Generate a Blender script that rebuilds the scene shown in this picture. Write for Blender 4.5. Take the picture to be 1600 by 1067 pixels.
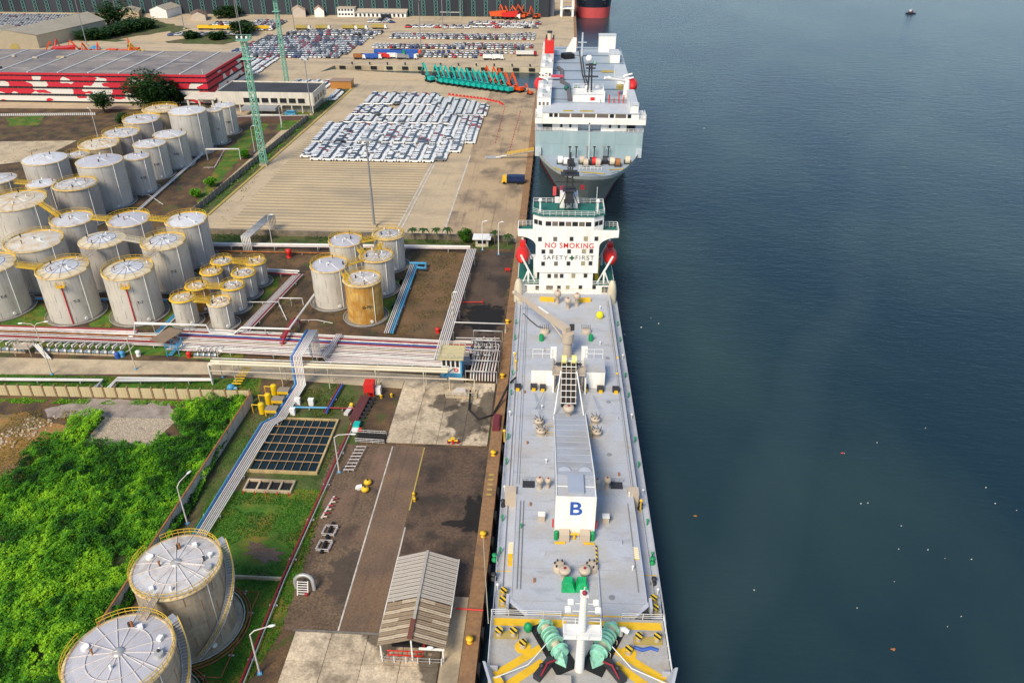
import bpy, math, random
import numpy as np
from mathutils import Vector
random.seed(7); np.random.seed(7)
R = math.radians
for o in list(bpy.data.objects): bpy.data.objects.remove(o)
SC = bpy.context.scene
COL = SC.collection
# ------------------------------------------------------------------ camera
H = 95.0; F = 1244.0
TH = math.atan((533.5 + 220) / F); PSI = math.atan(85 / (F / math.cos(TH)))
cam = bpy.data.cameras.new('camera'); camo = bpy.data.objects.new('camera', cam); COL.objects.link(camo)
cam.sensor_width = 36; cam.lens = 36 * F / 1600; cam.clip_start = 1; cam.clip_end = 20000
camo.location = (0, 0, H); camo.rotation_euler = (math.pi / 2 - TH, 0, PSI)
SC.camera = camo
# ------------------------------------------------------------------ light
SUN_EL, SUN_AZ = 45, 207          # azimuth clockwise from +y: behind the camera, to the left
w = bpy.data.worlds.new('World'); SC.world = w; w.use_nodes = True
nt = w.node_tree; bg = nt.nodes['Background']
sky = nt.nodes.new('ShaderNodeTexSky'); sky.sky_type = 'NISHITA'; sky.sun_disc = False
sky.sun_elevation = R(SUN_EL); sky.sun_rotation = R(SUN_AZ); sky.dust_density = .6; sky.air_density = 1.1; sky.ozone_density = 2.6
nt.links.new(sky.outputs[0], bg.inputs[0]); bg.inputs[1].default_value = 0.12
sl = bpy.data.lights.new('sun', 'SUN'); sl.energy = 3.0; sl.angle = R(22.0); sl.color = (1, .87, .66)
so = bpy.data.objects.new('sun', sl); COL.objects.link(so)
sd = Vector((math.sin(R(SUN_AZ)) * math.cos(R(SUN_EL)), math.cos(R(SUN_AZ)) * math.cos(R(SUN_EL)), math.sin(R(SUN_EL))))
so.rotation_euler = sd.to_track_quat('Z', 'Y').to_euler(); so.location = (0, 0, 200)
SC.view_settings.view_transform = 'Standard'; SC.view_settings.look = 'None'
SC.view_settings.exposure = 0.5; SC.view_settings.gamma = 1.0; SC.view_settings.use_curve_mapping = False
# ------------------------------------------------------------------ surveying: photograph pixel -> place
FW = Vector((-math.sin(PSI) * math.cos(TH), math.cos(PSI) * math.cos(TH), -math.sin(TH)))
RT = Vector((math.cos(PSI), math.sin(PSI), 0)); UP = RT.cross(FW)
def ray(x, y): return FW + RT * ((x - 800) / F) - UP * ((y - 533.5) / F)
def at(x, y, z=0.0):
    d = ray(x, y); t = (z - H) / d.z
    return Vector((d.x * t, d.y * t, z))
def atY(x, y, Y):
    d = ray(x, y); t = Y / d.y
    return Vector((d.x * t, Y, H + d.z * t))
# ------------------------------------------------------------------ mesh helpers
class MB:
    def __init__(s, o=(0, 0, 0)):
        s.v = []; s.f = []; s.sm = []; s.mi = []; s.o = Vector(o); s.m = 0
    def add(s, vs, fs, smooth=False):
        b = len(s.v); s.v += [tuple(v) for v in vs]
        for f in fs: s.f.append([i + b for i in f]); s.sm.append(smooth); s.mi.append(s.m)
        return s
    def box(s, cx, cy, cz, sx, sy, sz, rz=0.0, ry=0.0):
        c, q = math.cos(rz), math.sin(rz); vs = []
        for z in (-.5, .5):
            for x, y in ((-.5, -.5), (.5, -.5), (.5, .5), (-.5, .5)):
                X, Y, Z = x * sx, y * sy, z * sz
                if ry: X, Z = X * math.cos(ry) + Z * math.sin(ry), -X * math.sin(ry) + Z * math.cos(ry)
                vs.append((cx + X * c - Y * q, cy + X * q + Y * c, cz + Z))
        return s.add(vs, [(0, 3, 2, 1), (4, 5, 6, 7), (0, 1, 5, 4), (1, 2, 6, 5), (2, 3, 7, 6), (3, 0, 4, 7)])
    def bx(s, x0, x1, y0, y1, z0, z1):
        return s.box((x0 + x1) / 2, (y0 + y1) / 2, (z0 + z1) / 2, abs(x1 - x0), abs(y1 - y0), abs(z1 - z0))
    def cyl(s, p0, p1, r0, r1=None, n=10, caps=True):
        r1 = r0 if r1 is None else r1
        p0, p1 = Vector(p0), Vector(p1); d = (p1 - p0)
        if d.length < 1e-6: return s
        d.normalize(); u = d.orthogonal().normalized() if abs(d.z) < .999 else Vector((1, 0, 0)); v = d.cross(u)
        a = [(math.cos(2 * math.pi * i / n), math.sin(2 * math.pi * i / n)) for i in range(n)]
        A = [p0 + (u * c + v * q) * r0 for c, q in a]; B = [p1 + (u * c + v * q) * r1 for c, q in a]
        s.add(A + B, [(i, (i + 1) % n, n + (i + 1) % n, n + i) for i in range(n)], True)
        if caps:
            s.add(A, [tuple(range(n - 1, -1, -1))]); s.add(B, [tuple(range(n))])
        return s
    def bar(s, p0, p1, t=.1): return s.cyl(p0, p1, t * .7, n=4)
    def tube(s, pts, r, n=8):
        pts = [Vector(p) for p in pts]; L = len(pts); rings = []; u = None
        for i, p in enumerate(pts):
            d = (pts[min(i + 1, L - 1)] - pts[max(i - 1, 0)]).normalized()
            if u is None: u = d.orthogonal().normalized()
            else:
                u = u - d * u.dot(d)
                u = u.normalized() if u.length > 1e-5 else d.orthogonal().normalized()
            k = 1.0
            if 0 < i < L - 1:
                a = (pts[i] - pts[i - 1]).normalized(); k = 1 / max(.6, abs(a.dot(d)))
            v = d.cross(u)
            rings.append([p + (u * math.cos(2 * math.pi * j / n) + v * math.sin(2 * math.pi * j / n)) * r * k for j in range(n)])
        vs = [q for rg in rings for q in rg]; fs = []
        for i in range(L - 1):
            for j in range(n): fs.append((i * n + j, i * n + (j + 1) % n, (i + 1) * n + (j + 1) % n, (i + 1) * n + j))
        s.add(vs, fs, True); s.add(rings[0], [tuple(range(n - 1, -1, -1))]); s.add(rings[-1], [tuple(range(n))]); return s
    def lathe(s, prof, c=(0, 0, 0), n=32, smooth=True, a0=0, a1=2 * math.pi):
        full = abs(a1 - a0 - 2 * math.pi) < 1e-6; k = n if full else n + 1; vs = []
        for r, z in prof:
            for i in range(k):
                a = a0 + (a1 - a0) * i / n; vs.append((c[0] + r * math.cos(a), c[1] + r * math.sin(a), c[2] + z))
        fs = []
        for j in range(len(prof) - 1):
            for i in range(n): fs.append((j * k + i, j * k + (i + 1) % k, (j + 1) * k + (i + 1) % k, (j + 1) * k + i))
        return s.add(vs, fs, smooth)
    def disc(s, c, r, n=24): return s.add([(c[0] + r * math.cos(2 * math.pi * i / n), c[1] + r * math.sin(2 * math.pi * i / n), c[2]) for i in range(n)], [tuple(range(n))])
    def ball(s, c, rx, ry=None, rz=None, n=10, k=6):
        ry = ry or rx; rz = rz or rx; vs = [(c[0], c[1], c[2] - rz)]
        for j in range(1, k):
            t = -math.pi / 2 + math.pi * j / k
            for i in range(n): vs.append((c[0] + rx * math.cos(t) * math.cos(2 * math.pi * i / n), c[1] + ry * math.cos(t) * math.sin(2 * math.pi * i / n), c[2] + rz * math.sin(t)))
        vs.append((c[0], c[1], c[2] + rz)); e = len(vs) - 1
        fs = [(0, 1 + (i + 1) % n, 1 + i) for i in range(n)]
        for j in range(k - 2):
            for i in range(n): fs.append((1 + j * n + i, 1 + j * n + (i + 1) % n, 1 + (j + 1) * n + (i + 1) % n, 1 + (j + 1) * n + i))
        fs += [(e, 1 + (k - 2) * n + i, 1 + (k - 2) * n + (i + 1) % n) for i in range(n)]
        return s.add(vs, fs, True)
    def prism(s, poly, z0, z1, bottom=True):
        n = len(poly); ar = sum(poly[i][0] * poly[(i + 1) % n][1] - poly[(i + 1) % n][0] * poly[i][1] for i in range(n))
        if ar < 0: poly = poly[::-1]
        A = [(p[0], p[1], z0) for p in poly]; B = [(p[0], p[1], z1) for p in poly]
        fs = [tuple(range(n, 2 * n))] + [(i, (i + 1) % n, n + (i + 1) % n, n + i) for i in range(n)]
        if bottom: fs.append(tuple(range(n - 1, -1, -1)))
        return s.add(A + B, fs)
    def sheet(s, poly, z):
        n = len(poly); ar = sum(poly[i][0] * poly[(i + 1) % n][1] - poly[(i + 1) % n][0] * poly[i][1] for i in range(n))
        if ar < 0: poly = poly[::-1]
        return s.add([(p[0], p[1], z) for p in poly], [tuple(range(n))])
    def xz(s, poly, y0, y1):            # polygon in x,z extruded along y
        n = len(poly); ar = sum(poly[i][0] * poly[(i + 1) % n][1] - poly[(i + 1) % n][0] * poly[i][1] for i in range(n))
        if ar < 0: poly = poly[::-1]
        A = [(p[0], y0, p[1]) for p in poly]; B = [(p[0], y1, p[1]) for p in poly]
        return s.add(A + B, [tuple(range(n)), tuple(range(2 * n - 1, n - 1, -1))] + [(i, n + i, n + (i + 1) % n, (i + 1) % n) for i in range(n)])
    def rail(s, pts, h=1.05, step=1.8, t=.05, rows=2, closed=False):
        pts = [Vector(p) for p in pts]
        if closed: pts.append(pts[0])
        for a, b in zip(pts[:-1], pts[1:]):
            for k in range(rows):
                z = h * (k + 1) / rows; s.bar(a + Vector((0, 0, z)), b + Vector((0, 0, z)), t)
            m = max(1, int(round((b - a).length / step)))
            for i in range(m): p = a.lerp(b, i / m); s.bar(p, p + Vector((0, 0, h)), t)
        p = pts[-1]; s.bar(p, p + Vector((0, 0, h)), t); return s
    def mesh(s, name, mats):
        me = bpy.data.meshes.new(name); o = s.o
        me.from_pydata([(v[0] - o.x, v[1] - o.y, v[2] - o.z) for v in s.v] if o.length else s.v, [], s.f)
        for m in (mats if isinstance(mats, (list, tuple)) else [mats]): me.materials.append(m)
        me.polygons.foreach_set('use_smooth', s.sm); me.polygons.foreach_set('material_index', s.mi); me.update()
        return me
    def build(s, name, mats, parent=None, **kw):
        o = link(name, s.mesh(name, mats), parent)
        if parent is None: o.location = s.o
        return tag(o, **kw)
def link(name, data, parent=None, loc=None, rz=0):
    o = bpy.data.objects.new(name, data); COL.objects.link(o)
    if parent: o.parent = parent
    if loc is not None: o.location = loc
    if rz: o.rotation_euler = (0, 0, rz)
    return o
def tag(o, label=None, cat=None, group=None, kind=None):
    for k, v in (('label', label), ('category', cat), ('group', group), ('kind', kind)):
        if v: o[k] = v
    return o
def thing(name, label, cat, loc=(0, 0, 0), rz=0, group=None):
    return tag(link(name, None, None, loc, rz), label, cat, group)
def copy_tree(o, parent=None):
    c = o.copy(); COL.objects.link(c); c.parent = parent
    for ch in list(o.children): copy_tree(ch, c)
    return c
def lettering(name, txt, size, mat, parent, loc, rot=(math.pi / 2, 0, 0), sx=1.0, ext=.01, space=1.0, bold=0.0, width=None):
    cu = bpy.data.curves.new('t', 'FONT'); cu.body = txt; cu.size = size; cu.align_x = 'CENTER'; cu.align_y = 'CENTER'
    cu.extrude = ext; cu.space_character = space; cu.offset = bold
    t = bpy.data.objects.new('t', cu); COL.objects.link(t); bpy.context.view_layer.update()
    me = bpy.data.meshes.new_from_object(t.evaluated_get(bpy.context.evaluated_depsgraph_get())); bpy.data.objects.remove(t); bpy.data.curves.remove(cu)
    me.materials.clear(); me.materials.append(mat)
    if width: sx = width / max(1e-6, max(v.co.x for v in me.vertices) - min(v.co.x for v in me.vertices))
    o = link(name, me, parent, loc); o.rotation_euler = rot; o.scale = (sx, 1, 1); return o
# ------------------------------------------------------------------ materials
def M(name, col, rough=.6, metal=0.0, var=.12, sc=.6, dirt=None, dsc=.25, damt=.5, dthr=.55, bump=0.0, bsc=6.0, streak=None, coord='Object', spec=.4, fine=.0, fsc=8.0):
    m = bpy.data.materials.new(name); m.use_nodes = True; n = m.node_tree; N = n.nodes; L = n.links
    b = N['Principled BSDF']; b.inputs['Roughness'].default_value = rough; b.inputs['Metallic'].default_value = metal
    b.inputs['Specular IOR Level'].default_value = spec
    if coord == 'World': src = N.new('ShaderNodeNewGeometry').outputs['Position']
    else: src = N.new('ShaderNodeTexCoord').outputs['Object']
    def noise(scale, det=4, vec=None, mp=None):
        t = N.new('ShaderNodeTexNoise'); t.inputs['Scale'].default_value = scale; t.inputs['Detail'].default_value = det; t.inputs['Roughness'].default_value = .6
        v = vec or src
        if mp:
            g = N.new('ShaderNodeMapping'); g.inputs['Scale'].default_value = mp; L.new(v, g.inputs[0]); v = g.outputs[0]
        L.new(v, t.inputs['Vector']); return t.outputs['Fac']
    def ramp(fac, a, c, ca=(0, 0, 0, 1), cb=(1, 1, 1, 1)):
        r = N.new('ShaderNodeValToRGB'); r.color_ramp.elements[0].position = a; r.color_ramp.elements[1].position = c
        r.color_ramp.elements[0].color = ca; r.color_ramp.elements[1].color = cb; L.new(fac, r.inputs[0]); return r.outputs[0]
    def mix(fac, a, c, mode='MIX'):
        x = N.new('ShaderNodeMix'); x.data_type = 'RGBA'; x.blend_type = mode
        for val, idx in ((fac, 0), (a, 6), (c, 7)):
            if isinstance(val, (int, float)): x.inputs[idx].default_value = val
            elif isinstance(val, tuple): x.inputs[idx].default_value = val if len(val) == 4 else (*val, 1)
            else: L.new(val, x.inputs[idx])
        return x.outputs[2]
    lo = tuple(max(0, c * (1 - var)) for c in col) + (1,); hi = tuple(min(1, c * (1 + var)) for c in col) + (1,)
    c = ramp(noise(sc), .3, .7, lo, hi)
    if fine: c = mix(1.0, c, ramp(noise(fsc, 3), .3, .7, (1 - fine,) * 3 + (1,), (1 + fine,) * 3 + (1,)), 'MULTIPLY')
    if streak:   # (colour, amount, horizontal scale): runs down the wall
        c = mix(ramp(noise(1.0, 4, mp=(streak[2], streak[2], .06)), .5, .72, (0, 0, 0, 1), (streak[1],) * 3 + (1,)), c, streak[0])
    if dirt: c = mix(ramp(noise(dsc, 6), dthr - .06, dthr + .12, (0, 0, 0, 1), (damt,) * 3 + (1,)), c, dirt)
    L.new(c, b.inputs['Base Color'])
    if bump:
        bp = N.new('ShaderNodeBump'); bp.inputs['Strength'].default_value = bump; bp.inputs['Distance'].default_value = .1
        L.new(noise(bsc, 4), bp.inputs['Height']); L.new(bp.outputs[0], b.inputs['Normal'])
    m['h'] = 1
    return m
def P(name, col, rough=.45, metal=0.0, **k): return M(name, col, rough, metal, **{**dict(var=.08, sc=.5), **k})
white = P('white_paint', (.80, .79, .75), dirt=(.45, .38, .28), dsc=.3, damt=.25, dthr=.6)
cream = P('cream_paint', (.62, .55, .40), dirt=(.3, .22, .12), damt=.35)
pipe_w = P('pipe_paint', (.62, .56, .53), .5, var=.15, dirt=(.32, .22, .15), dsc=.5, damt=.5, dthr=.58)
pipe_g = P('galvanised_pipe', (.50, .49, .47), .4, .3, var=.2, dirt=(.25, .18, .12), dsc=.6, damt=.4)
grey_m = P('grey_metal', (.30, .30, .30), .5, .3)
dark = P('dark_steel', (.035, .035, .04), .6)
black = P('black_rubber', (.012, .012, .013), .7)
yellow = P('yellow_paint', (.78, .48, .02), .5, dirt=(.3, .15, .04), dsc=.5, damt=.35)
yrail = P('railing_yellow', (.70, .45, .03), .5, dirt=(.3, .14, .03), dsc=.4, damt=.5)
red = P('red_paint', (.62, .025, .02), .45)
orange = P('orange_paint', (.72, .10, .02), .45)
dred = P('dark_red_paint', (.30, .02, .03), .5, dirt=(.12, .02, .02), dsc=.5)
blue = P('blue_paint', (.03, .10, .40), .45)
lblue = P('light_blue_paint', (.06, .32, .55), .45, dirt=(.3, .3, .28), dsc=.6, damt=.4)
teal = P('teal_paint', (.01, .42, .36), .45)
green = P('green_paint', (.01, .28, .09), .5)
mint = P('mint_paint', (.30, .64, .48), .55, var=.15, sc=1.5, dirt=(.12, .14, .09), dsc=1.2, damt=.6, dthr=.56)
lattice_g = P('lattice_green', (.22, .50, .36), .6, dirt=(.3, .3, .25), damt=.4)
rust = M('rust', (.30, .12, .04), .85, var=.35, sc=.8, dirt=(.12, .05, .02), dsc=.6)
deckg = M('ship_deck_paint', (.43, .45, .49), .6, var=.06, sc=.15, dirt=(.38, .33, .25), dsc=.14, damt=.5, dthr=.52, fine=.08, fsc=3)
deckside = P('ship_grey', (.46, .48, .53), .55, dirt=(.35, .30, .25), dsc=.3, damt=.3)
gdeck = P('green_deck', (.015, .13, .10), .6)
beige = P('crane_beige', (.52, .43, .33), .55, dirt=(.3, .22, .14), dsc=.5, damt=.4)
shipw = M('ship_white', (.84, .82, .77), .5, var=.04, sc=.3, streak=((.50, .36, .20), .34, 1.1))
navy = P('hull_navy', (.018, .024, .04), .4)
antif = P('antifouling', (.26, .02, .02), .6)
hullgrey = M('hull_grey', (.30, .315, .285), .5, var=.1, sc=.15, streak=((.2, .16, .12), .3, .5))
bluegrey = M('carrier_bluegrey', (.30, .40, .42), .5, var=.08, sc=.12, streak=((.42, .50, .50), .5, .5))
cdeck = M('carrier_deck', (.31, .37, .43), .6, var=.12, sc=.08, dirt=(.42, .42, .40), dsc=.1, damt=.5, fine=.06, fsc=1.5)
glass = P('window_glass', (.02, .022, .025), .12, spec=.6)
glass_g = P('curtained_glass', (.16, .13, .11), .25)
glass_l = P('lit_curtain_glass', (.35, .30, .16), .3)
tank_s = [M('tank_steel_%d' % i, c, .5, .15, var=.10, sc=.25, streak=(sk, .6, 1.1), dirt=(.40, .36, .30), dsc=.5, damt=.18, dthr=.6, fine=.05, fsc=2.5)
          for i, (c, sk) in enumerate([((.55, .52, .475), (.30, .255, .20)), ((.63, .58, .50), (.40, .33, .24)), ((.45, .415, .38), (.24, .205, .17))])]
tank_big = M('tank_weathered', (.47, .395, .29), .6, .05, var=.15, sc=.3, streak=((.15, .105, .065), .8, .6), dirt=(.30, .21, .12), dsc=.3, damt=.5, dthr=.52, fine=.1, fsc=2)
tank_rust = M('tank_rusted', (.58, .36, .10), .7, 0, var=.25, sc=.5, streak=((.33, .11, .015), .95, 1.2), dirt=(.40, .17, .02), dsc=.35, damt=.8, dthr=.46)
tank_brown = M('tank_brown', (.45, .36, .24), .65, 0, var=.2, sc=.4, streak=((.24, .13, .05), .8, .8))
roofs = [M('roof_plate_%d' % i, c, .5, .1, var=.10, sc=.3, dirt=d, dsc=.35, damt=.6, dthr=t, fine=.05) for i, (c, d, t) in enumerate([
    ((.64, .64, .66), (.50, .40, .28), .56), ((.58, .57, .57), (.30, .22, .15), .53), ((.66, .62, .54), (.55, .34, .12), .48), ((.50, .49, .52), (.42, .40, .40), .55)])]
rimm = M('rim_stained', (.60, .48, .27), .6, var=.2, sc=.5, dirt=(.36, .18, .05), dsc=.7, damt=.6, dthr=.5)
conc = M('concrete', (.50, .395, .255), .85, var=.15, sc=.2, dirt=(.16, .13, .10), dsc=.12, damt=.6, dthr=.53, fine=.12, fsc=2.2, coord='World')
conc_d = M('concrete_dark', (.22, .20, .17), .9, var=.2, sc=.3, dirt=(.08, .07, .06), dsc=.3, damt=.7, dthr=.5, fine=.15, fsc=3, coord='World')
# ------------------------------------------------------------------ ground, quay, water
def overlay(m, col, amt, kind, scale, mp=(1, 1, 1), lo=.5, hi=.7, dist=2.0):
    n = m.node_tree; N = n.nodes; L = n.links; b = N['Principled BSDF']; old = b.inputs['Base Color'].links[0].from_socket
    g = N.new('ShaderNodeMapping'); g.inputs['Scale'].default_value = mp; L.new(N.new('ShaderNodeNewGeometry').outputs['Position'], g.inputs[0])
    if kind == 'wave':
        t = N.new('ShaderNodeTexWave'); t.bands_direction = 'Y'; t.inputs['Scale'].default_value = scale; t.inputs['Distortion'].default_value = dist; t.inputs['Detail'].default_value = 3; t.inputs['Detail Scale'].default_value = .6
    else:
        t = N.new('ShaderNodeTexNoise'); t.inputs['Scale'].default_value = scale; t.inputs['Detail'].default_value = 6; t.inputs['Roughness'].default_value = .62
    L.new(g.outputs[0], t.inputs['Vector'])
    r = N.new('ShaderNodeValToRGB'); r.color_ramp.elements[0].position = lo; r.color_ramp.elements[1].position = hi
    r.color_ramp.elements[0].color = (0, 0, 0, 1); r.color_ramp.elements[1].color = (amt, amt, amt, 1); L.new(t.outputs['Fac'], r.inputs[0])
    x = N.new('ShaderNodeMix'); x.data_type = 'RGBA'; L.new(r.outputs[0], x.inputs[0]); L.new(old, x.inputs[6]); x.inputs[7].default_value = (*col, 1)
    L.new(x.outputs[2], b.inputs['Base Color']); return m
def stain(m, c, rx, ry, col, amt=.9, nz=1.1, sc=.45):
    n = m.node_tree; N = n.nodes; L = n.links; b = N['Principled BSDF']; old = b.inputs['Base Color'].links[0].from_socket; g = N.new('ShaderNodeNewGeometry')
    q = N.new('ShaderNodeMapping'); q.inputs['Location'].default_value = (-c[0] / rx, -c[1] / ry, 0); q.inputs['Scale'].default_value = (1 / rx, 1 / ry, 0); L.new(g.outputs['Position'], q.inputs[0])
    t = N.new('ShaderNodeTexNoise'); t.inputs['Scale'].default_value = sc; t.inputs['Detail'].default_value = 5; L.new(g.outputs['Position'], t.inputs['Vector'])
    ln = N.new('ShaderNodeVectorMath'); ln.operation = 'LENGTH'; L.new(q.outputs[0], ln.inputs[0])
    ma = N.new('ShaderNodeMath'); ma.operation = 'MULTIPLY_ADD'; ma.inputs[1].default_value = nz * 2; L.new(t.outputs['Fac'], ma.inputs[0]); L.new(ln.outputs['Value'], ma.inputs[2])
    r = N.new('ShaderNodeValToRGB'); e = r.color_ramp.elements; e[0].position = .62; e[0].color = (amt,) * 3 + (1,); e[1].position = .70; e[1].color = (0, 0, 0, 1)
    dv = N.new('ShaderNodeMath'); dv.operation = 'MULTIPLY'; dv.inputs[1].default_value = .65 / (nz + 1); L.new(ma.outputs[0], dv.inputs[0]); L.new(dv.outputs[0], r.inputs[0])
    x = N.new('ShaderNodeMix'); x.data_type = 'RGBA'; L.new(r.outputs[0], x.inputs[0]); L.new(old, x.inputs[6]); x.inputs[7].default_value = (*col, 1); L.new(x.outputs[2], b.inputs['Base Color'])
g_yard = overlay(M('yard_concrete', (.50, .39, .25), .9, var=.12, sc=.05, fine=.1, fsc=1.2, dirt=(.20, .17, .14), dsc=.05, damt=.5, dthr=.56, coord='World'), (.17, .15, .13), .35, 'noise', .06, (.5, 1.6, 1), .50, .62)
g_rows = overlay(M('parking_concrete', (.53, .41, .25), .9, var=.1, sc=.06, fine=.08, fsc=1.0, coord='World'), (.20, .155, .10), .62, 'wave', .125, (.02, 1, 1), .45, .9, 1.5)
g_rows = overlay(g_rows, (.22, .19, .15), .5, 'noise', .05, (.4, 1.5, 1), .52, .66)
g_apron = overlay(M('apron_concrete', (.46, .34, .21), .9, var=.15, sc=.08, fine=.12, fsc=1.5, dirt=(.22, .16, .11), dsc=.08, damt=.6, dthr=.5, coord='World'), (.11, .09, .075), .8, 'noise', .09, (1.0, .8, 1), .50, .66)
g_dirt = overlay(M('earth', (.13, .077, .037), .95, var=.3, sc=.15, fine=.38, fsc=3.0, dirt=(.045, .033, .025), dsc=.16, damt=.9, dthr=.49, coord='World', bump=.4, bsc=2), (.06, .085, .018), .8, 'noise', .2, (1, 1, 1), .56, .64)
g_dark = overlay(M('oily_dirt', (.085, .058, .04), .85, var=.25, sc=.15, fine=.2, fsc=2.0, coord='World', bump=.3, bsc=2), (.03, .025, .023), .8, 'noise', .1, (1, 1, 1), .5, .62)
g_road = M('brown_asphalt', (.18, .112, .068), .9, var=.12, sc=.12, fine=.26, fsc=3.0, dirt=(.09, .065, .052), dsc=.1, damt=.6, dthr=.5, coord='World')
g_gravel = overlay(M('dark_gravel', (.135, .09, .056), .95, var=.25, sc=.2, fine=.42, fsc=2.5, dirt=(.22, .13, .09), dsc=.12, damt=.6, dthr=.54, coord='World', bump=.4, bsc=3), (.045, .036, .032), .7, 'noise', .13, (1, 1, 1), .54, .66)
g_grass = overlay(M('grass', (.055, .135, .010), .95, var=.35, sc=.3, fine=.35, fsc=5, dirt=(.22, .16, .025), dsc=.22, damt=.85, dthr=.53, coord='World', bump=.8, bsc=7), (.10, .07, .04), .7, 'noise', .12, (1, 1, 1), .60, .70)
g_scrub = overlay(M('scrubby_grass', (.055, .09, .016), .95, var=.4, sc=.3, fine=.35, fsc=3, dirt=(.15, .10, .055), dsc=.1, damt=.8, dthr=.5, coord='World', bump=.6, bsc=5), (.05, .04, .03), .7, 'noise', .1, (1, 1, 1), .56, .66)
for m_, a_ in ((g_road, .45), (g_apron, .4), (g_gravel, .4), (g_yard, .3)): overlay(m_, (.06, .045, .037), a_, 'noise', .9, (1, .035, 1), .56, .70)
overlay(g_road, (.20, .15, .115), .4, 'noise', .7, (1, .05, 1), .55, .7)
g_oil = M('oil_stain', (.010, .009, .010), .7, spec=.15, var=.3, sc=.5, fine=.2)
g_orange = overlay(M('ochre_earth', (.30, .16, .05), .95, var=.3, sc=.2, fine=.25, fsc=2, dirt=(.16, .11, .07), dsc=.12, damt=.8, dthr=.5, coord='World', bump=.5, bsc=2), (.12, .12, .02), .7, 'noise', .2, (1, 1, 1), .56, .66)
g_kerb = M('quay_beam', (.30, .17, .085), .9, var=.25, sc=.3, fine=.2, fsc=2, dirt=(.13, .08, .05), dsc=.3, damt=.7, dthr=.52, coord='World')
g_sand = M('sand', (.52, .40, .25), .95, var=.15, sc=.2, fine=.15, fsc=2, dirt=(.35, .2, .07), dsc=.2, coord='World')
paintw = M('road_paint', (.55, .50, .43), .8, var=.2, sc=.5, dirt=(.25, .2, .16), dsc=.6, damt=.6, coord='World')
painty = M('kerb_yellow', (.42, .32, .08), .8, var=.2, sc=.4, dirt=(.25, .2, .14), dsc=.4, damt=.6, coord='World')
QX = -9.0
BAS = [(QX, 391), (-41, 404), (-73, 415), (-125, 421), (-121, 437), (10, 438)]
mb = MB(); mb.prism([(QX, -400)] + BAS + [(10, 3000), (-5000, 3000), (-5000, -400)], -7, 0, bottom=False)
mb.build('ground', g_yard, kind='structure')
def patch(name, pts, z, mat, px=True, jit=0):
    pl = [tuple(at(*p)[:2]) for p in pts] if px else list(pts)
    if jit:      # uneven natural outline
        q = []
        for i, p in enumerate(pl):
            n = pl[(i + 1) % len(pl)]; d = math.hypot(n[0] - p[0], n[1] - p[1]); k = max(1, int(d / (jit * 2)))
            for j in range(k):
                t = j / k; q.append((p[0] + (n[0] - p[0]) * t + random.uniform(-jit, jit) * .5, p[1] + (n[1] - p[1]) * t + random.uniform(-jit, jit) * .5))
        pl = q
    return MB().sheet(pl, z).build(name, mat, kind='structure')
def rect(name, x0, x1, y0, y1, z, mat): return patch(name, [(x0, y0), (x1, y0), (x1, y1), (x0, y1)], z, mat, px=False)
def blob(cx, cy, rx, ry, n=120, a=.3):
    ph = [random.uniform(0, 6.28) for _ in range(9)]
    return [(cx + rx * math.cos(t) * (1 + a * sum(math.sin(k * k * .5 * t // 1 * 0 + (k + (k > 4) * k) * t + ph[k]) / (k * .7 + 1) for k in range(9))), cy + ry * math.sin(t) * (1 + a * sum(math.sin((k + (k > 4) * k) * t + ph[k]) / (k * .7 + 1) for k in range(9)))) for t in [2 * math.pi * i / n for i in range(n)]]
# terminal ground south of the car yard
rect('earth', -420, -11.2, -100, 212, .02, g_dirt)
patch('earth', [(-700, 212), (-115, 212), (-113, 330), (-160, 346), (-700, 330)], .021, g_dirt, px=False)
rect('parking_yard', -99, -47, 217.5, 330, .03, g_rows)
rect('quay_apron', -33, -11.2, 216, 391, .03, g_apron)
patch('oily_ground', [(625, 392), (742, 398), (775, 392), (803, 395), (783, 515), (770, 540), (690, 530), (640, 515)], .04, g_dark, jit=1)
patch('earth', [(640, 395), (728, 395), (688, 525), (600, 525)], .05, M('brown_earth', (.15, .088, .042), .95, var=.3, sc=.15, fine=.2, fsc=2, dirt=(.08, .06, .035), dsc=.12, damt=.7, coord='World', bump=.4, bsc=2), jit=1)
stain(g_dark, at(760, 497), 5.4, 6.5, (.008, .0075, .008), .97)
patch('oily_ground', [(745, 536), (792, 530), (783, 640), (765, 655), (742, 640), (752, 600), (770, 585)], .062, g_dark, jit=1)


# service road between pipe bridge and wall
patch('service_road', [(-60, 557), (330, 566), (700, 588), (690, 612), (330, 585), (-60, 585)], .05, conc)
patch('grass_verge', [(-60, 584), (410, 592), (405, 615), (395, 622), (-60, 606)], .06, g_grass, jit=.3)
patch('grass_verge', [(-60, 545), (270, 556), (330, 563), (330, 540), (-60, 530)], .045, g_grass, jit=.6)
for a in ([(0, 470), (66, 478), (85, 512), (0, 515)], [(150, 480), (190, 488), (170, 512), (140, 512)], [(260, 470), (290, 490), (285, 512), (258, 512)], [(300, 545), (385, 548), (375, 566), (290, 560)],
          [(600, 440), (628, 438), (610, 500), (590, 510)], [(415, 440), (440, 430), (430, 455), (410, 470)], [(352, 240), (400, 190), (420, 195), (330, 300), (300, 330)], [(445, 175), (490, 172), (470, 200), (430, 205)], [(10, 185), (70, 180), (60, 197), (15, 197)]):
    patch('grass_patch', a, .05, g_grass, jit=1.0)
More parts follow.
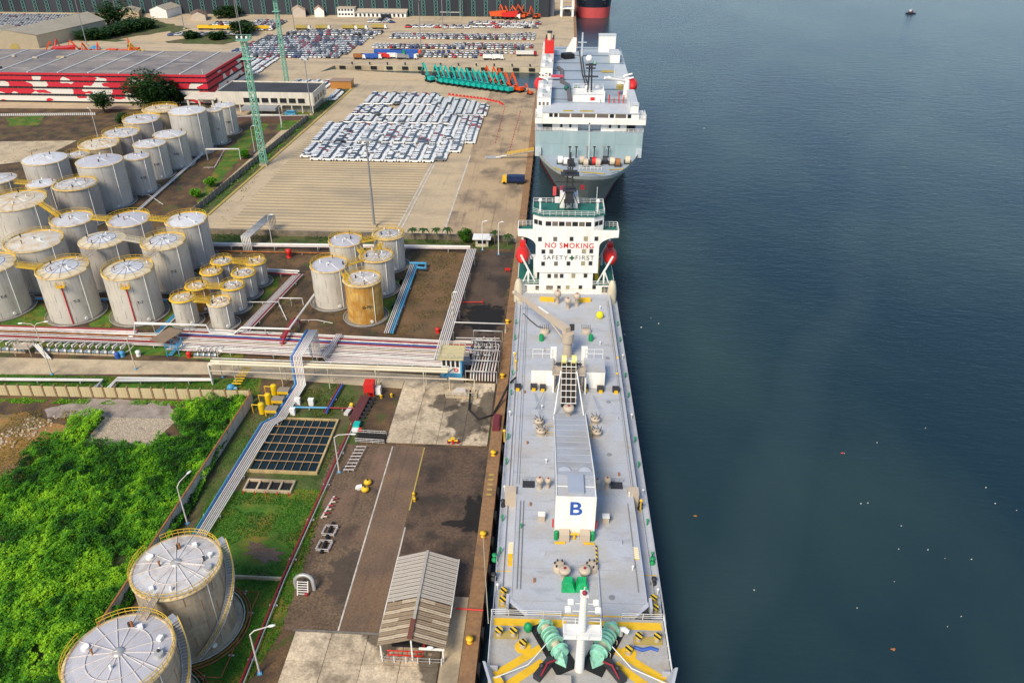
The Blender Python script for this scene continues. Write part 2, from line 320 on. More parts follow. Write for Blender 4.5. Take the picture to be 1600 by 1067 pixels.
# pond surroundings and lower terminal
patch('scrub_ground', [(400, 620), (470, 600), (600, 595), (560, 690), (520, 760), (300, 830), (200, 960), (330, 740)], .045, g_scrub, jit=.6)
patch('grass_lawn', [(385, 765), (512, 765), (440, 985), (380, 1075), (270, 1075), (205, 965), (290, 850), (330, 775)], .06, g_grass, jit=.5)
patch('burnt_ground', blob(*at(402, 862)[:2], 4.0, 2.2, a=.45), .075, g_gravel, px=False)
rect('gravel_lot', -40.2, -29.6, 74.6, 117.2, .055, g_gravel)
rect('asphalt_road', -29.35, -23.55, 74.6, 117.2, .06, g_road)
g_lot = M('grey_asphalt', (.11, .070, .047), .9, var=.2, sc=.12, fine=.36, fsc=2.2, dirt=(.035, .028, .022), dsc=.22, damt=.85, dthr=.50, coord='World')
rect('asphalt_lot', -23.3, -11.2, 80, 117.4, .055, g_lot)
stain(g_lot, at(745, 805), 2.2, 4.6, (.010, .009, .009), .95, 1.0, .7); stain(g_lot, at(717, 818), 2.6, .9, (.010, .009, .009), .9, .8, .9); stain(g_gravel, at(545, 900), 3, 5, (.05, .04, .033), .7)
for n_, x, y0, y1, mt in (('road_line', -29.45, 74.6, 117, paintw), ('road_line', -23.4, 74.6, 96, paintw), ('road_line', -23.4, 100, 117, painty)):
    rect(n_, x - .12, x + .12, y0, y1, .075, mt)
# concrete slabs laid one by one with recessed joints
slab_m = [M('slab_%d' % i, c, .9, var=.22, sc=.25, fine=.28, fsc=3, dirt=(.15, .115, .08), dsc=.28, damt=.7, dthr=.52 + .02 * i, coord='World') for i, c in enumerate([(.52, .42, .29), (.48, .385, .265), (.56, .455, .32)])]
def slabs(name, x0, x1, nx, y0, y1, ny, z):
    bed = MB().sheet([(x0 - .1, y0 - .1), (x1 + .1, y0 - .1), (x1 + .1, y1 + .1), (x0 - .1, y1 + .1)], z - .05).build(name, g_dark, kind='structure')
    dx, dy = (x1 - x0) / nx, (y1 - y0) / ny; me = [MB().bx(-dx / 2 + .035, dx / 2 - .035, -dy / 2 + .035, dy / 2 - .035, -.05, .05).mesh('slab', m) for m in slab_m]
    for i in range(nx):
        for j in range(ny): link('slab', random.choice(me), bed, (x0 + dx * (i + .5), y0 + dy * (j + .5), z + random.uniform(-.012, .012)))
for m_ in slab_m:
    for c_, a_, b_ in ((at(728, 655), 3.6, 6.5), (at(700, 630), 3, 3), (at(760, 640), 2, 6), (at(690, 1040), 3, 3), (at(600, 1000), 2.5, 2)): stain(m_, c_, a_, b_, (.055, .042, .032), .8)
slabs('concrete_pavement', -35.5, -14.2, 4, 55, 74.4, 4, .1)
slabs('concrete_apron', -31, -11.6, 4, 118, 139, 4, .1)
rect('concrete_strip', -14, -11.3, 55, 82, .09, conc)
MB().bx(-36, -14.3, 74.45, 74.75, 0, .22).build('kerb', conc_d, kind='structure')
# quay edge beam and fender timbers
qb = MB().bx(-11.2, QX + .02, -60, 391, -.5, .18).build('quay_edge', g_kerb, kind='structure')
fm = MB().box(0, 0, 0, .5, 1.6, 2.2).mesh('fender', black)
for i in range(60): link('fender', fm, qb, (QX + .28, 40 + i * 6, -1.1))
lt = MB()
for i in range(5): lt.bx(-10.6, -9.7, 104.4 + i * 1.3, 104.9 + i * 1.3, .181, .19)
lt.build('painted_mark', painty, qb)
# far quay across the basin, with its row of square fenders
qf = MB().bx(-121, 10, 437.2, 437.6, -3, .25).build('quay_edge', M('quay_cream', (.50, .42, .28), .9, var=.2, sc=.2, coord='World'), kind='structure')
fm2 = MB().box(0, 0, 0, 3.2, .5, 1.5).mesh('fender', black)
for i in range(15): link('fender', fm2, qf, (-117 + i * 8.5, 436.9, -.9))
bm_ = MB().cyl((0, 0, 0), (0, 0, 1.2), .35, .5, n=8).mesh('bollard', dark)
for i in range(13): link('mooring_post', bm_, qf, (-112 + i * 9.6, 439, .25))
MB().bx(8.2, 10.02, 438, 640, -.5, .2).build('quay_edge', g_kerb, kind='structure')
patch('sand_bank', [(500, 113), (520, 109), (660, 116), (668, 123), (660, 126), (560, 126), (480, 124)], .03, g_sand, jit=.8)
# far ground colours
patch('bare_earth', [(0, 183), (190, 188), (150, 207), (0, 211)], .03, g_dirt, jit=1.5)
patch('access_road', [(-40, 222), (120, 220), (60, 250), (-40, 262)], .035, conc)
patch('far_scrub', [(110, 62), (180, 40), (240, 32), (300, 45), (245, 58), (180, 66)], .03, g_scrub, jit=3)
patch('far_scrub', [(262, 56), (375, 56), (395, 60), (350, 70), (260, 68)], .03, g_scrub, jit=2)
patch('sandy_ground', [(185, 62), (262, 50), (300, 60), (250, 66)], .04, g_sand, jit=3)
# white lines and kerbs of the yard
for a, b in (((-33, 217), (-32.6, 290)), ((-47.5, 217), (-45.2, 290)), ((-46.2, 217), (-44.2, 290))):
    patch('yard_line', [(a[0] - .25, a[1]), (a[0] + .25, a[1]), (b[0] + .25, b[1]), (b[0] - .25, b[1])], .06, paintw, px=False)
k0, k1 = at(325, 337), at(552, 138)
MB().prism([(k0.x - .5, k0.y), (k0.x + .4, k0.y), (k1.x + .4, k1.y), (k1.x - .5, k1.y)], 0, .25).build('kerb', painty, kind='structure')
patch('verge', [(310, 350), (322, 337), (548, 138), (530, 140), (300, 335)], .04, g_scrub, jit=.5)
MB().bx(-118, -12, 212.5, 213.2, 0, 1.6).build('boundary_wall', M('old_wall', (.20, .165, .12), .9, var=.3, sc=.4, streak=((.06, .05, .04), .7, .6)), label='stained low concrete wall between the car yard and the tank terminal', cat='wall')
rect('verge', -118, -12, 207, 212.4, .035, g_scrub)
# ------------------------------------------------------------------ water
wm = bpy.data.materials.new('sea_water'); wm.use_nodes = True; n = wm.node_tree; N = n.nodes; L = n.links; b = N['Principled BSDF']
b.inputs['Roughness'].default_value = .22; b.inputs['IOR'].default_value = 1.33; b.inputs['Specular IOR Level'].default_value = .36; b.inputs['Specular Tint'].default_value = (.70, .87, 1.0, 1)
geo = N.new('ShaderNodeNewGeometry')
def wn(scale, mp, det=3):
    g = N.new('ShaderNodeMapping'); g.inputs['Scale'].default_value = mp; g.inputs['Rotation'].default_value = (0, 0, .25); L.new(geo.outputs['Position'], g.inputs[0])
    t = N.new('ShaderNodeTexNoise'); t.inputs['Scale'].default_value = scale; t.inputs['Detail'].default_value = det; L.new(g.outputs[0], t.inputs['Vector']); return t.outputs['Fac']
r = N.new('ShaderNodeValToRGB'); e = r.color_ramp.elements; e[0].position = .42; e[0].color = (.011, .030, .043, 1); e[1].position = .72; e[1].color = (.036, .066, .062, 1)
L.new(wn(.014, (1, .6, 1), 7), r.inputs[0])
tw_ = N.new('ShaderNodeTexWave'); tw_.inputs['Scale'].default_value = .0035; tw_.inputs['Distortion'].default_value = 9; tw_.inputs['Detail'].default_value = 3; tw_.inputs['Detail Scale'].default_value = .8
_g = N.new('ShaderNodeMapping'); _g.inputs['Rotation'].default_value = (0, 0, .5); L.new(geo.outputs['Position'], _g.inputs[0]); L.new(_g.outputs[0], tw_.inputs['Vector'])
r2_ = N.new('ShaderNodeValToRGB'); r2_.color_ramp.elements[0].position = .90; r2_.color_ramp.elements[1].position = 1.0; r2_.color_ramp.elements[1].color = (.12, .12, .12, 1); L.new(tw_.outputs['Fac'], r2_.inputs[0])
xm_ = N.new('ShaderNodeMix'); xm_.data_type = 'RGBA'; L.new(r2_.outputs[0], xm_.inputs[0]); L.new(r.outputs[0], xm_.inputs[6]); xm_.inputs[7].default_value = (.07, .11, .11, 1); L.new(xm_.outputs[2], b.inputs['Base Color'])
ad = N.new('ShaderNodeMath'); ad.operation = 'ADD'; L.new(wn(.9, (.45, 1.3, 1), 5), ad.inputs[0])
m2 = N.new('ShaderNodeMath'); m2.operation = 'MULTIPLY'; m2.inputs[1].default_value = .9; L.new(wn(.3, (.5, 1.2, 1), 2), m2.inputs[0]); L.new(m2.outputs[0], ad.inputs[1])
bp = N.new('ShaderNodeBump'); bp.inputs['Strength'].default_value = .35; bp.inputs['Distance'].default_value = .35; L.new(ad.outputs[0], bp.inputs['Height']); L.new(bp.outputs[0], b.inputs['Normal'])
MB().sheet([(-130, -2000), (9000, -2000), (9000, 9000), (-130, 9000)], -2.5).build('water', wm, kind='structure')
# ------------------------------------------------------------------ near ship (self-unloader) moored at the quay
SO = Vector((4.0, 120, 0)); SRZ = .0192
def tol(p):
    d = Vector(p) - SO; c, s = math.cos(-SRZ), math.sin(-SRZ); return Vector((d.x * c - d.y * s, d.x * s + d.y * c, d.z))
def SL(x, y, z): return tol(at(x, y, z))
def SF(x, y, Y): return tol(atY(x, y, 120 + Y))
ship = thing('cargo_ship', 'grey and white cargo ship moored at the quay with NO SMOKING on its bridge front', 'ship', SO, SRZ)
def ringloft(mb, levels, flip=False):
    """levels: list of (z, [(Y, half)...]) bow to stern"""
    rings = []
    for z, ol in levels: rings.append([(-h, y, z) for y, h in ol] + [(h, y, z) for y, h in reversed(ol)])
    n = len(rings[0])
    for a, b_ in zip(rings[:-1], rings[1:]): mb.add(a + b_, [((i + 1) % n, i, n + i, n + (i + 1) % n) for i in range(n)], True)
    return rings
YK = [-70, -67, -63, -58, -52, -46, -38, -20, 0, 30, 55, 65, 70, 73]
W1 = [.1, 3.5, 6.5, 9, 10.8, 11.6, 12, 12, 12, 12, 12, 11.6, 10.5, 8.5]
W0 = [.05, 1, 2.8, 5.5, 8.2, 10.2, 11.6, 12, 12, 12, 11.8, 10, 7, 3.5]
hull = MB(); WM = [(a + b_) / 2 for a, b_ in zip(W0, W1)]
ringloft(hull, [(-6, list(zip(YK, W0))), (-1.2, list(zip(YK, W0)))]); hull.m = 1
ringloft(hull, [(-1.2, list(zip(YK, W0))), (2, list(zip(YK, WM))), (4.45, list(zip(YK, W1)))])
ho = hull.build('hull', [antif, navy], ship)
dk = MB().sheet([(-h, y) for y, h in zip(YK, W1)] + [(h, y) for y, h in reversed(list(zip(YK, W1)))], 4.5).build('main_deck', deckside, ship)
# trunk deck
tr = MB(); tr.bx(-10.2, 10.2, -22, 47.5, 4.5, 7.0); tr.prism([(-9.4, -22.02), (-9.4, -44), (-6.2, -47), (6.2, -47), (9.4, -44), (9.4, -22.02)], 4.5, 6.99)
overlay(deckg, (.30, .31, .33), .6, 'noise', .5, (.35, 1.2, 1), .56, .66); overlay(deckg, (.36, .24, .14), .5, 'noise', .8, (1, 1, 1), .66, .74)
tr.build('trunk_deck', deckg, ship)
cm = MB()
for s in (-1, 1):     # coaming lips and welded seams
    cm.bx(s * 10.2 - .06, s * 10.2 + .06, -22, 47.4, 6.9, 7.12); cm.bx(s * 9.4 - .06, s * 9.4 + .06, -44, -22.1, 6.9, 7.1)
cm.build('coaming', deckside, ship)
sm_ = MB()
for y in range(-44, 47, 6):
    w_ = 9.3 if y < -22 else 10.1; sm_.bx(-w_, w_, y, y + .05, 7.0, 7.02)
sm_.build('plate_seams', P('seam', (.33, .35, .38)), ship)
for s in (-1, 1):     # sloping end caps of the trunk with dark openings under them
    q = MB(); q.add([(s * 9.6, -43.6, 7.1), (s * 9.6, -44.4, 7.1), (s * 6.1, -47.6, 6.6), (s * 6.1, -46.8, 6.9)], [(0, 1, 2, 3)] if s > 0 else [(3, 2, 1, 0)])
    q.bx(s * 9.9 - .2, s * 9.9 + .2, -44.8, -43, 4.5, 7.2); q.build('sloping_cap', deckside, ship)
    MB().bx(s * 8.2 - 1.6, s * 8.2 + 1.6, -46.6, -44.6, 4.55, 6.2).build('opening_shade', dark, ship)  # solid dark box stands in for the shade inside the opening
    for k in range(3): MB().bx(s * (6.6 + k * 1.3) - .06, s * (6.6 + k * 1.3) + .06, -47.5, -47.3, 4.5, 6.6).build('stanchion', deckside, ship)
# forecastle
YF = [-71, -69, -66, -62, -58.5, -55.4, -52, -46.9]; HF = [.2, 3.6, 6.4, 8.9, 10.6, 11.6, 11.6, 11.6]
fc = MB(); ringloft(fc, [(4.5, [(y, min(h, np.interp(y, YK, W1))) for y, h in zip(YF, HF)]), (7.4, [(y, h - .1) for y, h in zip(YF, HF)])])
fc.sheet([(-h + .1, y) for y, h in zip(YF, HF)] + [(h - .1, y) for y, h in reversed(list(zip(YF, HF)))], 7.4)
fcd = fc.build('forecastle', M('forecastle_deck', (.40, .39, .37), .65, var=.1, sc=.3, dirt=(.30, .20, .10), dsc=.3, damt=.5, dthr=.55, fine=.1, fsc=3), ship)
fcd.location.x = -.35
bw = MB()
for s in (-1, 1):
    for (y0, h0), (y1, h1) in zip(list(zip(YF, HF))[:-3], list(zip(YF, HF))[1:-2]):
        a = [(s * (h0 - .3), y0, 7.4), (s * (h1 - .3), y1, 7.4), (s * (h1 + .6), y1, 9.0), (s * (h0 + .6), y0, 9.0)]
        bq = [(x - s * .35 , y, z) for x, y, z in a]
        bw.add(a + bq, [(0, 1, 2, 3), (7, 6, 5, 4), (3, 2, 6, 7), (0, 4, 5, 1), (1, 5, 6, 2), (0, 3, 7, 4)])
bw.build('bulwark', deckside, fcd)
for s in (-1, 1):
    for k in range(6):
        y = -55.6 - k * 1.6; h = np.interp(y, YF, HF); MB().box(s * (h - .75), y, 7.9, 1.0, .12, 1.0).build('bulwark_frame', deckside, fcd)
# yellow deck markings on the forecastle
for s in (-1, 1):
    st = MB(); st.bx(s * 1.5, s * 11.2, -48.6, -47.4, 7.4, 7.43); st.build('yellow_strip', yellow, fcd)
    for a, b_ in (((3.6, -51), (10.6, -56.2)), ((4.6, -54), (10.2, -58.6))):
        d = Vector((b_[0] - a[0], b_[1] - a[1], 0)).normalized(); nn = Vector((-d.y, d.x, 0)) * .55
        pl = [(s * (p[0] + k * nn.x), p[1] + k * nn.y) for p, k in ((a, 1), (b_, 1), (b_, -1), (a, -1))]
        MB().sheet(pl, 7.435).build('yellow_strip', yellow, fcd)
    MB().box(s * 10.4, -57.6, 7.9, 1.6, 1.2, .9, rz=-s * .5).build('roller_fairlead', yellow, fcd)
    c_ = MB()
    for k in range(4): c_.ball((s * (9.4 - k * .45), -59.6 - k * .9, 7.75), .38, n=8, k=5)
    c_.build('chain_marks', painty, fcd)
ropem = P('rope_fibre', (.52, .46, .33), .9, var=.25, sc=3)
# mooring winches, each lying diagonally on a dark seat
for s in (-1, 1):
    c0 = Vector((s * 2.55, -53.2, 7.4))
    dx = Vector((s * .45, .89, 0)); dn = Vector((.89, -s * .45, 0))
    bs = MB(); bs.box(c0.x + dx.x * 1.6, c0.y + dx.y * 1.6, 7.48, 3.0, 8.0, .16, rz=-s * .467); seat = bs.build('winch_seat', black, fcd)
    tt = 4.9
    for nm, r_, L_, mt in (('warping_head', .5, .5, mint), ('bearing', .35, .3, dark), ('drum_flange', 1.15, .12, mint), ('rope_drum', .62, .9, ropem), ('drum_flange', 1.15, .12, mint), ('rope_drum', .55, .4, ropem), ('drum_flange', 1.15, .12, mint), ('shaft', .3, .35, dark), ('brake_drum', 1.05, .35, mint), ('shaft', .3, .3, dark), ('drum_flange', 1.2, .14, mint), ('rope_drum', .6, 1.0, ropem), ('drum_flange', 1.2, .14, mint), ('gear_case', 1.0, .6, mint)):
        p0 = c0 + dx * tt + Vector((0, 0, 1.35)); tt -= L_ + .02; p1 = c0 + dx * tt + Vector((0, 0, 1.35)); g = MB()
        if nm == 'rope_drum':
            nn_ = max(3, int(L_ / .11))
            for q in range(nn_): g.cyl(p0.lerp(p1, q / nn_), p0.lerp(p1, (q + .9) / nn_), r_ * (1 - .04 * (q % 2)), n=16)
        else: g.cyl(p0, p1, r_, n=18)
        g.build(nm, mt, seat)
    for t in (4.25, 2.4, 1.35, -.5):
        p = c0 + dx * t; MB().box(p.x, p.y, 8.0, 1.7, .22, 1.3, rz=-s * .467).build('winch_frame', mint, seat)
    g = MB(); g.add([c0 + dx * -.6 + dn * 1.0 + Vector((0, 0, .2)), c0 + dx * -.6 - dn * 1.0 + Vector((0, 0, .2)), c0 + dx * -.4 + Vector((0, 0, 2.3)), c0 + dx * -2.0 + Vector((0, 0, .2))], [(0, 1, 2), (0, 3, 1), (0, 2, 3), (1, 3, 2)]); g.build('motor_cover', mint, seat)
    for q in range(5):
        a_ = c0 + dx * (4 - q * 1.1) + dn * (1.3 if q % 2 else -1.3); MB().tube([a_ + Vector((0, 0, .1)), a_ + Vector((0, 0, .9)), a_ - dn * (.6 if q % 2 else -.6) + Vector((0, 0, 1.3))], .06, 5).build('brake_lever', beige if q % 2 else dark, seat)
    hy = MB(); p = c0 + Vector((s * 1.9, -2.2, .5)); hy.box(p.x, p.y, p.z, 1.0, 3.4, .9, rz=s * .6); hy.ball((p.x + s * .3, p.y, p.z + .6), .35, n=8, k=5); hy.build('winch_motor', dark, seat)
    rr = MB(); rr.tube([c0 + Vector((s * .4, -1.4, 1.2)), c0 + Vector((s * 1.5, -2.1, 1.5)), c0 + Vector((s * 2.3, -3.6, .9))], .12); rr.build('winch_lever', dred, seat)
    rope = MB(); rope.tube([c0 + dx * 2 + Vector((0, 0, 1.5)), Vector((s * 6.5, -55.2, 8.3)), Vector((s * 10.6, -57.3, 8.4))], .07, 6); rope.build('mooring_rope', white, seat)
wmid = MB()
for k in range(4): wmid.cyl((-2.2 + k * 1.2, -60.4, 8.2), (-1.4 + k * 1.2, -60.4, 8.2), .9 - .2 * (k % 2), n=14)
wmid.box(.3, -60.4, 7.8, 5.4, 1.4, .8); wmid.build('windlass', mint, fcd)
bxs = MB().bx(-3.1, -1.1, -58.2, -56.8, 7.4, 8.7).build('control_box', M('box_grey', (.42, .38, .33)), fcd)
for k in range(6): MB().box(-2.95 + k * .34, -58.22, 7.8, .14, .04, .7, ry=.5).build('warning_stripe', yellow, bxs)
# striped bollards
stripe = bpy.data.materials.new('warning_stripes'); stripe.use_nodes = True
_n = stripe.node_tree; _t = _n.nodes.new('ShaderNodeTexCoord'); _w = _n.nodes.new('ShaderNodeTexWave'); _w.inputs['Scale'].default_value = .75; _w.bands_direction = 'DIAGONAL'
_r = _n.nodes.new('ShaderNodeValToRGB'); _r.color_ramp.interpolation = 'CONSTANT'; _r.color_ramp.elements[0].color = (.02, .02, .02, 1); _r.color_ramp.elements[1].position = .5; _r.color_ramp.elements[1].color = (.75, .5, .02, 1)
_n.links.new(_t.outputs['Object'], _w.inputs['Vector']); _n.links.new(_w.outputs['Fac'], _r.inputs[0]); _n.links.new(_r.outputs[0], _n.nodes['Principled BSDF'].inputs['Base Color'])
def bollards(x, y, z, dx, dy, parent):
    b_ = MB().box(x + dx / 2, y + dy / 2, z + .1, abs(dx) + 1.3, abs(dy) + 1.1, .2).build('bollard_base', painty, parent)
    for k in (0, 1):
        MB().cyl((x + dx * k, y + dy * k, z + .2), (x + dx * k, y + dy * k, z + 1.0), .38, n=12).build('bollard', beige, b_)
        MB().cyl((x + dx * k, y + dy * k, z + 1.0), (x + dx * k, y + dy * k, z + 1.25), .52, n=12).build('bollard_cap', stripe, b_)
bollards(-10.6, -42.6, 4.5, 0, 1.6, ship); bollards(10.7, -43.2, 4.5, 0, 1.7, ship)
bollards(-10.4, -50.2, 7.4, 1.9, 0, fcd); bollards(7.9, -50.4, 7.4, 2.4, 0, fcd)
for x, y in ((-7.2, -51.9), (6.4, -52.4)):
    p_ = MB().cyl((x, y, 7.41), (x, y, 7.46), 1.05, n=20).build('pedestal_ring', yellow, fcd)
    MB().cyl((x, y, 7.46), (x, y, 8.3), .42, n=12).build('fairlead_roller', beige, p_); MB().cyl((x, y, 8.3), (x, y, 8.5), .5, n=12).build('bollard_cap', stripe, p_)
MB().ball((-6.6, -49.4, 8.2), .6, .6, .8, n=10).cyl((-6.6, -49.4, 7.4), (-6.6, -49.4, 8), .3).build('green_ventilator', green, fcd)
MB().tube([(5.6, -49.6, 7.4), (5.6, -49.6, 8.7), (6.0, -49.9, 9.0), (6.5, -50.2, 8.8)], .35).build('cowl_vent', white, fcd)
MB().tube([(7.2, -51.4, 7.5), (8.2, -51.9, 7.6), (9.4, -51.5, 7.55), (10.3, -51.8, 7.5)], .22).build('rope_coil', blue, fcd)
rl = MB(); rl.rail([(-11.6, -46.9, 7.4), (-2.2, -46.9, 7.4)], 1.1, 2.4, .06, 3); rl.build('railing', white, fcd); rl = MB(); rl.rail([(6.0, -46.9, 7.4), (11.6, -46.9, 7.4)], 1.1, 2.4, .06, 3)
rl.build('railing', white, fcd)
for s in (-1, 1): rl = MB(); rl.rail([(s * 11.55, -46.9, 7.4), (s * 11.55, -55.2, 7.4)], 1.1, 2.2, .06, 3); rl.build('railing', white, fcd)
# foremast
fb = SL(905, 1045, 7.4); ft = SF(907, 928, fb.y).z
fm_ = MB(); fm_.cyl((fb.x, fb.y, 7.4), (fb.x, fb.y, ft), .62, .42, n=14); mst = fm_.build('foremast', shipw, ship)
pz = SF(905, 985, fb.y).z
MB().bx(fb.x - 2.3, fb.x + 2.3, fb.y - 1.2, fb.y + 1.0, pz - .15, pz).build('mast_platform', white, mst)
pr = MB(); pr.rail([(fb.x - 2.3, fb.y - 1.2, pz), (fb.x + 2.3, fb.y - 1.2, pz), (fb.x + 2.3, fb.y + 1, pz), (fb.x - 2.3, fb.y + 1, pz)], 1.1, 1.5, .06, 2, True); pr.build('platform_railing', white, mst)
MB().box(fb.x, fb.y, ft + .1, 1.0, 1.0, .2).cyl((fb.x, fb.y, ft), (fb.x, fb.y, ft + 1.2), .08).build('mast_top', white, mst)
MB().ball((fb.x, fb.y - .3, ft + .6), .3).build('mast_lamp', dred, mst)
for s in (-1, 1):
    for zz, dd in ((ft - 1.6, 1.5), (ft - 2.9, 1.8)):
        MB().cyl((fb.x + s * dd, fb.y - .3, zz), (fb.x + s * dd, fb.y + .3, zz + .3), .42, n=12).bar((fb.x, fb.y, zz), (fb.x + s * dd, fb.y, zz), .09).build('floodlight', white, mst)
lad = MB()
for k in range(24): lad.bar((fb.x - .25, fb.y - .7, 8 + k * (ft - 8.5) / 24), (fb.x + .25, fb.y - .7, 8 + k * (ft - 8.5) / 24), .04)
lad.build('mast_ladder', white, mst)
# conveyor casing with the B on its front
cb = SL(897, 836, 7); CY = cb.y; ctop = SF(897, 776, CY).z; cx0, cx1 = cb.x - 2.9, cb.x + 2.9
cy1 = SL(889, 648, 7).y; CF_ = CY + 4.8; cz = lambda y: ctop if y < CF_ else ctop + (7.35 - ctop) * (y - CF_) / (cy1 - CF_); SLP = math.atan2(ctop - 7.35, cy1 - CF_)
cs = MB(); pf = [(CY, 7), (CY, ctop), (CF_, ctop), (cy1, 7.35), (cy1, 7)]; cs.add([(x, y, z) for x in (cx0, cx1) for y, z in pf], [(0, 1, 2, 3, 4), (9, 8, 7, 6, 5)] + [(i, 5 + i, 5 + (i + 1) % 5, (i + 1) % 5) for i in range(5)]); cas = cs.build('conveyor_casing', deckg, ship)
MB().bx(cx0 - .12, cx1 + .12, CY - .12, CY - .01, 7.01, ctop + .12).build('casing_front', shipw, cas)
for s, xx in ((-1, cx0), (1, cx1)): MB().tube([(xx, CY + .1, ctop + .08), (xx, CF_, ctop + .08), (xx, cy1, 7.43)], .11, 4).build('casing_edge', white, cas)
MB().bx(cx0 + .1, cx1 - .1, CY + 2.2, CY + 2.3, ctop, ctop + .1).build('roof_bead', white, cas)
lp = MB().bx(-1.2 + cb.x, 1.2 + cb.x, CY + .6, CY + 4.6, ctop, ctop + .5).build('access_hatch', P('hatch_blue', (.34, .38, .46)), cas)
for s in (-1, 1): MB().lathe([(.95, 0), (1.05, .06), (.9, .1), (0, .1)], (cb.x + s * 1.6, CY + 6.4, cz(CY + 6.4) - .05), 20).build('hatch_lid', deckside, cas)
lettering('letter_b', 'B', 3.6, blue, cas, (cb.x, CY - .14, 7 + (ctop - 7) * .70), ext=.02, bold=.06)
for k in range(9): y = CF_ + 2.4 + k * (cy1 - CF_ - 3) / 9; MB().tube([(cx0 + .1, y, cz(y) + .01), (cx1 - .1, y, cz(y) + .01)], .04, 4).build('roof_seam', deckside, cas)
for s in (-1, 1):
    MB().bx(cb.x + s * 1.55 - .75, cb.x + s * 1.55 + .75, CY - 1.5, CY - .2, 7, 8.5).build('machinery_box', beige, cas)
    MB().cyl((cb.x + s * 2.75, CY - .8, 7), (cb.x + s * 2.75, CY - .8, 8.3), .36, n=12).ball((cb.x + s * 2.75, CY - .8, 8.3), .36).build('green_motor', green, cas)
    MB().bx(cb.x + s * 2.2 - .8, cb.x + s * 2.2 + .8, CY - 1.9, CY - 1.55, 7, 7.15).build('yellow_sill', yellow, cas)
    MB().bx(cb.x + s * 3.25 - .12, cb.x + s * 3.25 + .12, CY + .3, CY + .9, 8.2, 9.4).build('fire_box', red, cas)
MB().tube([(cb.x - .7, CY - .8, 7.9), (cb.x, CY - .8, 8.2), (cb.x + .7, CY - .8, 7.9)], .15).cyl((cb.x, CY - .8, 7), (cb.x, CY - .8, 8.2), .2).build('yellow_valve', yellow, cas)
# striped safety rail along the deck
for k in range(11):
    y0 = CY - 2.2 - k * 1.6; MB().bx(cb.x + 3.1, cb.x + 3.3, y0 - 1.5, y0, 7.0, 7.35).build('deck_rail', stripe if k < 3 or k > 8 else deckside, ship)
MB().bx(-5.8, 7.6, -46.3, -46.1, 7.0, 7.02).build('yellow_line', yellow, ship)
for s in (-1, 1): MB().bx(s * 9.7, s * 11.9, -36.5, -36.35, 4.5, 4.53).build('yellow_line', yellow, ship)
# vents
def vent(px_, py_, r_, h_, z=7.0, mt=beige, par=ship, cap=True):
    p = SL(px_, py_, z); v = MB(); v.lathe([(r_ * .62, 0), (r_ * .55, h_ * .6), (r_, h_ * .68), (r_, h_ * .92), (r_ * .7, h_), (0, h_)], tuple(p), 16)
    o = v.build('mushroom_vent', mt, par)
    if cap: MB().cyl((p.x, p.y, z + h_), (p.x, p.y, z + h_ + .12), r_ * .25, n=8).build('vent_wheel', dred, o)
    return o
for a in ((843, 763, .62, 2.3), (856, 762, .5, 2.0), (933, 763, .5, 2.0), (948, 763, .62, 2.3), (888, 652, 1.0, 2.6), (871, 474, .8, 3.2), (887, 482, .8, 2.6), (901, 478, .8, 3.2), (882, 902, .85, 1.9), (913, 902, .85, 1.9)): vent(*a)
for s, px_ in ((-1, 874), (1, 924)):
    p = SL(px_, 889, 7); v = MB(); v.lathe([(.95, 0), (.95, .9), (.7, 1.0), (0, 1.0)], tuple(p), 18); o = v.build('hatch_trunk', beige, ship)
    g = MB(); [g.cyl(p + Vector((.7 * math.cos(k), .7 * math.sin(k), 1)), p + Vector((.7 * math.cos(k), .7 * math.sin(k), 1.35)), .12, n=6) for k in range(6)]; g.build('hatch_dogs', dark, o)
    p = SL(888 if s < 0 else 909, 918, 7); v = MB(); x, y = p.x, p.y
    v.add([(x - 1.0, y - .9, 7), (x + 1.0, y - .9, 7), (x + .95, y + .9, 7), (x - .95, y + .9, 7), (x - .45, y - .3, 8.3), (x + .45, y - .3, 8.3), (x + .6, y + .7, 8.5), (x - .6, y + .7, 8.5)], [(4, 5, 6, 7), (0, 1, 5, 4), (1, 2, 6, 5), (2, 3, 7, 6), (3, 0, 4, 7)])
    v.build('tarpaulin_cover', P('green_tarp', (.01, .36, .12), .5, var=.3, sc=1.2, bump=.8, bsc=2), ship)
for px_, py_ in ((846, 812), (946, 815)):
    p = SL(px_, py_, 7); o = MB().bx(p.x - .5, p.x + .5, p.y - .45, p.y + .45, 7, 8.2).build('deck_box', beige, ship)
    MB().bx(p.x - .56, p.x + .56, p.y - .5, p.y + .5, 8.2, 8.3).build('box_lid', white, o)
for px_, py_ in ((826, 756), (963, 758)):
    p = SL(px_, py_, 7); MB().bx(p.x - 1.0, p.x + 1.0, p.y - .9, p.y + .7, 7, 7.12).build('grated_hatch', dark, ship)
    g = MB(); g.rail([(p.x - 1.1, p.y + .8, 7), (p.x + 1.1, p.y + .8, 7)], 1.0, .8, .06); g.build('hatch_rail', deckside, ship)
for px_, py_ in ((798, 768), (989, 770)):
    p = SL(px_, py_, 7); MB().bx(p.x - .9, p.x + .9, p.y - .8, p.y + .8, 4.5, 7.6).build('deck_locker', beige, ship)
for px_, py_, w_ in ((809, 607, 1.3), (834, 607, 1.3), (848, 608, 1.2), (938, 610, 1.3), (962, 611, 1.3), (915, 608, 1.0)):
    p = SL(px_, py_, 7); MB().bx(p.x - w_ / 2, p.x + w_ / 2, p.y - .5, p.y + .5, 7, 7.9).build('valve_grating', dark, ship)
    MB().bx(p.x - .35, p.x + .35, p.y - 1.0, p.y - .55, 7, 7.5).build('yellow_step', yellow, ship)
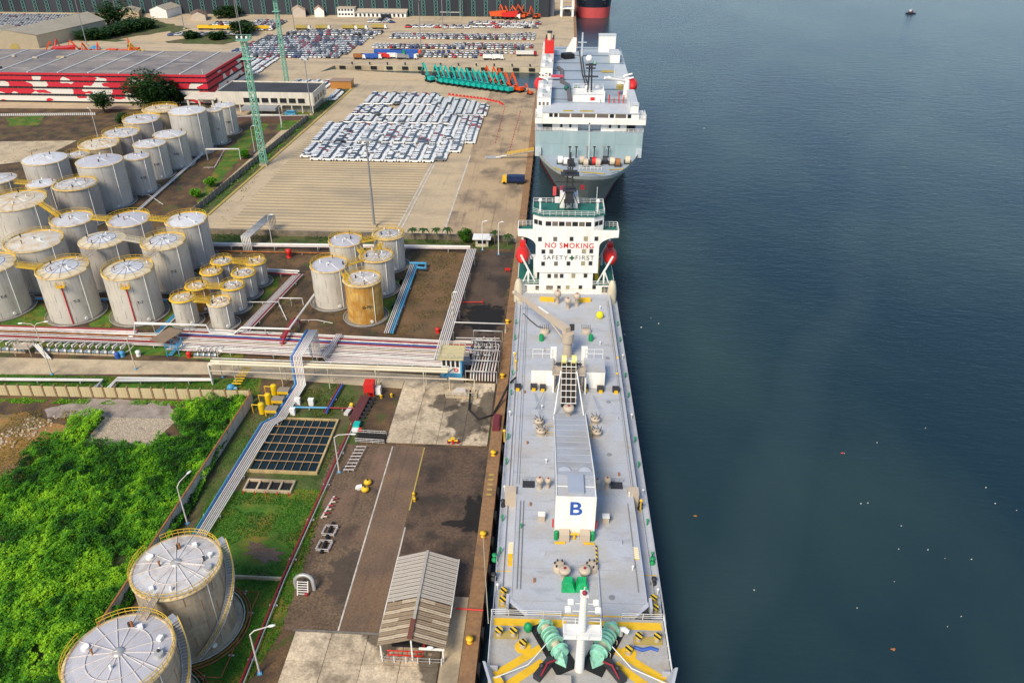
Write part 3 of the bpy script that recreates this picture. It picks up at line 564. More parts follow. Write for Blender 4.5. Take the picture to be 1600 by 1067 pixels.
for px_, py_ in ((842, 663), (930, 660), (932, 680), (845, 678)):     # hatch machinery
    p = SL(px_, py_, 7); o = MB().lathe([(.8, 0), (.8, .7), (.95, .8), (.8, 1.1), (0, 1.2)], tuple(p), 14).build('hatch_machinery', beige, ship)
    g = MB()
    for k in range(6): g.bar(p + Vector((.6 * math.cos(k * 1.05), .6 * math.sin(k * 1.05), 1.1)), p + Vector((.9 * math.cos(k * 1.05 + .4), .9 * math.sin(k * 1.05 + .4), 1.7)), .1)
    g.build('levers', dark, o)
for px_, py_ in ((860, 676), (918, 678)):
    p = SL(px_, py_, 7); g = MB(); g.rail([(p.x - .7, p.y - 1.2, 7), (p.x + .7, p.y - 1.2, 7), (p.x + .7, p.y + 1.2, 7), (p.x - .7, p.y + 1.2, 7)], 1.1, 1.0, .06, 2, True); g.build('safety_rail', yrail, ship)
for a, b_ in (((833, 612), (843, 655)), ((850, 612), (836, 640)), ((924, 615), (936, 645))):
    p, q = SL(*a, 7.9), SL(*b_, 9.2); MB().tube([p, q], .09, 6).build('derrick_stay', deckside, ship)
for i in range(34):      # flush manholes, pad eyes and small fittings
    s = -1 if i % 2 else 1; y = -43 + i * 2.6; x = s * (4.6 + (i * 37 % 11) * .42); 
    if 26 < y < 36: continue
    if i % 3 == 0: MB().cyl((x, y, 7), (x, y, 7.1), .42, n=12).build('manhole_cover', deckside if i % 2 else grey_m, ship)
    elif i % 3 == 1: MB().bx(x - .12, x + .12, y - .3, y + .3, 7, 7.35).build('pad_eye', rust if i % 4 else deckside, ship)
    else: MB().cyl((x, y, 7), (x, y, 7.7), .1, n=6).ball((x, y, 7.75), .2, n=8, k=5).build('sounding_pipe', (green, white, dred)[i % 3 - 1 if i % 5 else 0], ship)
for x in (-8.7, -8.2, 8.4): MB().tube([(x, -42, 7.12), (x, -24, 7.12)], .07, 5).build('deck_pipe', grey_m, ship)
for x in (-9.5, -9.1, 9.2, 9.6): MB().tube([(x, -20, 7.12), (x, 44, 7.12)], .07, 5).build('deck_pipe', deckside if x < 9.3 else grey_m, ship)
# white machinery houses
for (xa, xb, yt, yb) in ((830, 864, 578, 602), (913, 944, 582, 606)):
    p = SL((xa + xb) / 2, yb, 7); zt = SF((xa + xb) / 2, yt, p.y).z; x0, x1 = SF(xa, yb, p.y).x, SF(xb, yb, p.y).x
    yb_ = SL((xa + xb) / 2, 560, zt).y
    hs = MB().bx(x0, x1, p.y, yb_, 7, zt).build('deck_house', shipw, ship)
    MB().bx(x0 - .05, x1 + .05, p.y - .05, yb_ + .05, zt, zt + .12).build('house_roof', deckg, hs)
    g = MB(); g.rail([(x0 + .2, yb_, zt + .1), (x1 - .2, yb_, zt + .1)], 2.0, 2.2, .1, 2); g.build('roof_railing', white, hs)
    s = 1 if xa < 880 else -1; xi = x1 if s > 0 else x0
    MB().bx(xi - .6, xi + .6, yb_ + .1, yb_ + .7, 7, zt + 2.4).build('duct', shipw, hs); MB().bx(xi - .15 , xi + .15, p.y - 2.4, p.y - .06, 7, zt - .3).build('side_panel', shipw, hs)
# boom conveyor between the houses
p0, p1 = SL(888, 632, 8.5), SL(889, 566, 13.0); bo = MB()
def boomq(t, dx, dz): q = p0.lerp(p1, t); return Vector((q.x + dx, q.y, q.z + dz))
bo.add([boomq(0, -1.35, 0), boomq(0, 1.35, 0), boomq(1, 1.35, 0), boomq(1, -1.35, 0), boomq(0, -1.35, -.6), boomq(0, 1.35, -.6), boomq(1, 1.35, -.6), boomq(1, -1.35, -.6)], [(0, 1, 2, 3), (4, 5, 1, 0), (5, 6, 2, 1), (6, 7, 3, 2), (7, 4, 0, 3)])
boom = bo.build('boom_conveyor', black, ship)
for dx in (-1.35, -.45, .45, 1.35): MB().tube([boomq(0, dx, .25), boomq(1, dx, .25)], .09, 6).build('boom_chord', beige, boom)
for k in range(8): MB().tube([boomq(k / 7, -1.45, .3), boomq(k / 7, 1.45, .3)], .09, 6).build('boom_rung', white, boom)
for s in (-1, 1):
    MB().tube([boomq(.75, s * 1.5, .3), SL(889 + s * 24, 655, 7.1)], .13, 6).build('boom_stay', white, boom)
    MB().tube([boomq(.6, s * 1.5, .3), SL(889 + s * 22, 612, 7.1)], .1, 6).build('boom_stay', beige, boom)
    MB().cyl(boomq(1, s * .95 - .45, .7), boomq(1, s * .95 + .45, .7), .85, n=16).build('drive_drum', P('drum_cream', (.75, .68, .25)), boom)
MB().box(p1.x, p1.y - .2, 11.2, 6.2, 3.2, .2).build('drive_platform', beige, boom)
g = MB(); [g.bx(p1.x + dx - .15, p1.x + dx + .15, p1.y - 1 + dy, p1.y - .7 + dy, 7, 11.2) for dx in (-2.6, 2.6) for dy in (0, 1.6)]; g.build('platform_legs', beige, boom)
g = MB(); g.rail([(p1.x - 3.1, p1.y - 1.8, 11.3), (p1.x + 3.1, p1.y - 1.8, 11.3), (p1.x + 3.1, p1.y + 1.4, 11.3), (p1.x - 3.1, p1.y + 1.4, 11.3)], 1.1, 1.5, .07, 2, True); g.build('platform_railing', beige, boom)
g = MB(); [g.ball((p1.x + (k - 4) * .55, p1.y + .6, 12.2), .33, n=8, k=5) for k in range(9)]; g.build('drive_gear', dark, boom)
# deck crane
kb = SL(886, 556, 7); kz = SF(887, 520, kb.y).z
kr = MB(); kr.cyl((kb.x, kb.y, 7), (kb.x, kb.y, kz - 2), 1.0, .85, n=16); kr.cyl((kb.x, kb.y, kz - 2), (kb.x, kb.y, kz), 1.25, n=16); crn = kr.build('deck_crane', beige, ship)
kt = Vector((kb.x, kb.y, kz + .6)); ke = SL(804, 457, 13.2); dj = (ke - kt).normalized(); nj = Vector((-dj.y, dj.x, 0)).normalized()
jb = MB(); ws = ((0, .62, .6), (.5, .5, .5), (1, .3, .28)); vs = []
for t, a, h_ in ws:
    c_ = kt.lerp(ke, t); vs += [c_ - nj * a + Vector((0, 0, -h_)), c_ + nj * a + Vector((0, 0, -h_)), c_ + nj * a + Vector((0, 0, h_)), c_ - nj * a + Vector((0, 0, h_))]
jb.add(vs, [(3, 2, 1, 0), (8, 9, 10, 11)] + [(i * 4 + j, i * 4 + (j + 1) % 4, i * 4 + 4 + (j + 1) % 4, i * 4 + 4 + j) for i in range(2) for j in range(4)])
jib = jb.build('crane_jib', beige, crn)
c_ = kt.lerp(ke, .45) - nj * .1; MB().box(c_.x, c_.y, c_.z + .56, 3.6, .5, .03, rz=math.atan2(dj.y, dj.x), ry=-math.asin(dj.z)).build('maker_plate', white, jib)
MB().tube([Vector((kb.x - .9, kb.y - .4, kz - 1.2)), kt.lerp(ke, .36) + Vector((0, 0, -.6))], .17).build('jib_ram', beige, crn)
MB().bx(kb.x + .3, kb.x + 1.3, kb.y + .6, kb.y + 1.4, kz + .2, kz + 1.3).build('crane_hood', dark, crn)
MB().ball(tuple(ke), .6, .6, .5).build('jib_head', beige, jib)
# fittings aft of the houses
for px_, py_ in ((851, 520), (916, 520)):
    p = SL(px_, py_, 7); o = MB().lathe([(1.0, 0), (1.0, .8), (.7, .9), (0, .9)], tuple(p), 12).build('tank_hatch', beige, ship)
    g = MB()
    for k in range(5): g.bar(p + Vector((-1 + k * .45, .2, .9)), p + Vector((-1 + k * .45, .5, 1.8)), .1)
    g.build('valve_stems', dark, o)
    q = SL(px_ - 5 if px_ < 880 else px_ + 7, py_ + 12, 7); MB().cyl(tuple(q), tuple(q + Vector((0, 0, 1.4))), .5, n=12).build('green_drum', green, ship)
p = SL(937, 497, 7); MB().ball((p.x, p.y, 7.8), .85, .85, .9).build('yellow_buoy', P('bright_yellow', (.8, .65, .01)), ship)
for px_, py_, r_ in ((855, 470, -.1), (911, 471, .1)):
    p = SL(px_, py_, 7); MB().box(p.x, p.y, 7.4, 3.4, .9, .8, rz=r_).build('yellow_guard', yellow, ship)
for px_, py_ in ((810, 455), (955, 458)):
    p = SL(px_, py_ + 12, 5); MB().lathe([(1.15, 0), (1.1, 3), (.8, 5), (.3, 6)], (p.x, p.y, 4.5), 12).build('post_tank', cream, ship)
MB().tube([SL(818, 490, 7.1), SL(828, 500, 7.1), SL(840, 510, 7.1), SL(855, 514, 7.1)], .12, 6).build('deck_hose', dark, ship)
for px_, py_, s in ((805, 568, 1), (806, 580, 1), (964, 575, 1), (963, 600, 1), (788, 690, 1), (1000, 800, 1)):
    p = SL(px_, py_, 4.5); MB().cyl((p.x, p.y, 4.5), (p.x, p.y, 7), .12).ball((p.x, p.y, 7), .3).build('yellow_davit', yellow, ship)
for px_, py_ in ((798, 857), (994, 865)):
    p = SL(px_, py_, 7); o = MB().bx(p.x - .35, p.x + .35, p.y - 1.1, p.y + 1.1, 4.5, 7.1).build('deck_ladder', yellow, ship)
    g = MB(); [g.bx(p.x - .4, p.x + .4, p.y - 1 + k * .4, p.y - .85 + k * .4, 7.1, 7.2) for k in range(6)]; g.build('ladder_rungs', white, o)
for k, (px_, py_) in enumerate(((786, 790), (1000, 795), (772, 905), (1021, 912), (773, 875), (1019, 880))):
    p = SL(px_, py_, 4.5); o = MB().lathe([(.45, 0), (.45, .3), (.18, .4), (.18, .9), (.4, 1.0), (.4, 1.2), (0, 1.25)], tuple(p), 10).build('deck_valve', dark if k < 4 else green, ship)
for s in (-1, 1):
    g = MB(); g.rail([(s * 11.9, -46, 4.5), (s * 11.95, -20, 4.5), (s * 11.95, 0, 4.5), (s * 11.95, 47, 4.5)], 1.1, 2.5, .06, 3); g.build('side_railing', deckside, ship)
    for k in range(12):
        y = -40 + k * 7; MB().cyl((s * 11.5, y, 4.5), (s * 11.5, y, 5.5), .12, n=6).ball((s * 11.5, y, 5.6), .24, n=8, k=5).build('air_pipe', green if k % 3 else white, ship)
    p = MB(); p.tube([(s * 10.9, -40, 4.8), (s * 10.9, 46, 4.8)], .12, 6); p.build('deck_pipe', deckside, ship)
# ------------------------------------------------------------------ superstructure
YS = 50.0
Z = lambda py_: SF(886, py_, YS).z
X = lambda px_, py_=400: SF(px_, py_, YS).x
zz = lambda v: 300 + v / 5.927
xx = lambda v: 780 + v / 5.927
zb, z1, z2, z3, zw0, zw1, zwh = 4.5, Z(zz(862)), Z(zz(742)), Z(zz(500)), Z(zz(412)), Z(zz(345)), Z(zz(240))
ss = MB(); ss.bx(X(xx(255), 450), X(xx(950), 450), YS, YS + 17, zb, z1); acc = ss.build('accommodation', shipw, ship)
MB().bx(X(xx(372), 430), X(xx(868), 430), YS + .02, YS + 16, z1, z2).build('boat_deck_house', shipw, acc)
xl, xr = X(xx(337), 400), X(xx(920), 400); wl, wr = X(xx(175), 360), X(xx(1110), 360)
MB().bx(xl, xr, YS - .3, YS + 14, z2, zw0).build('accommodation_tower', shipw, acc)
for s, xa, xb in ((-1, xl, wl), (1, xr, wr)):    # flared wing brackets
    pl = [(xa, zw0), (xb, zw0)] + [(xa + (xb - xa) * (1 - math.sin(t)) * 1.0, zw0 - (zw0 - z3) * (1 - math.cos(t)) ) for t in [math.pi / 2 * k / 10 for k in range(1, 11)]]
    pl = [(xa, zw0 + .01), (xb, zw0 + .01)] + [(xb + (xa - xb) * math.sin(math.pi / 2 * k / 10), zw0 - (zw0 - z3) * (1 - math.cos(math.pi / 2 * k / 10))) for k in range(11)]
    MB().xz(pl, YS - .3, YS + 4).build('wing_bracket', shipw, acc)
br = MB().bx(wl, wr, YS - .32, YS + 5, zw0, zw0 + .3).build('bridge_deck', shipw, acc)
MB().bx(wl, wr, YS - .34, YS - .2, zw0 + .3, zw1).build('bridge_bulwark', shipw, br)
for s, x in ((-1, wl), (1, wr)):
    MB().bx(x - .08, x + .08, YS - .19, YS + 5, zw0 + .3, zw1 - .1).build('bridge_bulwark', shipw, br)
    MB().bx(min(x, x - s * 3.4), max(x, x - s * 3.4), YS - .15, YS + 5, zw0 + .3, zw0 + .35).build('wing_deck', gdeck, br)
    g = MB(); g.rail([(x, YS + 5, zw0 + .3), (x - s * 3.6, YS + 5, zw0 + .3)], 1.4, .9, .07, 3); g.build('wing_railing', white, br)
# wheelhouse with angled corners
hx0, hx1 = X(xx(312), 345) , X(xx(978), 345); ymid = YS + .9
fp = [(hx0, ymid + 1.6), (hx0 + 2.4, ymid), (hx1 - 2.4, ymid), (hx1, ymid + 1.6), (hx1, ymid + 8), (hx0, ymid + 8)]
wh = MB().prism(fp, zw0 + .3, zwh).build('wheelhouse', shipw, br)
MB().prism([(x + (-.3 if x < 3 else .3), y - .3) for x, y in fp], zwh, zwh + .2).build('wheelhouse_roof', gdeck, wh)
nwin = 7
for k in range(nwin):
    xa = hx0 + 2.8 + (hx1 - hx0 - 5.6) * k / nwin; MB().bx(xa + .12, xa + (hx1 - hx0 - 5.6) / nwin - .12, ymid - .03, ymid + .1, zw1 + .35, zw1 + 1.45).build('window', glass_g if k % 2 else glass, wh)
for s in (-1, 1):
    c0 = Vector((hx0 if s < 0 else hx1, ymid + 1.6, 0)); c1 = Vector((hx0 + 2.4 if s < 0 else hx1 - 2.4, ymid, 0)); ang = math.atan2(c1.y - c0.y, c1.x - c0.x)
    for t in (.3, .72):
        q = c0.lerp(c1, t); MB().box(q.x, q.y, zw1 + .9, 1.0, .12, 1.1, rz=ang).build('window', glass, wh)
g = MB(); g.rail([(x, y - .3, zwh + .2) for x, y in fp], 1.2, 1.5, .07, 3, True); g.build('roof_railing', white, wh)
MB().bx(886 * 0 + X(xx(565), 330), X(xx(735), 330), ymid + 4.5, ymid + 7, zwh + .2, zwh + 3.6).build('mast_house', shipw, wh)
mx = (X(xx(565), 330) + X(xx(735), 330)) / 2; my = ymid + 3.6; mtop = SF(890, 262, my).z
rm = MB()
for sx in (-.7, .7):
    for sy in (-.5, .5): rm.bar((mx + sx * 1.3, my + sy, zwh + .2), (mx + sx * .7, my + sy, mtop), .16)
for k in range(10):
    za, zb_ = zwh + .2 + (mtop - zwh) * k / 10, zwh + .2 + (mtop - zwh) * (k + 1) / 10
    rm.bar((mx - .8, my - .5, za), (mx + .8, my - .5, zb_), .1); rm.bar((mx + .8, my - .5, za), (mx - .8, my - .5, zb_), .1)
rms = rm.build('radar_mast', dark, wh)
for zk, wd in ((mtop - 1.5, 3.2), (mtop - 5.2, 2.4), (mtop - 8, 1.8)):
    MB().box(mx, my, zk, wd * 1.3, 2.4, .25).build('mast_platform', dark, rms); MB().box(mx, my - .6, zk + .9, wd, .5, .4).build('radar_scanner', dark, rms)
MB().box(mx, my, mtop - 3.4, 6.6, .2, .25).build('mast_yard', dark, rms); MB().box(mx, my, mtop - 6.6, 1.6, 1.6, 2.6).build('mast_cabin', dark, rms)
MB().cyl((mx, my, mtop - 2), (mx, my, mtop + 3.5), .16).box(mx, my, mtop + 1.4, 1.5, .8, .9).build('top_mast', dark, rms)
MB().box(mx - 3.4, my, mtop - 5.6, .8, .05, 2.2).build('signal_flag', M('flag_red_white', (.62, .08, .08)), rms); MB().box(mx + 2.9, my, mtop - 4.6, .9, .05, 1.1).build('signal_flag', dred, rms)
for s in (-1, 1):
    MB().tube([(mx + s * .9, my - .4, zwh + 4.6), (mx + s * 2.6, my - .5, zwh + .4)], .09, 6).build('mast_strut', dark, rms)
    MB().cyl((mx + s * 6.6, ymid + 2, zwh + .2), (mx + s * 6.6, ymid + 2, zwh + 3), .22).ball((mx + s * 6.6, ymid + 2, zwh + 3), .5).build('satellite_dome', white, wh)
MB().tube([(mx + 6.3, ymid + 3, zwh + .2), (mx + 6.3, ymid + 3, zwh + 6)], .06).build('whip_aerial', white, wh)
# portholes
rows = [(435, [377, 518, 670, 801, 900]), (550, [409, 482, 647, 783, 853]), (662, [406, 525, 641, 775, 845]), (776, [463, 525, 578, 687, 799]), (884, [352, 466, 553, 633, 752, 879])]
k = 0
for vy, xs in rows:
    y_ = YS - .3 if vy < 745 else (YS + .02 if vy < 860 else YS)
    for vx in xs:
        q = SF(xx(vx), zz(vy), y_); wd = .75 if not (vy == 884 and vx == 466) else 1.5
        o = MB().bx(q.x - wd / 2 - .08, q.x + wd / 2 + .08, y_ - .06, y_ + .05, q.z - .55, q.z + .55).build('porthole', grey_m, acc)
        MB().bx(q.x - wd / 2, q.x + wd / 2, y_ - .07, y_ + .02, q.z - .47, q.z + .47).build('pane', (glass, glass_g, glass, glass_l, glass)[k % 5], o); k += 1
q = SF(xx(650), zz(499), YS - .3); lettering('no_smoking_text', 'NO SMOKING', 1.85, red, acc, (q.x, YS - .33, q.z), space=1.16, bold=.025, width=SF(xx(876), zz(499), YS).x - SF(xx(427), zz(499), YS).x)
q = SF(xx(520), zz(609), YS - .3); lettering('safety_text', 'SAFETY', 1.55, P('text_grey', (.10, .11, .11)), acc, (q.x, YS - .33, q.z), space=1.2, bold=.01, width=SF(xx(633), zz(609), YS).x - SF(xx(408), zz(609), YS).x)
q = SF(xx(791), zz(613), YS - .3); lettering('first_text', 'FIRST', 1.55, P('text_grey2', (.10, .11, .11)), acc, (q.x, YS - .33, q.z), space=1.22, bold=.01, width=SF(xx(877), zz(609), YS).x - SF(xx(706), zz(609), YS).x)
q = SF(xx(673), zz(611), YS - .3); MB().box(q.x, YS - .33, q.z, .4, .04, 1.2).box(q.x, YS - .335, q.z, 1.2, .04, .4).build('cross_emblem', P('emblem', (.02, .09, .05)), acc)
# boat decks, lifeboats and davits
for s, xa, xb in ((-1, X(xx(168), 440), X(xx(372), 440)), (1, X(xx(868), 440), X(xx(1075), 440))):
    bd = MB().bx(xa, xb, YS + .05, YS + 14, z1 - .35, z1).build('boat_deck', shipw, acc)
    MB().bx(xa + .15, xb - .15, YS + .2, YS + 13.9, z1, z1 + .04).build('deck_covering', gdeck, bd)
    g = MB(); g.rail([(xa, YS + .1, z1), (xb, YS + .1, z1)], 1.15, 1.3, .07, 3); g.build('boat_deck_railing', white, bd)
    for xp in (xa + .4, xb - .4): MB().bx(xp - .1, xp + .1, YS + .2, YS + .4, 4.5, z1 - .35).build('deck_pillar', shipw, bd)
    MB().bx((xa + xb) / 2 - .6, (xa + xb) / 2 + .6, YS + 1.2, YS + 1.6, 4.5, z1 - .5).build('stair', cream, bd)
    lx = xa + 1.0 if s < 0 else xb - 1.0; lz = z1 + 4.6
    lb = MB(); n_ = 14; prof = [(math.sin(math.pi * i / n_) ** .55, i / n_) for i in range(n_ + 1)]; vs = []; fs = []
    for w_, t in prof:
        for j in range(12):
            a = 2 * math.pi * j / 12; vs.append((lx + 1.75 * max(.03, w_) * math.cos(a), YS + 2.5 + 8.5 * t, lz + (2.1 if math.sin(a) > 0 else 1.5) * max(.03, w_) * math.sin(a)))
    for i in range(n_):
        for j in range(12): fs.append((i * 12 + j, i * 12 + (j + 1) % 12, (i + 1) * 12 + (j + 1) % 12, (i + 1) * 12 + j))
    lb.add(vs, fs, True); lbo = lb.build('lifeboat', red, bd)
    MB().bx(lx - .7, lx + .7, YS + 8, YS + 9.6, lz + 1.6, lz + 2.7).build('lifeboat_cabin', red, lbo)
    MB().tube([(lx - 1.7, YS + 6.7, lz - .2), (lx + 1.7, YS + 6.7, lz - .2)], .12).build('rubbing_strake', white, lbo)
    for yy in (YS + 1.4, YS + 11.2):
        xi = lx - s * 1.6
        MB().tube([(xi, yy, z1), (xi, yy, z1 + 3.2), (lx + s * .2, yy, lz + 2.4)], .26, 6).build('davit', shipw, bd)
        MB().tube([(xi - s * 1.6, yy, z1), (xi, yy, z1 + 3.4)], .18, 6).build('davit_leg', shipw, bd)
        MB().tube([(xi + s * 1.2, yy, z1), (xi, yy, z1 + 3.3)], .18, 6).build('davit_leg', shipw, bd)
    for k in range(3): MB().bx(xb - 1.5 if s < 0 else xa + .6, xb - .6 if s < 0 else xa + 1.5, YS + 3 + k, YS + 3.2 + k, z1, z1 + 5).build('ladder_frame', yrail if s > 0 else white, bd)
# bulkhead rail, stern and funnel
g = MB(); g.rail([(-10, YS - 2, 7), (10, YS - 2, 7)], 1.1, 1.6, .07, 2); g.build('break_railing', cream, ship)
MB().bx(-10.2, 10.2, YS - 2.6, YS - .02, 4.51, 6.2).build('break_bulkhead', shipw, ship)
MB().bx(mx - 3, mx + 3, YS + 17.1, YS + 21, 4.5, zwh - 3).build('funnel_casing', shipw, acc); MB().bx(mx - 1.8, mx + 1.8, YS + 17.6, YS + 20.5, zwh - 3, zwh + .1).build('funnel', dred, acc)
# ------------------------------------------------------------------ vehicle carrier behind
CO = Vector((9.0, 290, 0))
car = thing('vehicle_carrier', 'tall blue-grey vehicle carrier with red funnel moored behind the first ship', 'ship', CO)
def CL(x, y, z): return at(x, y, z) - CO
def CF(x, y, Y): return atY(x, y, CO.y + Y) - CO
ZR = 17.0                                   # forecastle rail level
b0 = CL(920, 276, ZR + 1.2); f0 = CL(920, 244, ZR); YB, YFc = b0.y, f0.y
wl_ = CL(833, 262, ZR + 1.2).x; wr_ = CL(1008, 262, ZR + 1.2).x; cxm = (wl_ + wr_) / 2; hb = (wr_ - wl_) / 2
CO.x += cxm; car.location = CO
cs0 = CL(905, 352, -2.5).y                  # stem at the waterline
ST = CL(900, 82, 29).y + 6
def outline(yb, full, h, pw): 
    t = [0, .015, .05, .1, .2, .35, .55, .8, 1]; o = [(yb + (full - yb) * q, max(.15, h * q ** pw)) for q in t]
    return o + [(full + (ST - full) * k / 4, h) for k in range(1, 5)]
lv = [(-6, outline(cs0 + 3, cs0 + 62, hb - .4, .8)), (-1.0, outline(cs0, cs0 + 60, hb - .3, .78))]
hm = MB(); ringloft(hm, lv); hm.m = 1
top = (ZR, outline(YB + .6, -46, hb, .36)); mid = [(z, [(a[0] * (1 - t) + c[0] * t, a[1] * (1 - t) + c[1] * t) for a, c in zip(lv[1][1], top[1])]) for z, t in ((4, .2), (9, .48), (13, .74))]
ringloft(hm, [lv[1]] + mid + [top]); hm.build('hull', [P('worn_antifouling', (.12, .02, .02), .6), hullgrey], car)
rim = MB(); r2 = (ZR + 1.2, outline(YB, -46, hb + .15, .36)); ringloft(rim, [top, r2])
rim.build('bow_bulwark', P('bow_rim', (.40, .44, .42)), car)
MB().sheet([(-h, y) for y, h in top[1]] + [(h, y) for y, h in reversed(top[1])], ZR + .02).build('forecastle_deck', cdeck, car)
# block
zt = CF(920, 207, YFc).z; zbr0 = CF(920, 194, YFc).z; zbr1 = CF(920, 177, YFc).z
blk = MB().bx(-hb, hb, YFc, ST, ZR + .03, zt).build('garage_block', bluegrey, car)
g = MB(); [g.bx(x - .06, x + .06, YFc - .03, YFc + .02, ZR, zt) for x in (-8, 0, 8)]; g.bx(-hb, hb, YFc - .03, YFc + .02, (zt + ZR) / 2, (zt + ZR) / 2 + .06); g.build('plate_seams', P('seam2', (.26, .34, .36)), blk)
MB().bx(-.2, .2, YFc - .5, YFc - .1, ZR, zt + 3).cyl((0, YFc - 9, ZR), (0, YFc - 9, ZR + 10), .35, .2).build('fore_mast', P('mast_g', (.45, .52, .52)), car)
MB().bx(-hb, hb, YFc + .05, YFc + 12, zt, zt + .1).build('promenade_deck', cdeck, blk)
for xa, xb in ((863, 903), (939, 979)):
    o = MB().bx(CF(xa, 200, YFc + 1).x, CF(xb, 200, YFc + 1).x, YFc + 1, YFc + 10, zt + .1, zbr0 + .3).build('deck_house', shipw, blk)
    for q in (.35, .7):
        x = CF(xa + (xb - xa) * q, 200, YFc + 1).x; MB().bx(x - .35, x + .35, YFc + .93, YFc + 1.05, zt + 1.1, zt + 2.1).build('window', glass, o)
MB().bx(CF(903, 200, YFc + 3).x, CF(939, 200, YFc + 3).x, YFc + 3, YFc + 9, zt + .1, zbr0 + .3).build('recess_wall', P('lgrey', (.6, .62, .66)), blk)
for s in (-1, 1): g = MB(); g.rail([(s * (hb * .45), YFc + .1, zt + .1), (s * hb, YFc + .1, zt + .1), (s * hb, YFc + 12, zt + .1)], 1.1, 1.6, .08, 3); g.build('deck_railing', white, blk)
for s in (-1, 1): MB().bx(s * (hb - 1.2) - 1, s * (hb - 1.2) + 1, YFc + 2, YFc + 8, zt + .1, zbr0 + .2).build('wing_support', P('lg2', (.5, .53, .58)), blk)
bx0, bx1 = CF(836, 190, YFc).x, CF(1009, 190, YFc).x
brd = MB().bx(bx0, bx1, YFc - .5, YFc + 10, zbr0, zbr0 + 1.6).build('bridge', shipw, blk)
MB().bx(bx0 + 2.2, bx1 - 2.2, YFc - .3, YFc + 10, zbr0 + 1.61, zbr1).build('bridge_upper', shipw, brd)
nw = 9; xs0, xs1 = CF(858, 183, YFc).x, CF(986, 183, YFc).x; k = 0
for wd in (1, 1, 3, 3.2, 3.2, 3.2, 1.2, 3, 1):
    t0 = k / 23; k += wd + .4
    xa = xs0 + (xs1 - xs0) * t0; MB().bx(xa, xa + (xs1 - xs0) * wd / 23, YFc - .36, YFc - .25, zbr0 + 2.0, zbr0 + 3.1).build('bridge_window', glass_g if wd > 2 else glass, brd)
MB().bx(bx0 + 2.0, bx1 - 2.0, YFc - .5, YFc + 10, zbr1, zbr1 + .25).build('bridge_roof', P('roofg', (.5, .52, .54)), brd)
for a, b_ in ((-8, -5), (-3, 1)): MB().bx(a, b_, YFc + .3, YFc + 1.2, zbr1 + .26, zbr1 + .5).build('roof_hatch', painty, brd)
for s in (-1, 1):
    x = bx0 if s < 0 else bx1; g = MB(); g.rail([(x, YFc - .4, zbr0 + 1.6), (x - s * 2.2, YFc - .4, zbr0 + 1.6)], 1.2, .7, .1, 3); g.rail([(x, YFc - .4, zbr0 + 1.6), (x, YFc + 6, zbr0 + 1.6)], 1.2, 1.0, .1, 3); g.build('wing_railing', white, brd)
ZT = zbr1 - .4                               # weather deck
tw = lambda py_: (CL(857, py_, ZT).x, CL(985, py_, ZT).x)
MB().bx(-hb + 1.6, hb - 1.6, YFc + 10.02, ST, zt, ZT).build('upper_block', P('ub', (.45, .5, .54)), blk)
wdk = MB().bx(-hb + 1.5, hb - 1.5, YFc + 9.8, ST + .1, ZT, ZT + .15).build('weather_deck', cdeck, blk)
for i, y in enumerate(np.linspace(YFc + 16, ST - 4, 7)): MB().bx(-hb + 2, hb - 2, y, y + .8, ZT + .15, ZT + .22 + .1 * (i % 2)).build('cable_tray', P('tray%d' % i, (.10, .14, .17)), wdk)
MB().tube([(-6, YFc + 14, ZT + .4), (-6.4, YFc + 34, ZT + .4), (-8.6, YFc + 38, ZT + .4), (-8.6, YFc + 55, ZT + .4), (-10, YFc + 60, ZT + .4)], .7, 6).build('cable_duct', P('duct', (.12, .10, .10)), wdk)
for dx in (-.4, .4): MB().tube([(.6 + dx, YFc + 20, ZT + .4), (-1 + dx, YFc + 50, ZT + .4), (-1.6 + dx, ST - 4, ZT + .4)], .22, 6).build('deck_pipe', dark, wdk)
# island on the bridge roof
iz = ZT + 1; a = CL(895, 160, ZT); b_ = CL(943, 160, ZT)
isl = MB().bx(a.x, b_.x, a.y, a.y + 9, ZT + .15, ZT + 2.2).build('radar_house', shipw, wdk)
g = MB(); g.rail([(a.x, a.y, ZT + 2.2), (b_.x, a.y, ZT + 2.2), (b_.x, a.y + 9, ZT + 2.2), (a.x, a.y + 9, ZT + 2.2)], 1.3, 1.5, .1, 3, True); g.build('railing', white, isl)
MB().bx(b_.x - 4.2, b_.x - 2.8, a.y - .06, a.y - .01, ZT + .6, ZT + 1.6).build('red_sign', red, isl)
mx_ = (a.x + b_.x) / 2 + .4; g = MB(); g.bar((mx_ - .6, a.y + 4, ZT + 2), (mx_ - .3, a.y + 4, ZT + 11), .35); g.bar((mx_ + .6, a.y + 4, ZT + 2), (mx_ + .3, a.y + 4, ZT + 11), .35); g.box(mx_, a.y + 4, ZT + 7, 5, 1.2, .3); g.box(mx_, a.y + 4, ZT + 9.5, 3, 1, .3); g.box(mx_, a.y + 3.6, ZT + 10.6, 3.4, .4, .5)
rmc = g.build('radar_mast', dark, isl); MB().ball((mx_ - .6, a.y + 4, ZT + 12.4), 1.1).build('radar_dome', white, rmc); MB().ball((mx_ + 1.2, a.y + 5, ZT + 10.8), .7).build('radar_dome', lattice_g, rmc)
for k in range(4): MB().ball((a.x - 2 + k * 3.4, a.y + 14, ZT + 1.1), .9, n=8).cyl((a.x - 2 + k * 3.4, a.y + 14, ZT), (a.x - 2 + k * 3.4, a.y + 14, ZT + 1), .4).build('deck_ventilator', gdeck if k < 2 else white, wdk)
for k in range(7):
    x = hb - 4 - k * 1.5; MB().cyl((x, YFc + 13, ZT), (x, YFc + 13, ZT + 1.6 + (k % 3)), .18).build('red_standpipe', red if k < 5 else white, wdk)
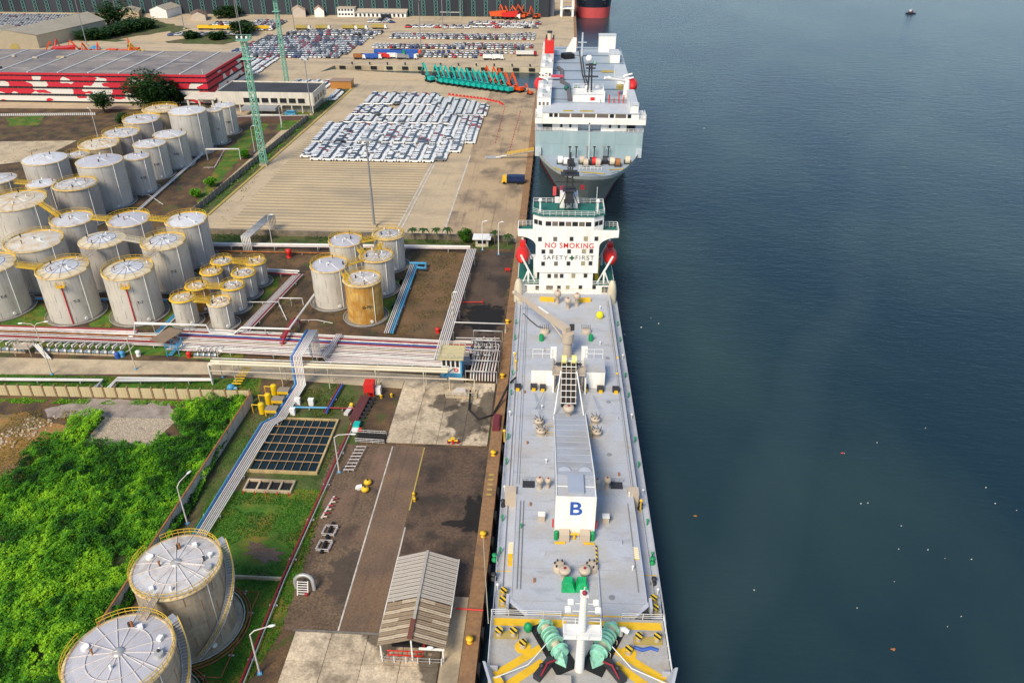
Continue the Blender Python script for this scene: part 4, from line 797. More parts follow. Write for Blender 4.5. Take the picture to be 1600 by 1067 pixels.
# side houses, funnel, crane, lifeboats
for xa, xb, yb, yt, zt_ in ((848, 866, 168, 140, 0), (852, 868, 122, 100, 0), (853, 864, 95, 82, 0)):
    p = CL((xa + xb) / 2, yb, ZT); q = CL((xa + xb) / 2, yt, ZT); x0 = -hb + .2; o = MB().bx(x0, x0 + 4.2, p.y, q.y, ZT - 2, ZT + 2.6 + (190 - yb) * .012).build('port_side_house', shipw, blk)
    for k in range(3): MB().bx(x0 + .5 + k * 1.2, x0 + 1.2 + k * 1.2, p.y - .06, p.y + .02, ZT + .6, ZT + 1.6).build('window', glass_g, o)
    MB().bx(x0 - .1, x0 + 4.3, p.y - .1, q.y, ZT + 2.6 + (190 - yb) * .012, ZT + 2.8 + (190 - yb) * .012).build('house_roof', P('hr', (.66, .64, .6), dirt=(.4, .42, .44), dsc=.3), o)
    for k in range(5): MB().box(x0 + 1 + (k % 3) * 1.1, p.y + 2 + k * (q.y - p.y - 3) / 5, ZT + 3.2 + (190 - yb) * .012, 1.2, 1.6, .8).build('roof_locker', (white, P('rl%d' % k, (.3, .36, .4)), white)[k % 3], o)
fbp = CL(858, 86, ZT + 3); fy = fbp.y; fz0, fz1 = CF(858, 86, fy).z, CF(858, 65, fy).z; fx0, fx1 = CF(851, 80, fy).x, CF(865.5, 80, fy).x
fun = MB().bx(fx0, fx1, fy, fy + 7, ZT, fz1).build('funnel', red, blk); MB().bx(fx0 + .05, fx1 - .05, fy - .05, fy + 7.05, ZT, fz0).build('funnel_base', shipw, fun)
ez = CF(858, 54, fy).z; MB().cyl(((fx0 + fx1) / 2, fy + 3, fz1), ((fx0 + fx1) / 2, fy + 3, ez), .8, n=12).build('exhaust_pipe', cream, fun); MB().cyl(((fx0 + fx1) / 2, fy + 3, ez), ((fx0 + fx1) / 2, fy + 3, ez + .6), .95, n=12).build('exhaust_cap', dark, fun)
g = MB(); [g.cyl((fx0 + .5 + k * .9, fy + 5, fz1), (fx0 + .5 + k * .9, fy + 5, fz1 + 1.4), .25, n=8) for k in (0, 3)]; g.build('exhaust_pipe', dark, fun)
for xa, xb, yb, yt, h_, mt in ((964, 982, 140, 115, 3.0, shipw), (953, 968, 100, 90, 3, shipw), (935, 961, 83, 78, 6.0, shipw), (985, 997, 180, 152, 2.4, shipw)):
    p = CL((xa + xb) / 2, yb, ZT); x0 = CL(xa, yb, ZT).x; x1 = CL(xb, yb, ZT).x; d_ = max(3, CL(900, yt, ZT).y - p.y)
    o = MB().bx(x0, x1, p.y, p.y + d_, ZT + .15, ZT + h_).build('starboard_house', mt, wdk); MB().bx(x0 - .1, x1 + .1, p.y + .2, p.y + d_ + .1, ZT + h_, ZT + h_ + .2).build('house_roof', P('hr2', (.5, .52, .53)), o)
    g = MB(); g.rail([(x0, p.y, ZT + h_ + .2), (x1, p.y, ZT + h_ + .2)], 1.0, 1.2, .08, 2); g.build('roof_railing', white, o)
p = CL(978, 152, ZT); crb = MB().cyl((p.x, p.y, ZT), (p.x, p.y, ZT + 5), 1.1, .9, n=12).build('stores_crane', shipw, wdk)
e = CL(945, 122, ZT + 7); MB().tube([(p.x, p.y, ZT + 5), tuple(e)], .45, 6).build('crane_jib', shipw, crb); e2 = CL(950, 120, ZT + 5); MB().tube([(p.x + .6, p.y + 2, ZT + 3), tuple(e2)], .3, 6).build('crane_jib', shipw, crb)
MB().bx(p.x - 3, p.x - .6, p.y + 1, p.y + 4, ZT + 2, ZT + 3).build('crane_platform', painty, crb)
p = CL(953, 115, ZT); MB().bx(p.x - 3, p.x + 2.4, p.y, p.y + 1, ZT + .3, ZT + .8).build('gangway', painty, wdk)
p = CL(870, 128, ZT); MB().bx(p.x - 2, p.x + 2.2, p.y, p.y + 1.6, ZT + 1.4, ZT + 2.0).build('red_canopy', P('cr', (.6, .06, .1)), wdk)
for s, px_, py_ in ((-1, 846, 133), (1, 984, 134)):
    p = CL(px_, py_, ZT + 1); p.x += s * .6; lb = MB(); lb.ball((p.x, p.y, ZT + 1.4), 1.9, 4.6, 2.1, n=12, k=8); lbo = lb.build('lifeboat', red, blk)
    for dy in (-2.6, 2.6): MB().tube([(p.x - s * 2.8, p.y + dy, ZT), (p.x - s * 2.4, p.y + dy, ZT + 3.6), (p.x + s * .2, p.y + dy, ZT + 4.2)], .3, 6).build('davit', shipw, blk)
p = CL(909, 90, ZT); MB().cyl((p.x, p.y, ZT), (p.x, p.y, ZT + 9), .5, .3).box(p.x, p.y, ZT + 5.5, 3.2, .4, .3).build('after_mast', P('am', (.5, .55, .58)), wdk)
p = CL(897, 82, ZT); MB().xz([(p.x - 3.4, ZT), (p.x + .8, ZT), (p.x + .8, ZT + 5), (p.x - .6, ZT + 5)], p.y, p.y + 3).build('stern_ramp_gear', shipw, wdk)
p = CL(887, 92, ZT); MB().box(p.x, p.y, ZT + 1.0, 4, 4, 1.8, rz=.4).build('covered_machinery', black, wdk)
# forecastle gear
for k, (px_, mt) in enumerate(((875, shipw), (884, shipw), (893, dark), (909, beige), (921, dark), (934, beige), (945, dark), (956, cream), (965, rust), (980, cream), (928, red), (915, beige))):
    p = CL(px_, 256 + (k % 3) * 2, ZR); o = MB().cyl((p.x - .7, p.y, ZR + 1.2), (p.x + .7, p.y, ZR + 1.2), 1.15, n=12).build('winch_drum', mt, car)
    MB().box(p.x, p.y, ZR + .5, 2, 1.6, .9).build('winch_bed', dark, o)
for px_ in (890, 900, 917, 928, 943, 950):
    p = CL(px_, 247, ZR); MB().cyl((p.x, p.y, ZR), (p.x, p.y, ZR + 3.6), .18, n=6).box(p.x, p.y, ZR + 3.4, .9, .3, .3).build('deck_post', grey_m if px_ % 2 else dark, car)
g = MB(); g.rail([(CL(905, 266, ZR).x, CL(905, 266, ZR).y, ZR), (CL(940, 266, ZR).x, CL(940, 266, ZR).y, ZR)], 1.2, 1.1, .1, 2); g.build('bow_railing', white, car)
for a_, c_ in (((908, 269), (945, 272)), ((952, 266), (975, 264)), ((865, 262), (880, 268))):
    MB().tube([CL(*a_, ZR + 1.4), (CL(*a_, ZR + .8) + CL(*c_, ZR + 1)) / 2, CL(*c_, ZR + 1.4)], .22, 6).build('mooring_rope', painty, car)
for s in (-1, 1): MB().bx(s * (hb - 1) - .9, s * (hb - 1) + .9, YFc - 1, YFc - .05, ZR, ZR + 2.6).build('bow_locker', P('bl', (.5, .55, .57)), car)
# accommodation ladder on the quay side
p0, p1 = at(834, 236, 3.6), at(775, 246, .35)
lg = thing('gangway_ladder', 'yellow gangway ladder leading down from the vehicle carrier to the quay', 'gangway', (p1.x, p1.y, 0)); q = MB((p1.x, p1.y, 0)); q.tube([p0, p1], .35, 4); q.build('stair', pipe_g, lg)
q = MB((p1.x, p1.y, 0)); m_ = p1.lerp(p0, .3)
for s in (-.5, .5):
    v = Vector((0, s, 0)); q.rail([p0 + v, m_ + v], 1.1, 1.2, .12, 2)
q.build('handrail', yellow, lg); q = MB((p1.x, p1.y, 0)); q.box(p1.x - 1, p1.y, .3, 6, 2.4, .25, rz=.1); q.build('landing', pipe_g, lg)
# ------------------------------------------------------------------ far red and black bulk carrier
c0 = at(927, 29, -2.5); BO = Vector((c0.x, c0.y, 0)); bc = thing('bulk_carrier', 'far red and black bulk carrier with its bow towards us at the top', 'ship', BO)
hw = (at(953, 20, -2.5).x - at(901, 20, -2.5).x) / 2
def ol(y0, h): return [(y0, .2), (y0 + .6, h * .35), (y0 + 2, h * .62), (y0 + 5, h * .85), (y0 + 10, h), (y0 + 120, h), (y0 + 170, h), (y0 + 180, h * .8)]
h_ = MB(); ringloft(h_, [(-6, ol(0, hw * .96)), (4.5, ol(-.5, hw))]); h_.m = 1; ringloft(h_, [(4.5, ol(-.5, hw)), (12, ol(-2, hw * 1.04))]); h_.sheet([(-h, y) for y, h in ol(-2, hw * 1.04)] + [(h, y) for y, h in reversed(ol(-2, hw * 1.04))], 11.9)
h_.build('hull', [P('hull_red', (.55, .08, .08)), navy], bc)
for k in range(5): MB().bx(-hw * .6, hw * .6, 20 + k * 26, 40 + k * 26, 11.9, 13.8).build('hatch_cover', dred, bc)
MB().bx(-hw * .8, hw * .8, 155, 172, 11.9, 28).build('superstructure', shipw, bc); MB().cyl((0, 4, 12), (0, 4, 20), .4).build('foremast', white, bc)
for s in (-1, 1):
    MB().box(s * hw * .62, 1.1, 7.6, 1.2, 2.5, 1.6).build('anchor', black, bc); lettering('bow_marks', 'MV', 1.6, white, bc, (s * hw * .55, -.4, 10), ext=.3)
for k in range(2):
    q = at(897 - k * 2, 18, .4); p = BO + Vector((-hw * .6, 2, 11)); o = MB(q); o.tube([q, (q + p) / 2 + Vector((0, 0, -.8)), p], .14, 5); o.build('mooring_line', pipe_w, label='%s pale mooring line of the far bulk carrier' % ('upper' if k else 'lower'), cat='rope')
# small tug
p = at(1423, 22, -2.5); tg = thing('tugboat', 'small dark tugboat with white wheelhouse far out on the water', 'boat', p, -1.45)
o = MB(); ringloft(o, [(-.6, [(-9, .2), (-7, 2), (-3, 3), (6, 3), (8, 2)]), (1.6, [(-10, .3), (-7, 2.6), (-3, 3.2), (6, 3.2), (8.5, 2.4)])]); o.sheet([(-.3, -10), (-2.6, -7), (-3.2, -3), (-3.2, 6), (-2.4, 8.5), (2.4, 8.5), (3.2, 6), (3.2, -3), (2.6, -7), (.3, -10)], 1.5); o.build('hull', navy, tg)
tg.scale = (.42, .42, .42); MB().bx(-2, 2, -5, 3, 1.5, 4).build('deckhouse', P('tugd', (.08, .05, .06)), tg); w_ = MB().bx(-1.5, 1.5, -4.4, -1, 4, 6.4).build('wheelhouse', white, tg); MB().bx(-1.52, 1.52, -4.44, -4.3, 5, 6).build('window', glass, w_); MB().cyl((0, 0, 4), (0, 0, 9), .2).build('mast', white, tg); MB().cyl((0, 1.6, 4), (0, 1.6, 6), .6).build('funnel', dred, tg)
# floating scraps on the water
deb = [(1316, 708), (1370, 692), (1319, 709), (1087, 806), (1178, 922), (1396, 1014), (1356, 786), (1345, 787), (1408, 822), (1404, 858), (1476, 873), (1518, 874), (1397, 909), (1339, 950), (1480, 979), (1502, 963), (1540, 762), (1555, 787), (1446, 669), (1017, 497), (1002, 512), (976, 523), (1029, 506), (1100, 201), (1588, 798), (1450, 859)]
for k, (x, y) in enumerate(deb):
    p = at(x, y, -2.48); o = MB(p); s_ = random.uniform(.10, .22) if k not in (3, 5, 0) else .45
    o.add([p + Vector((math.cos(a) * s_ * random.uniform(.6, 1.3), math.sin(a) * s_ * .6, random.uniform(0, .15))) for a in [0, 1.2, 2.3, 3.5, 4.9]] + [p + Vector((0, 0, .28))], [(0, 1, 5), (1, 2, 5), (2, 3, 5), (3, 4, 5), (4, 0, 5)])
    if k in (0, 3, 5): o.build('floating_litter', rust if k else dred, label=('dark red scrap floating mid water', '', '', 'brown scrap floating off the bow of the near ship', '', 'brown stick of litter floating near the bottom right')[k], cat='litter')
    else: o.build('floating_litter', pipe_g, label='tiny white speck of litter floating on the sea', cat='litter', group='white litter on the water')
# ------------------------------------------------------------------ storage tanks
creamroof = M('cream_roof', (.62, .53, .36), .6, var=.12, sc=.6, dirt=(.45, .28, .1), dsc=.7, damt=.5, dthr=.56)
ribgrey = P('rib_grey', (.20, .22, .25))
def hdir(p): v = Vector((p.x, p.y, 0)); return v.normalized()
def arc(c, r, a0, a1, n, z): return [Vector((c[0] + r * math.cos(a0 + (a1 - a0) * i / n), c[1] + r * math.sin(a0 + (a1 - a0) * i / n), z)) for i in range(n + 1)]
TANKS = {}
def tank(key, rl, rr, fy, h, label, shell=0, roof=0, dome=.06, ribs=14, rail=1, num=None, ladder=False, name='storage_tank', near=False, seg=40, ribm=None):
    cx = (rl + rr) / 2; f = at(cx, fy, h); dep = (f - Vector((0, 0, H))).dot(FW); r = (rr - rl) / 2 * dep / F
    for _ in range(3):
        c = f + hdir(f) * r; dep = (c - Vector((0, 0, H))).dot(FW); r = (rr - rl) / 2 * dep / F
    c = Vector((c.x, c.y, 0)); TANKS[key] = (c, r, h); t = thing(name, label, 'tank', c, 0, 'storage tanks of the terminal')
    va = math.atan2(-c.y, -c.x); sm = shell if not isinstance(shell, int) else tank_s[shell]
    prof = []; nc = max(3, int(h / 1.9))
    for k in range(nc):
        rr_ = r - .015 * (k % 2); prof.append([(rr_, h * k / nc), (rr_, h * (k + 1) / nc)])
    g = MB(); [g.lathe(q, n=seg) for q in prof]; g.build('shell', sm, t)
    g = MB()           # vertical weld seams, staggered
    for k in range(nc):
        for j in range(9 if near else 6):
            a = 2 * math.pi * (j + .5 * (k % 2)) / (9 if near else 6); g.box((r + .005) * math.cos(a), (r + .005) * math.sin(a), h * (k + .5) / nc, .03, .07, h / nc - .05, rz=a)
    g.build('weld_seams', grey_m if not near else rust, t)
    rm_ = roofs[roof]; ah = r * dome * 2.2
    ro = MB().lathe([(r + .02, h - .02), (r * .92, h + ah * .18), (r * .6, h + ah * .62), (r * .25, h + ah * .93), (0.01, h + ah)], n=seg).build('roof', rm_, t)
    if ribs and roof == 0 and not near: MB().lathe([(r * .985, h + .03), (r * .92, h + ah * .18 + .02), (r * .66, h + ah * .54 + .02)], n=seg).build('roof_border', creamroof, ro)
    zr = lambda q: h + float(np.interp(q, [0, .25, .6, .92, 1], [ah, ah * .93, ah * .62, ah * .18, 0]))
    rb = ribm or (ribgrey if roof == 0 and not near else pipe_w if near else pipe_g if roof != 2 else rimm)
    for k in range(ribs):
        a = va + 2 * math.pi * (k + .5) / ribs
        MB().tube([(q * r * math.cos(a), q * r * math.sin(a), zr(q) + .04) for q in (.1, .45, .7, .97)], .09 if near else .055, 4).build('roof_rib', rb, ro)
    if ribs:
        rg = MB(); rg.tube(arc((0, 0), r * .6, 0, 2 * math.pi, 28, zr(.6) + .05), .08 if near else .05, 4); rg.build('roof_ring', rb, ro)
    MB().lathe([(r + .16, h - .22), (r + .18, h + .02), (r - .25, h + .1), (r - .3, h + .04)], n=seg).build('rim', rimm, t)
    MB().lathe([(.5 * (1.6 if near else 1), 0), (.42 * (1.6 if near else 1), .28), (0, .3)], (0, 0, h + ah - .05), 14).build('roof_hub', pipe_g, ro)
    for k in range(4 if not near else 6):
        a = va + 1.1 + k * 1.55 + c.x * .37; q = .35 + .14 * ((k * 7 + int(c.y)) % 4); x, y = q * r * math.cos(a), q * r * math.sin(a)
        MB().cyl((x, y, zr(q) - .05), (x, y, zr(q) + .45 + .15 * (k % 3)), .12 + .06 * (k % 2), n=8).ball((x, y, zr(q) + .55 + .15 * (k % 3)), .2, n=8, k=4).build('roof_vent', (white, dark, rust)[k % 3], ro)
    if rail:
        full = rail == 2; a0 = va + (0 if full else .95); a1 = a0 + (2 * math.pi if full else 2 * math.pi - 1.9); n = max(12, int(r * (a1 - a0) / 1.25)); rlg = MB()
        P0 = arc((0, 0), r - .05, a0, a1, n, h + .05)
        for zz_ in (.55, 1.1): rlg.tube([p + Vector((0, 0, zz_)) for p in P0], .045, 4)
        rlg.add([q for p in P0 for q in (p, p + Vector((0, 0, .28)))], [(2 * i, 2 * i + 2, 2 * i + 3, 2 * i + 1) for i in range(n)])
        for p in P0: rlg.bar(p, p + Vector((0, 0, 1.1)), .055)
        rlg.build('railing', yrail, t)
        if full: MB().lathe([(r - .1, h + .1), (r + .4, h + .1), (r + .4, h + .16), (r - .1, h + .16)], n=seg).build('ring_walkway', yrail if r < 4 else rimm, t)
    MB().lathe([(r + .9, 0), (r + .9, .35), (r + .75, .4), (r - .1, .4)], n=seg).build('foundation', conc_d if not near else conc, t)
    g = MB(); g.tube(arc((0, 0), r + 1.15, 0, 2 * math.pi, 36, .55), .08, 5); g.build('cooling_pipe', pipe_g, t)
    rp = MB(); a = va + .5; rp.tube([(r * math.cos(a) * 1.02, r * math.sin(a) * 1.02, .4), (r * math.cos(a) * 1.02, r * math.sin(a) * 1.02, h), (r * .2 * math.cos(a), r * .2 * math.sin(a), zr(.2) + .15)], .075, 6); rp.build('riser_pipe', white if not near else pipe_g, t)
    if ladder:
        a = va - .25; e = Vector((math.cos(a), math.sin(a), 0)); l = MB(); l.tube([e * (r + .12) + Vector((0, 0, .4)), e * (r + .12) + Vector((0, 0, h - 1.6))], .13, 6); l.build('red_riser', red, t)
        p = e * (r + .5); MB().box(p.x, p.y, h - 1.9, 1.1, 1.8, .12, rz=a).build('foam_platform', yellow, t)
        g = MB(); sd_ = Vector((-e.y, e.x, 0)); g.rail([e * r + sd_ * .9 + Vector((0, 0, h - 1.85)), e * (r + 1.05) + sd_ * .9 + Vector((0, 0, h - 1.85)), e * (r + 1.05) - sd_ * .9 + Vector((0, 0, h - 1.85)), e * r - sd_ * .9 + Vector((0, 0, h - 1.85))], 1.1, .6, .06); g.build('platform_railing', yellow, t)
    a = va + .28
    MB().cyl(((r - .1) * math.cos(a), (r - .1) * math.sin(a), 1.0), ((r + .22) * math.cos(a), (r + .22) * math.sin(a), 1.0), .38, n=12).build('manhole', white, t)
    if num:
        a = va + .12; lettering('tank_number', num, .95 if r > 3.5 else .6, dark, t, ((r + .03) * math.cos(a), (r + .03) * math.sin(a), h * .48), rot=(math.pi / 2, 0, a + math.pi / 2), bold=.02)
    return t, c, r, h, va, zr, ro
T = tank
T('t5', -55, 27, 428, 12.2, 'tall pale tank marked T-5 at the left edge of the front row', 1, 0, num='T-5', ladder=False)
T('t3', 64, 141, 434, 12.3, 'tall pale tank marked T-3 with a red riser pipe in the front row', 1, 0, num='T-3', ladder=True)
T('t1', 166, 242, 436, 12.2, 'tall pale tank with red riser and yellow platform, rightmost of the front row', 1, 0, num='T-1', ladder=True)
T('t2', 225, 292, 390, 12.0, 'tall pale tank marked T-2 behind the front row', 1, 0, num='T-2')
T('t4', 129, 197, 387, 12.0, 'dull grey tank with ribbed white roof, between and behind T-3 and T-1', 2, 0, rail=0)
T('t6', 16, 101, 392, 11.5, 'wide pale tank with cream roof just behind T-3', 1, 2, ribs=0)
T('t7', 172, 236, 354, 12.0, 'tank with smooth grey roof behind T-2, joined by yellow walkways', 2, 3, ribs=0)
T('t8', 262, 325, 355, 12.0, 'pale tank with patchy white roof nearest the car yard corner', 0, 0, ribs=0)
T('t9', 84, 147, 353, 11.5, 'tank with pale smooth roof left of the grey-roofed tank', 0, 1, ribs=0)
T('t10', -14, 74, 328, 12.5, 'wide tank with ribbed cream roof and yellow stair at the left edge', 1, 2)
T('t11', 89, 152, 298, 11.8, 'tank with dirty ribbed roof and full yellow railing, middle left', 2, 1, rail=2)
T('t12', 45, 88, 293, 8.5, 'small white-roofed tank tucked behind the wide cream-roofed tank', 2, 0, ribs=0, rail=0)
T('t13', -28, 26, 287, 8.0, 'low brown stained tank cut by the left edge', tank_brown, 1, rail=0, ribs=8)
T('t14', 40, 105, 257, 9.5, 'low tank with smooth white roof at the back left', 0, 0, ribs=0, rail=0)
T('t15', 124, 192, 261, 14.2, 'very tall plain tank with grey roof in the middle of the farm', 0, 3, ribs=0, rail=0)
T('t16', 195, 234, 250, 11.8, 'slim tank marked T-23 beside the very tall plain tank', 0, 3, num='T-23', ribs=0, rail=0)
T('t17', 211, 259, 231, 11.5, 'grey tank marked T-24 in the right hand back row', 0, 1, num='T-24', ribs=0, rail=0)
T('t18', 242, 291, 216, 11.4, 'grey tank marked T-25 second behind T-24', 0, 1, num='T-25', ribs=0, rail=0)
T('t19', 266, 322, 180, 15.4, 'tallest tank of the back row with white roof', 0, 0, ribs=0, rail=0)
T('t20', 320, 347, 175, 12.9, 'slim tank marked T-27 between the tallest tank and the last tank', 0, 1, num='T-27', ribs=8, rail=0)
T('t21', 332, 367, 169, 11.0, 'slim last tank of the back row near the office building', 0, 1, num='T-28', ribs=0, rail=0)
T('t22', 195, 251, 193, 8.5, 'wide low tank with grey roof and yellow rail behind the back row', 2, 1, ribs=0)
T('t23', 226, 278, 177, 8.0, 'low tank with rusty orange roof below the big round tree', tank_brown, 2, ribs=14, rail=2)
T('t24', 164, 219, 215, 7.5, 'low tank with ribbed grey roof and yellow ladders, left of T-25', 2, 1, ribs=14)
T('t25', 127, 187, 233, 7.0, 'low tank with ribbed tan roof behind the very tall tank', tank_brown, 2, ribs=14)
T('t26', 102, 141, 248, 7.0, 'smallest ribbed tan tank next to the white-roofed low tank', tank_brown, 1, ribs=12, rail=2)
T('s1', 269.5, 305, 473, 6.7, 'small pale tank nearest the blue pipes in the small tank cluster', 1, 2, ribs=8, rail=2, seg=28)
T('s2', 326, 362, 479, 6.5, 'frontmost small pale tank of the small cluster', 1, 2, ribs=8, seg=28)
T('s3', 347, 382, 454, 6.3, 'second small tank from the front in the right file of the cluster', 1, 1, ribs=8, rail=2, seg=28)
T('s4', 365, 399, 434, 6.2, 'third small tank from the front in the right file of the cluster', 0, 1, ribs=8, rail=2, seg=28)
T('s5', 385, 415, 415, 6.2, 'hindmost small tank in the right file of the cluster', 0, 2, ribs=8, rail=2, seg=28)
T('s6', 332.5, 364, 415, 6.2, 'hindmost small tank in the left file of the cluster', 0, 1, ribs=8, rail=2, seg=28)
T('s7', 316, 347, 431, 6.2, 'small grey tank in the middle of the left file of the cluster', 2, 2, ribs=8, rail=2, seg=28)
T('s8', 293, 325.6, 454, 6.2, 'small rust brown tank wrapped in yellow railings in the cluster', tank_rust, 2, ribs=8, rail=2, seg=28)
T('c1', 515, 567, 386, 9.5, 'pale ribbed tank at the back left of the five tank group', 1, 3, ribs=0)
T('c2', 584, 631, 376, 9.4, 'tank with white radial roof at the back right of the five tank group', 0, 0, ribs=16, rail=2)
T('c3', 487, 545, 426, 10.4, 'broad pale tank with smooth grey roof at the left of the five tank group', 1, 3, ribs=0)
T('c4', 564, 615, 411, 9.7, 'tank with dark radial roof in the right middle of the five tank group', 0, 1, ribs=16, rail=2)
T('c5', 539, 596, 449, 10.3, 'rust streaked orange tank with radial roof in front of the five tank group', tank_rust, 1, ribs=16, rail=2, num='D-701', ribm=pipe_w)
# two big tanks at the lower left
def big(key, ctr, rl, rr, h, label, mat, roof, wob):
    cpt = at(*ctr, h); fr = None; dep = (cpt - Vector((0, 0, H))).dot(FW); r = (rr - rl) / 2 * dep / F
    f = cpt - hdir(cpt) * r; fx, fyy = px_of(f + Vector((0, 0, 0)))
    t, c, r, h, va, zr, ro = tank(key, fx - (rr - rl) / 2, fx + (rr - rl) / 2, fyy, h, label, mat, roof, dome=.045, ribs=16, rail=0, near=True, seg=64)
    # full top railing and winding stair
    n = 44; P0 = arc((0, 0), r + .1, va - 2.6, va + 3.3, n, h + .05); g = MB()
    for zz_ in (.55, 1.1): g.tube([p + Vector((0, 0, zz_)) for p in P0], .05, 4)
    for p in P0: g.bar(p, p + Vector((0, 0, 1.1)), .06)
    g.build('railing', yrail, t)
    a0, a1 = va + 1.7, va - .15; ns = 46; tm = MB().box(0, 0, 0, 1.05, .36, .06).mesh('stair_tread', pipe_g)
    so_, si_, ra = [], [], MB()
    for k in range(ns):
        a = a0 + (a1 - a0) * k / (ns - 1); z = h - .15 - (h - .6) * k / (ns - 1); e = Vector((math.cos(a), math.sin(a), 0))
        link('stair_tread', tm, t, e * (r + .65) + Vector((0, 0, z)), a); so_.append(e * (r + 1.15) + Vector((0, 0, z))); si_.append(e * (r + .15) + Vector((0, 0, z)))
        if k % 3 == 0: ra.bar(so_[-1], so_[-1] + Vector((0, 0, 1.1)), .06)
    ra.tube([p + Vector((0, 0, 1.1)) for p in so_], .05, 4); ra.tube([p + Vector((0, 0, .55)) for p in so_], .04, 4); ra.build('stair_railing', yrail, t)
    st = MB(); st.tube(so_, .1, 4); st.tube(si_, .1, 4); st.build('stair_stringer', pipe_g, t)
    e = Vector((math.cos(a0 + .12), math.sin(a0 + .12), 0)); MB().box(e.x * (r + .6), e.y * (r + .6), h, 1.3, 1.5, .08, rz=a0 + .12).build('stair_landing', pipe_g, t)
    for q, da, mt in ((.62, 2.2, white), (.8, -.9, white), (.75, 1.4, white)):
        x, y = q * r * math.cos(va + da), q * r * math.sin(va + da); MB().box(x, y, zr(q) + .25, .7, .6, .45, rz=da).build('gauge_hatch', mt, ro)
    MB().cyl((.72 * r * math.cos(va - 2.4), .72 * r * math.sin(va - 2.4), zr(.72)), (.72 * r * math.cos(va - 2.4), .72 * r * math.sin(va - 2.4), zr(.72) + .35), .5, n=16).build('roof_manhole', white, ro)
    MB().cyl((.78 * r * math.cos(va + .9), .78 * r * math.sin(va + .9), zr(.78)), (.78 * r * math.cos(va + .9), .78 * r * math.sin(va + .9), zr(.78) + .5), .55, n=16).build('roof_manhole', pipe_g, ro)
    for q in (.35, .33): MB().tube([(0, 0, zr(0) + .3), (wob * r * .8, -r * .1 * q, zr(.8) + .5)], .07, 5).build('gauge_pipe', pipe_w, ro)
    g = MB(); g.tube(arc((0, 0), r + 1.6, 0, 2 * math.pi, 48, .5), .1, 5); g.tube(arc((0, 0), r + 2.0, 0, 2 * math.pi, 48, .3), .12, 5); g.build('drain_ring', rust, t)
    return c, r, h
def px_of(p):
    d = Vector(p) - Vector((0, 0, H)); k = d.dot(FW); return 800 + F * d.dot(RT) / k, 533.5 - F * d.dot(UP) / k
B1 = big('b1', (276, 884), 208.5, 342.5, 12.2, 'large weathered tank with grey radial roof and winding stair at the lower left', tank_big, 1, .9)
B2 = big('b2', (187, 1024), 109, 271, 12.4, 'nearest large tank with radial roof cut by the bottom edge', tank_big, 3, -.2)
# ------------------------------------------------------------------ walkways between tanks
def catwalk(a, b, za, zb, label, mat=yrail, w_=1.0):
    p, q = at(*a, za + .2), at(*b, zb + .2); t = thing('catwalk', label, 'walkway', (p.x, p.y, 0), 0, 'walkways joining the tanks'); o = (p.x, p.y, 0)
    d = (q - p); n_ = Vector((-d.y, d.x, 0)).normalized() * w_ / 2; g = MB(o); g.add([p - n_, p + n_, q + n_, q - n_, p - n_ - Vector((0, 0, .12)), p + n_ - Vector((0, 0, .12)), q + n_ - Vector((0, 0, .12)), q - n_ - Vector((0, 0, .12))], [(0, 3, 2, 1), (4, 5, 6, 7), (0, 1, 5, 4), (1, 2, 6, 5), (2, 3, 7, 6), (3, 0, 4, 7)]); g.build('walkway_deck', mat, t)
    for s in (-1, 1):
        g = MB(o); g.rail([p + n_ * s, q + n_ * s], 1.1, .9, .06, 3); g.build('handrail', mat, t)
for a, b, za, zb, lb, mt in (((61, 318), (94, 340), 12.5, 11.6, 'yellow sloping stair bridge from the wide cream-roofed tank', yrail), ((142, 342), (177, 345), 11.6, 12, 'yellow walkway left of the smooth grey-roofed tank', yrail), ((233, 343), (266, 346), 12, 12, 'yellow walkway right of the smooth grey-roofed tank', yrail),
                             ((26, 416), (69, 421), 12.2, 12.3, 'yellow walkway between T-5 and T-3', yrail), ((193, 374), (229, 380), 12, 12, 'cream walkway between the dull grey tank and T-2', cream), ((-5, 378), (24, 381), 11.5, 11.5, 'cream walkway at the left edge behind T-5', cream),
                             ((125, 410), (150, 389), 12.3, 12, 'narrow pale walkway rising from T-3 to the tank behind', beige), ((221, 410), (246, 392), 12.2, 12, 'narrow pale walkway rising from T-1 to T-2', beige), ((24, 286), (50, 288), 8, 8.4, 'short orange walkway from the brown tank at the left edge', yrail),
                             ((303, 470), (329, 472), 6.6, 6.5, 'yellow walkway linking the two frontmost small tanks', yrail), ((323, 449), (349, 450), 6.2, 6.3, 'yellow walkway from the rust brown small tank', yrail), ((363, 410), (387, 411), 6.2, 6.2, 'yellow walkway between the two hindmost small tanks', yrail),
                             ((565, 378), (587, 374), 9.5, 9.4, 'yellow walkway at the back of the five tank group', yrail), ((543, 414), (567, 407), 10.3, 9.7, 'yellow walkway in the middle of the five tank group', yrail), ((536, 428), (548, 443), 10.4, 10.3, 'short yellow walkway onto the rust streaked tank', yrail), ((588, 400), (596, 380), 9.6, 9.4, 'short yellow walkway between the two radial roofed tanks', yrail), ((560, 390), (570, 402), 9.5, 9.7, 'yellow walkway down from the pale ribbed tank', yrail),
                             ((242, 934), (222, 968), 12.3, 12.5, 'grey plate bridge between the two large near tanks', beige)):
    catwalk(a, b, za, zb, lb, mt)
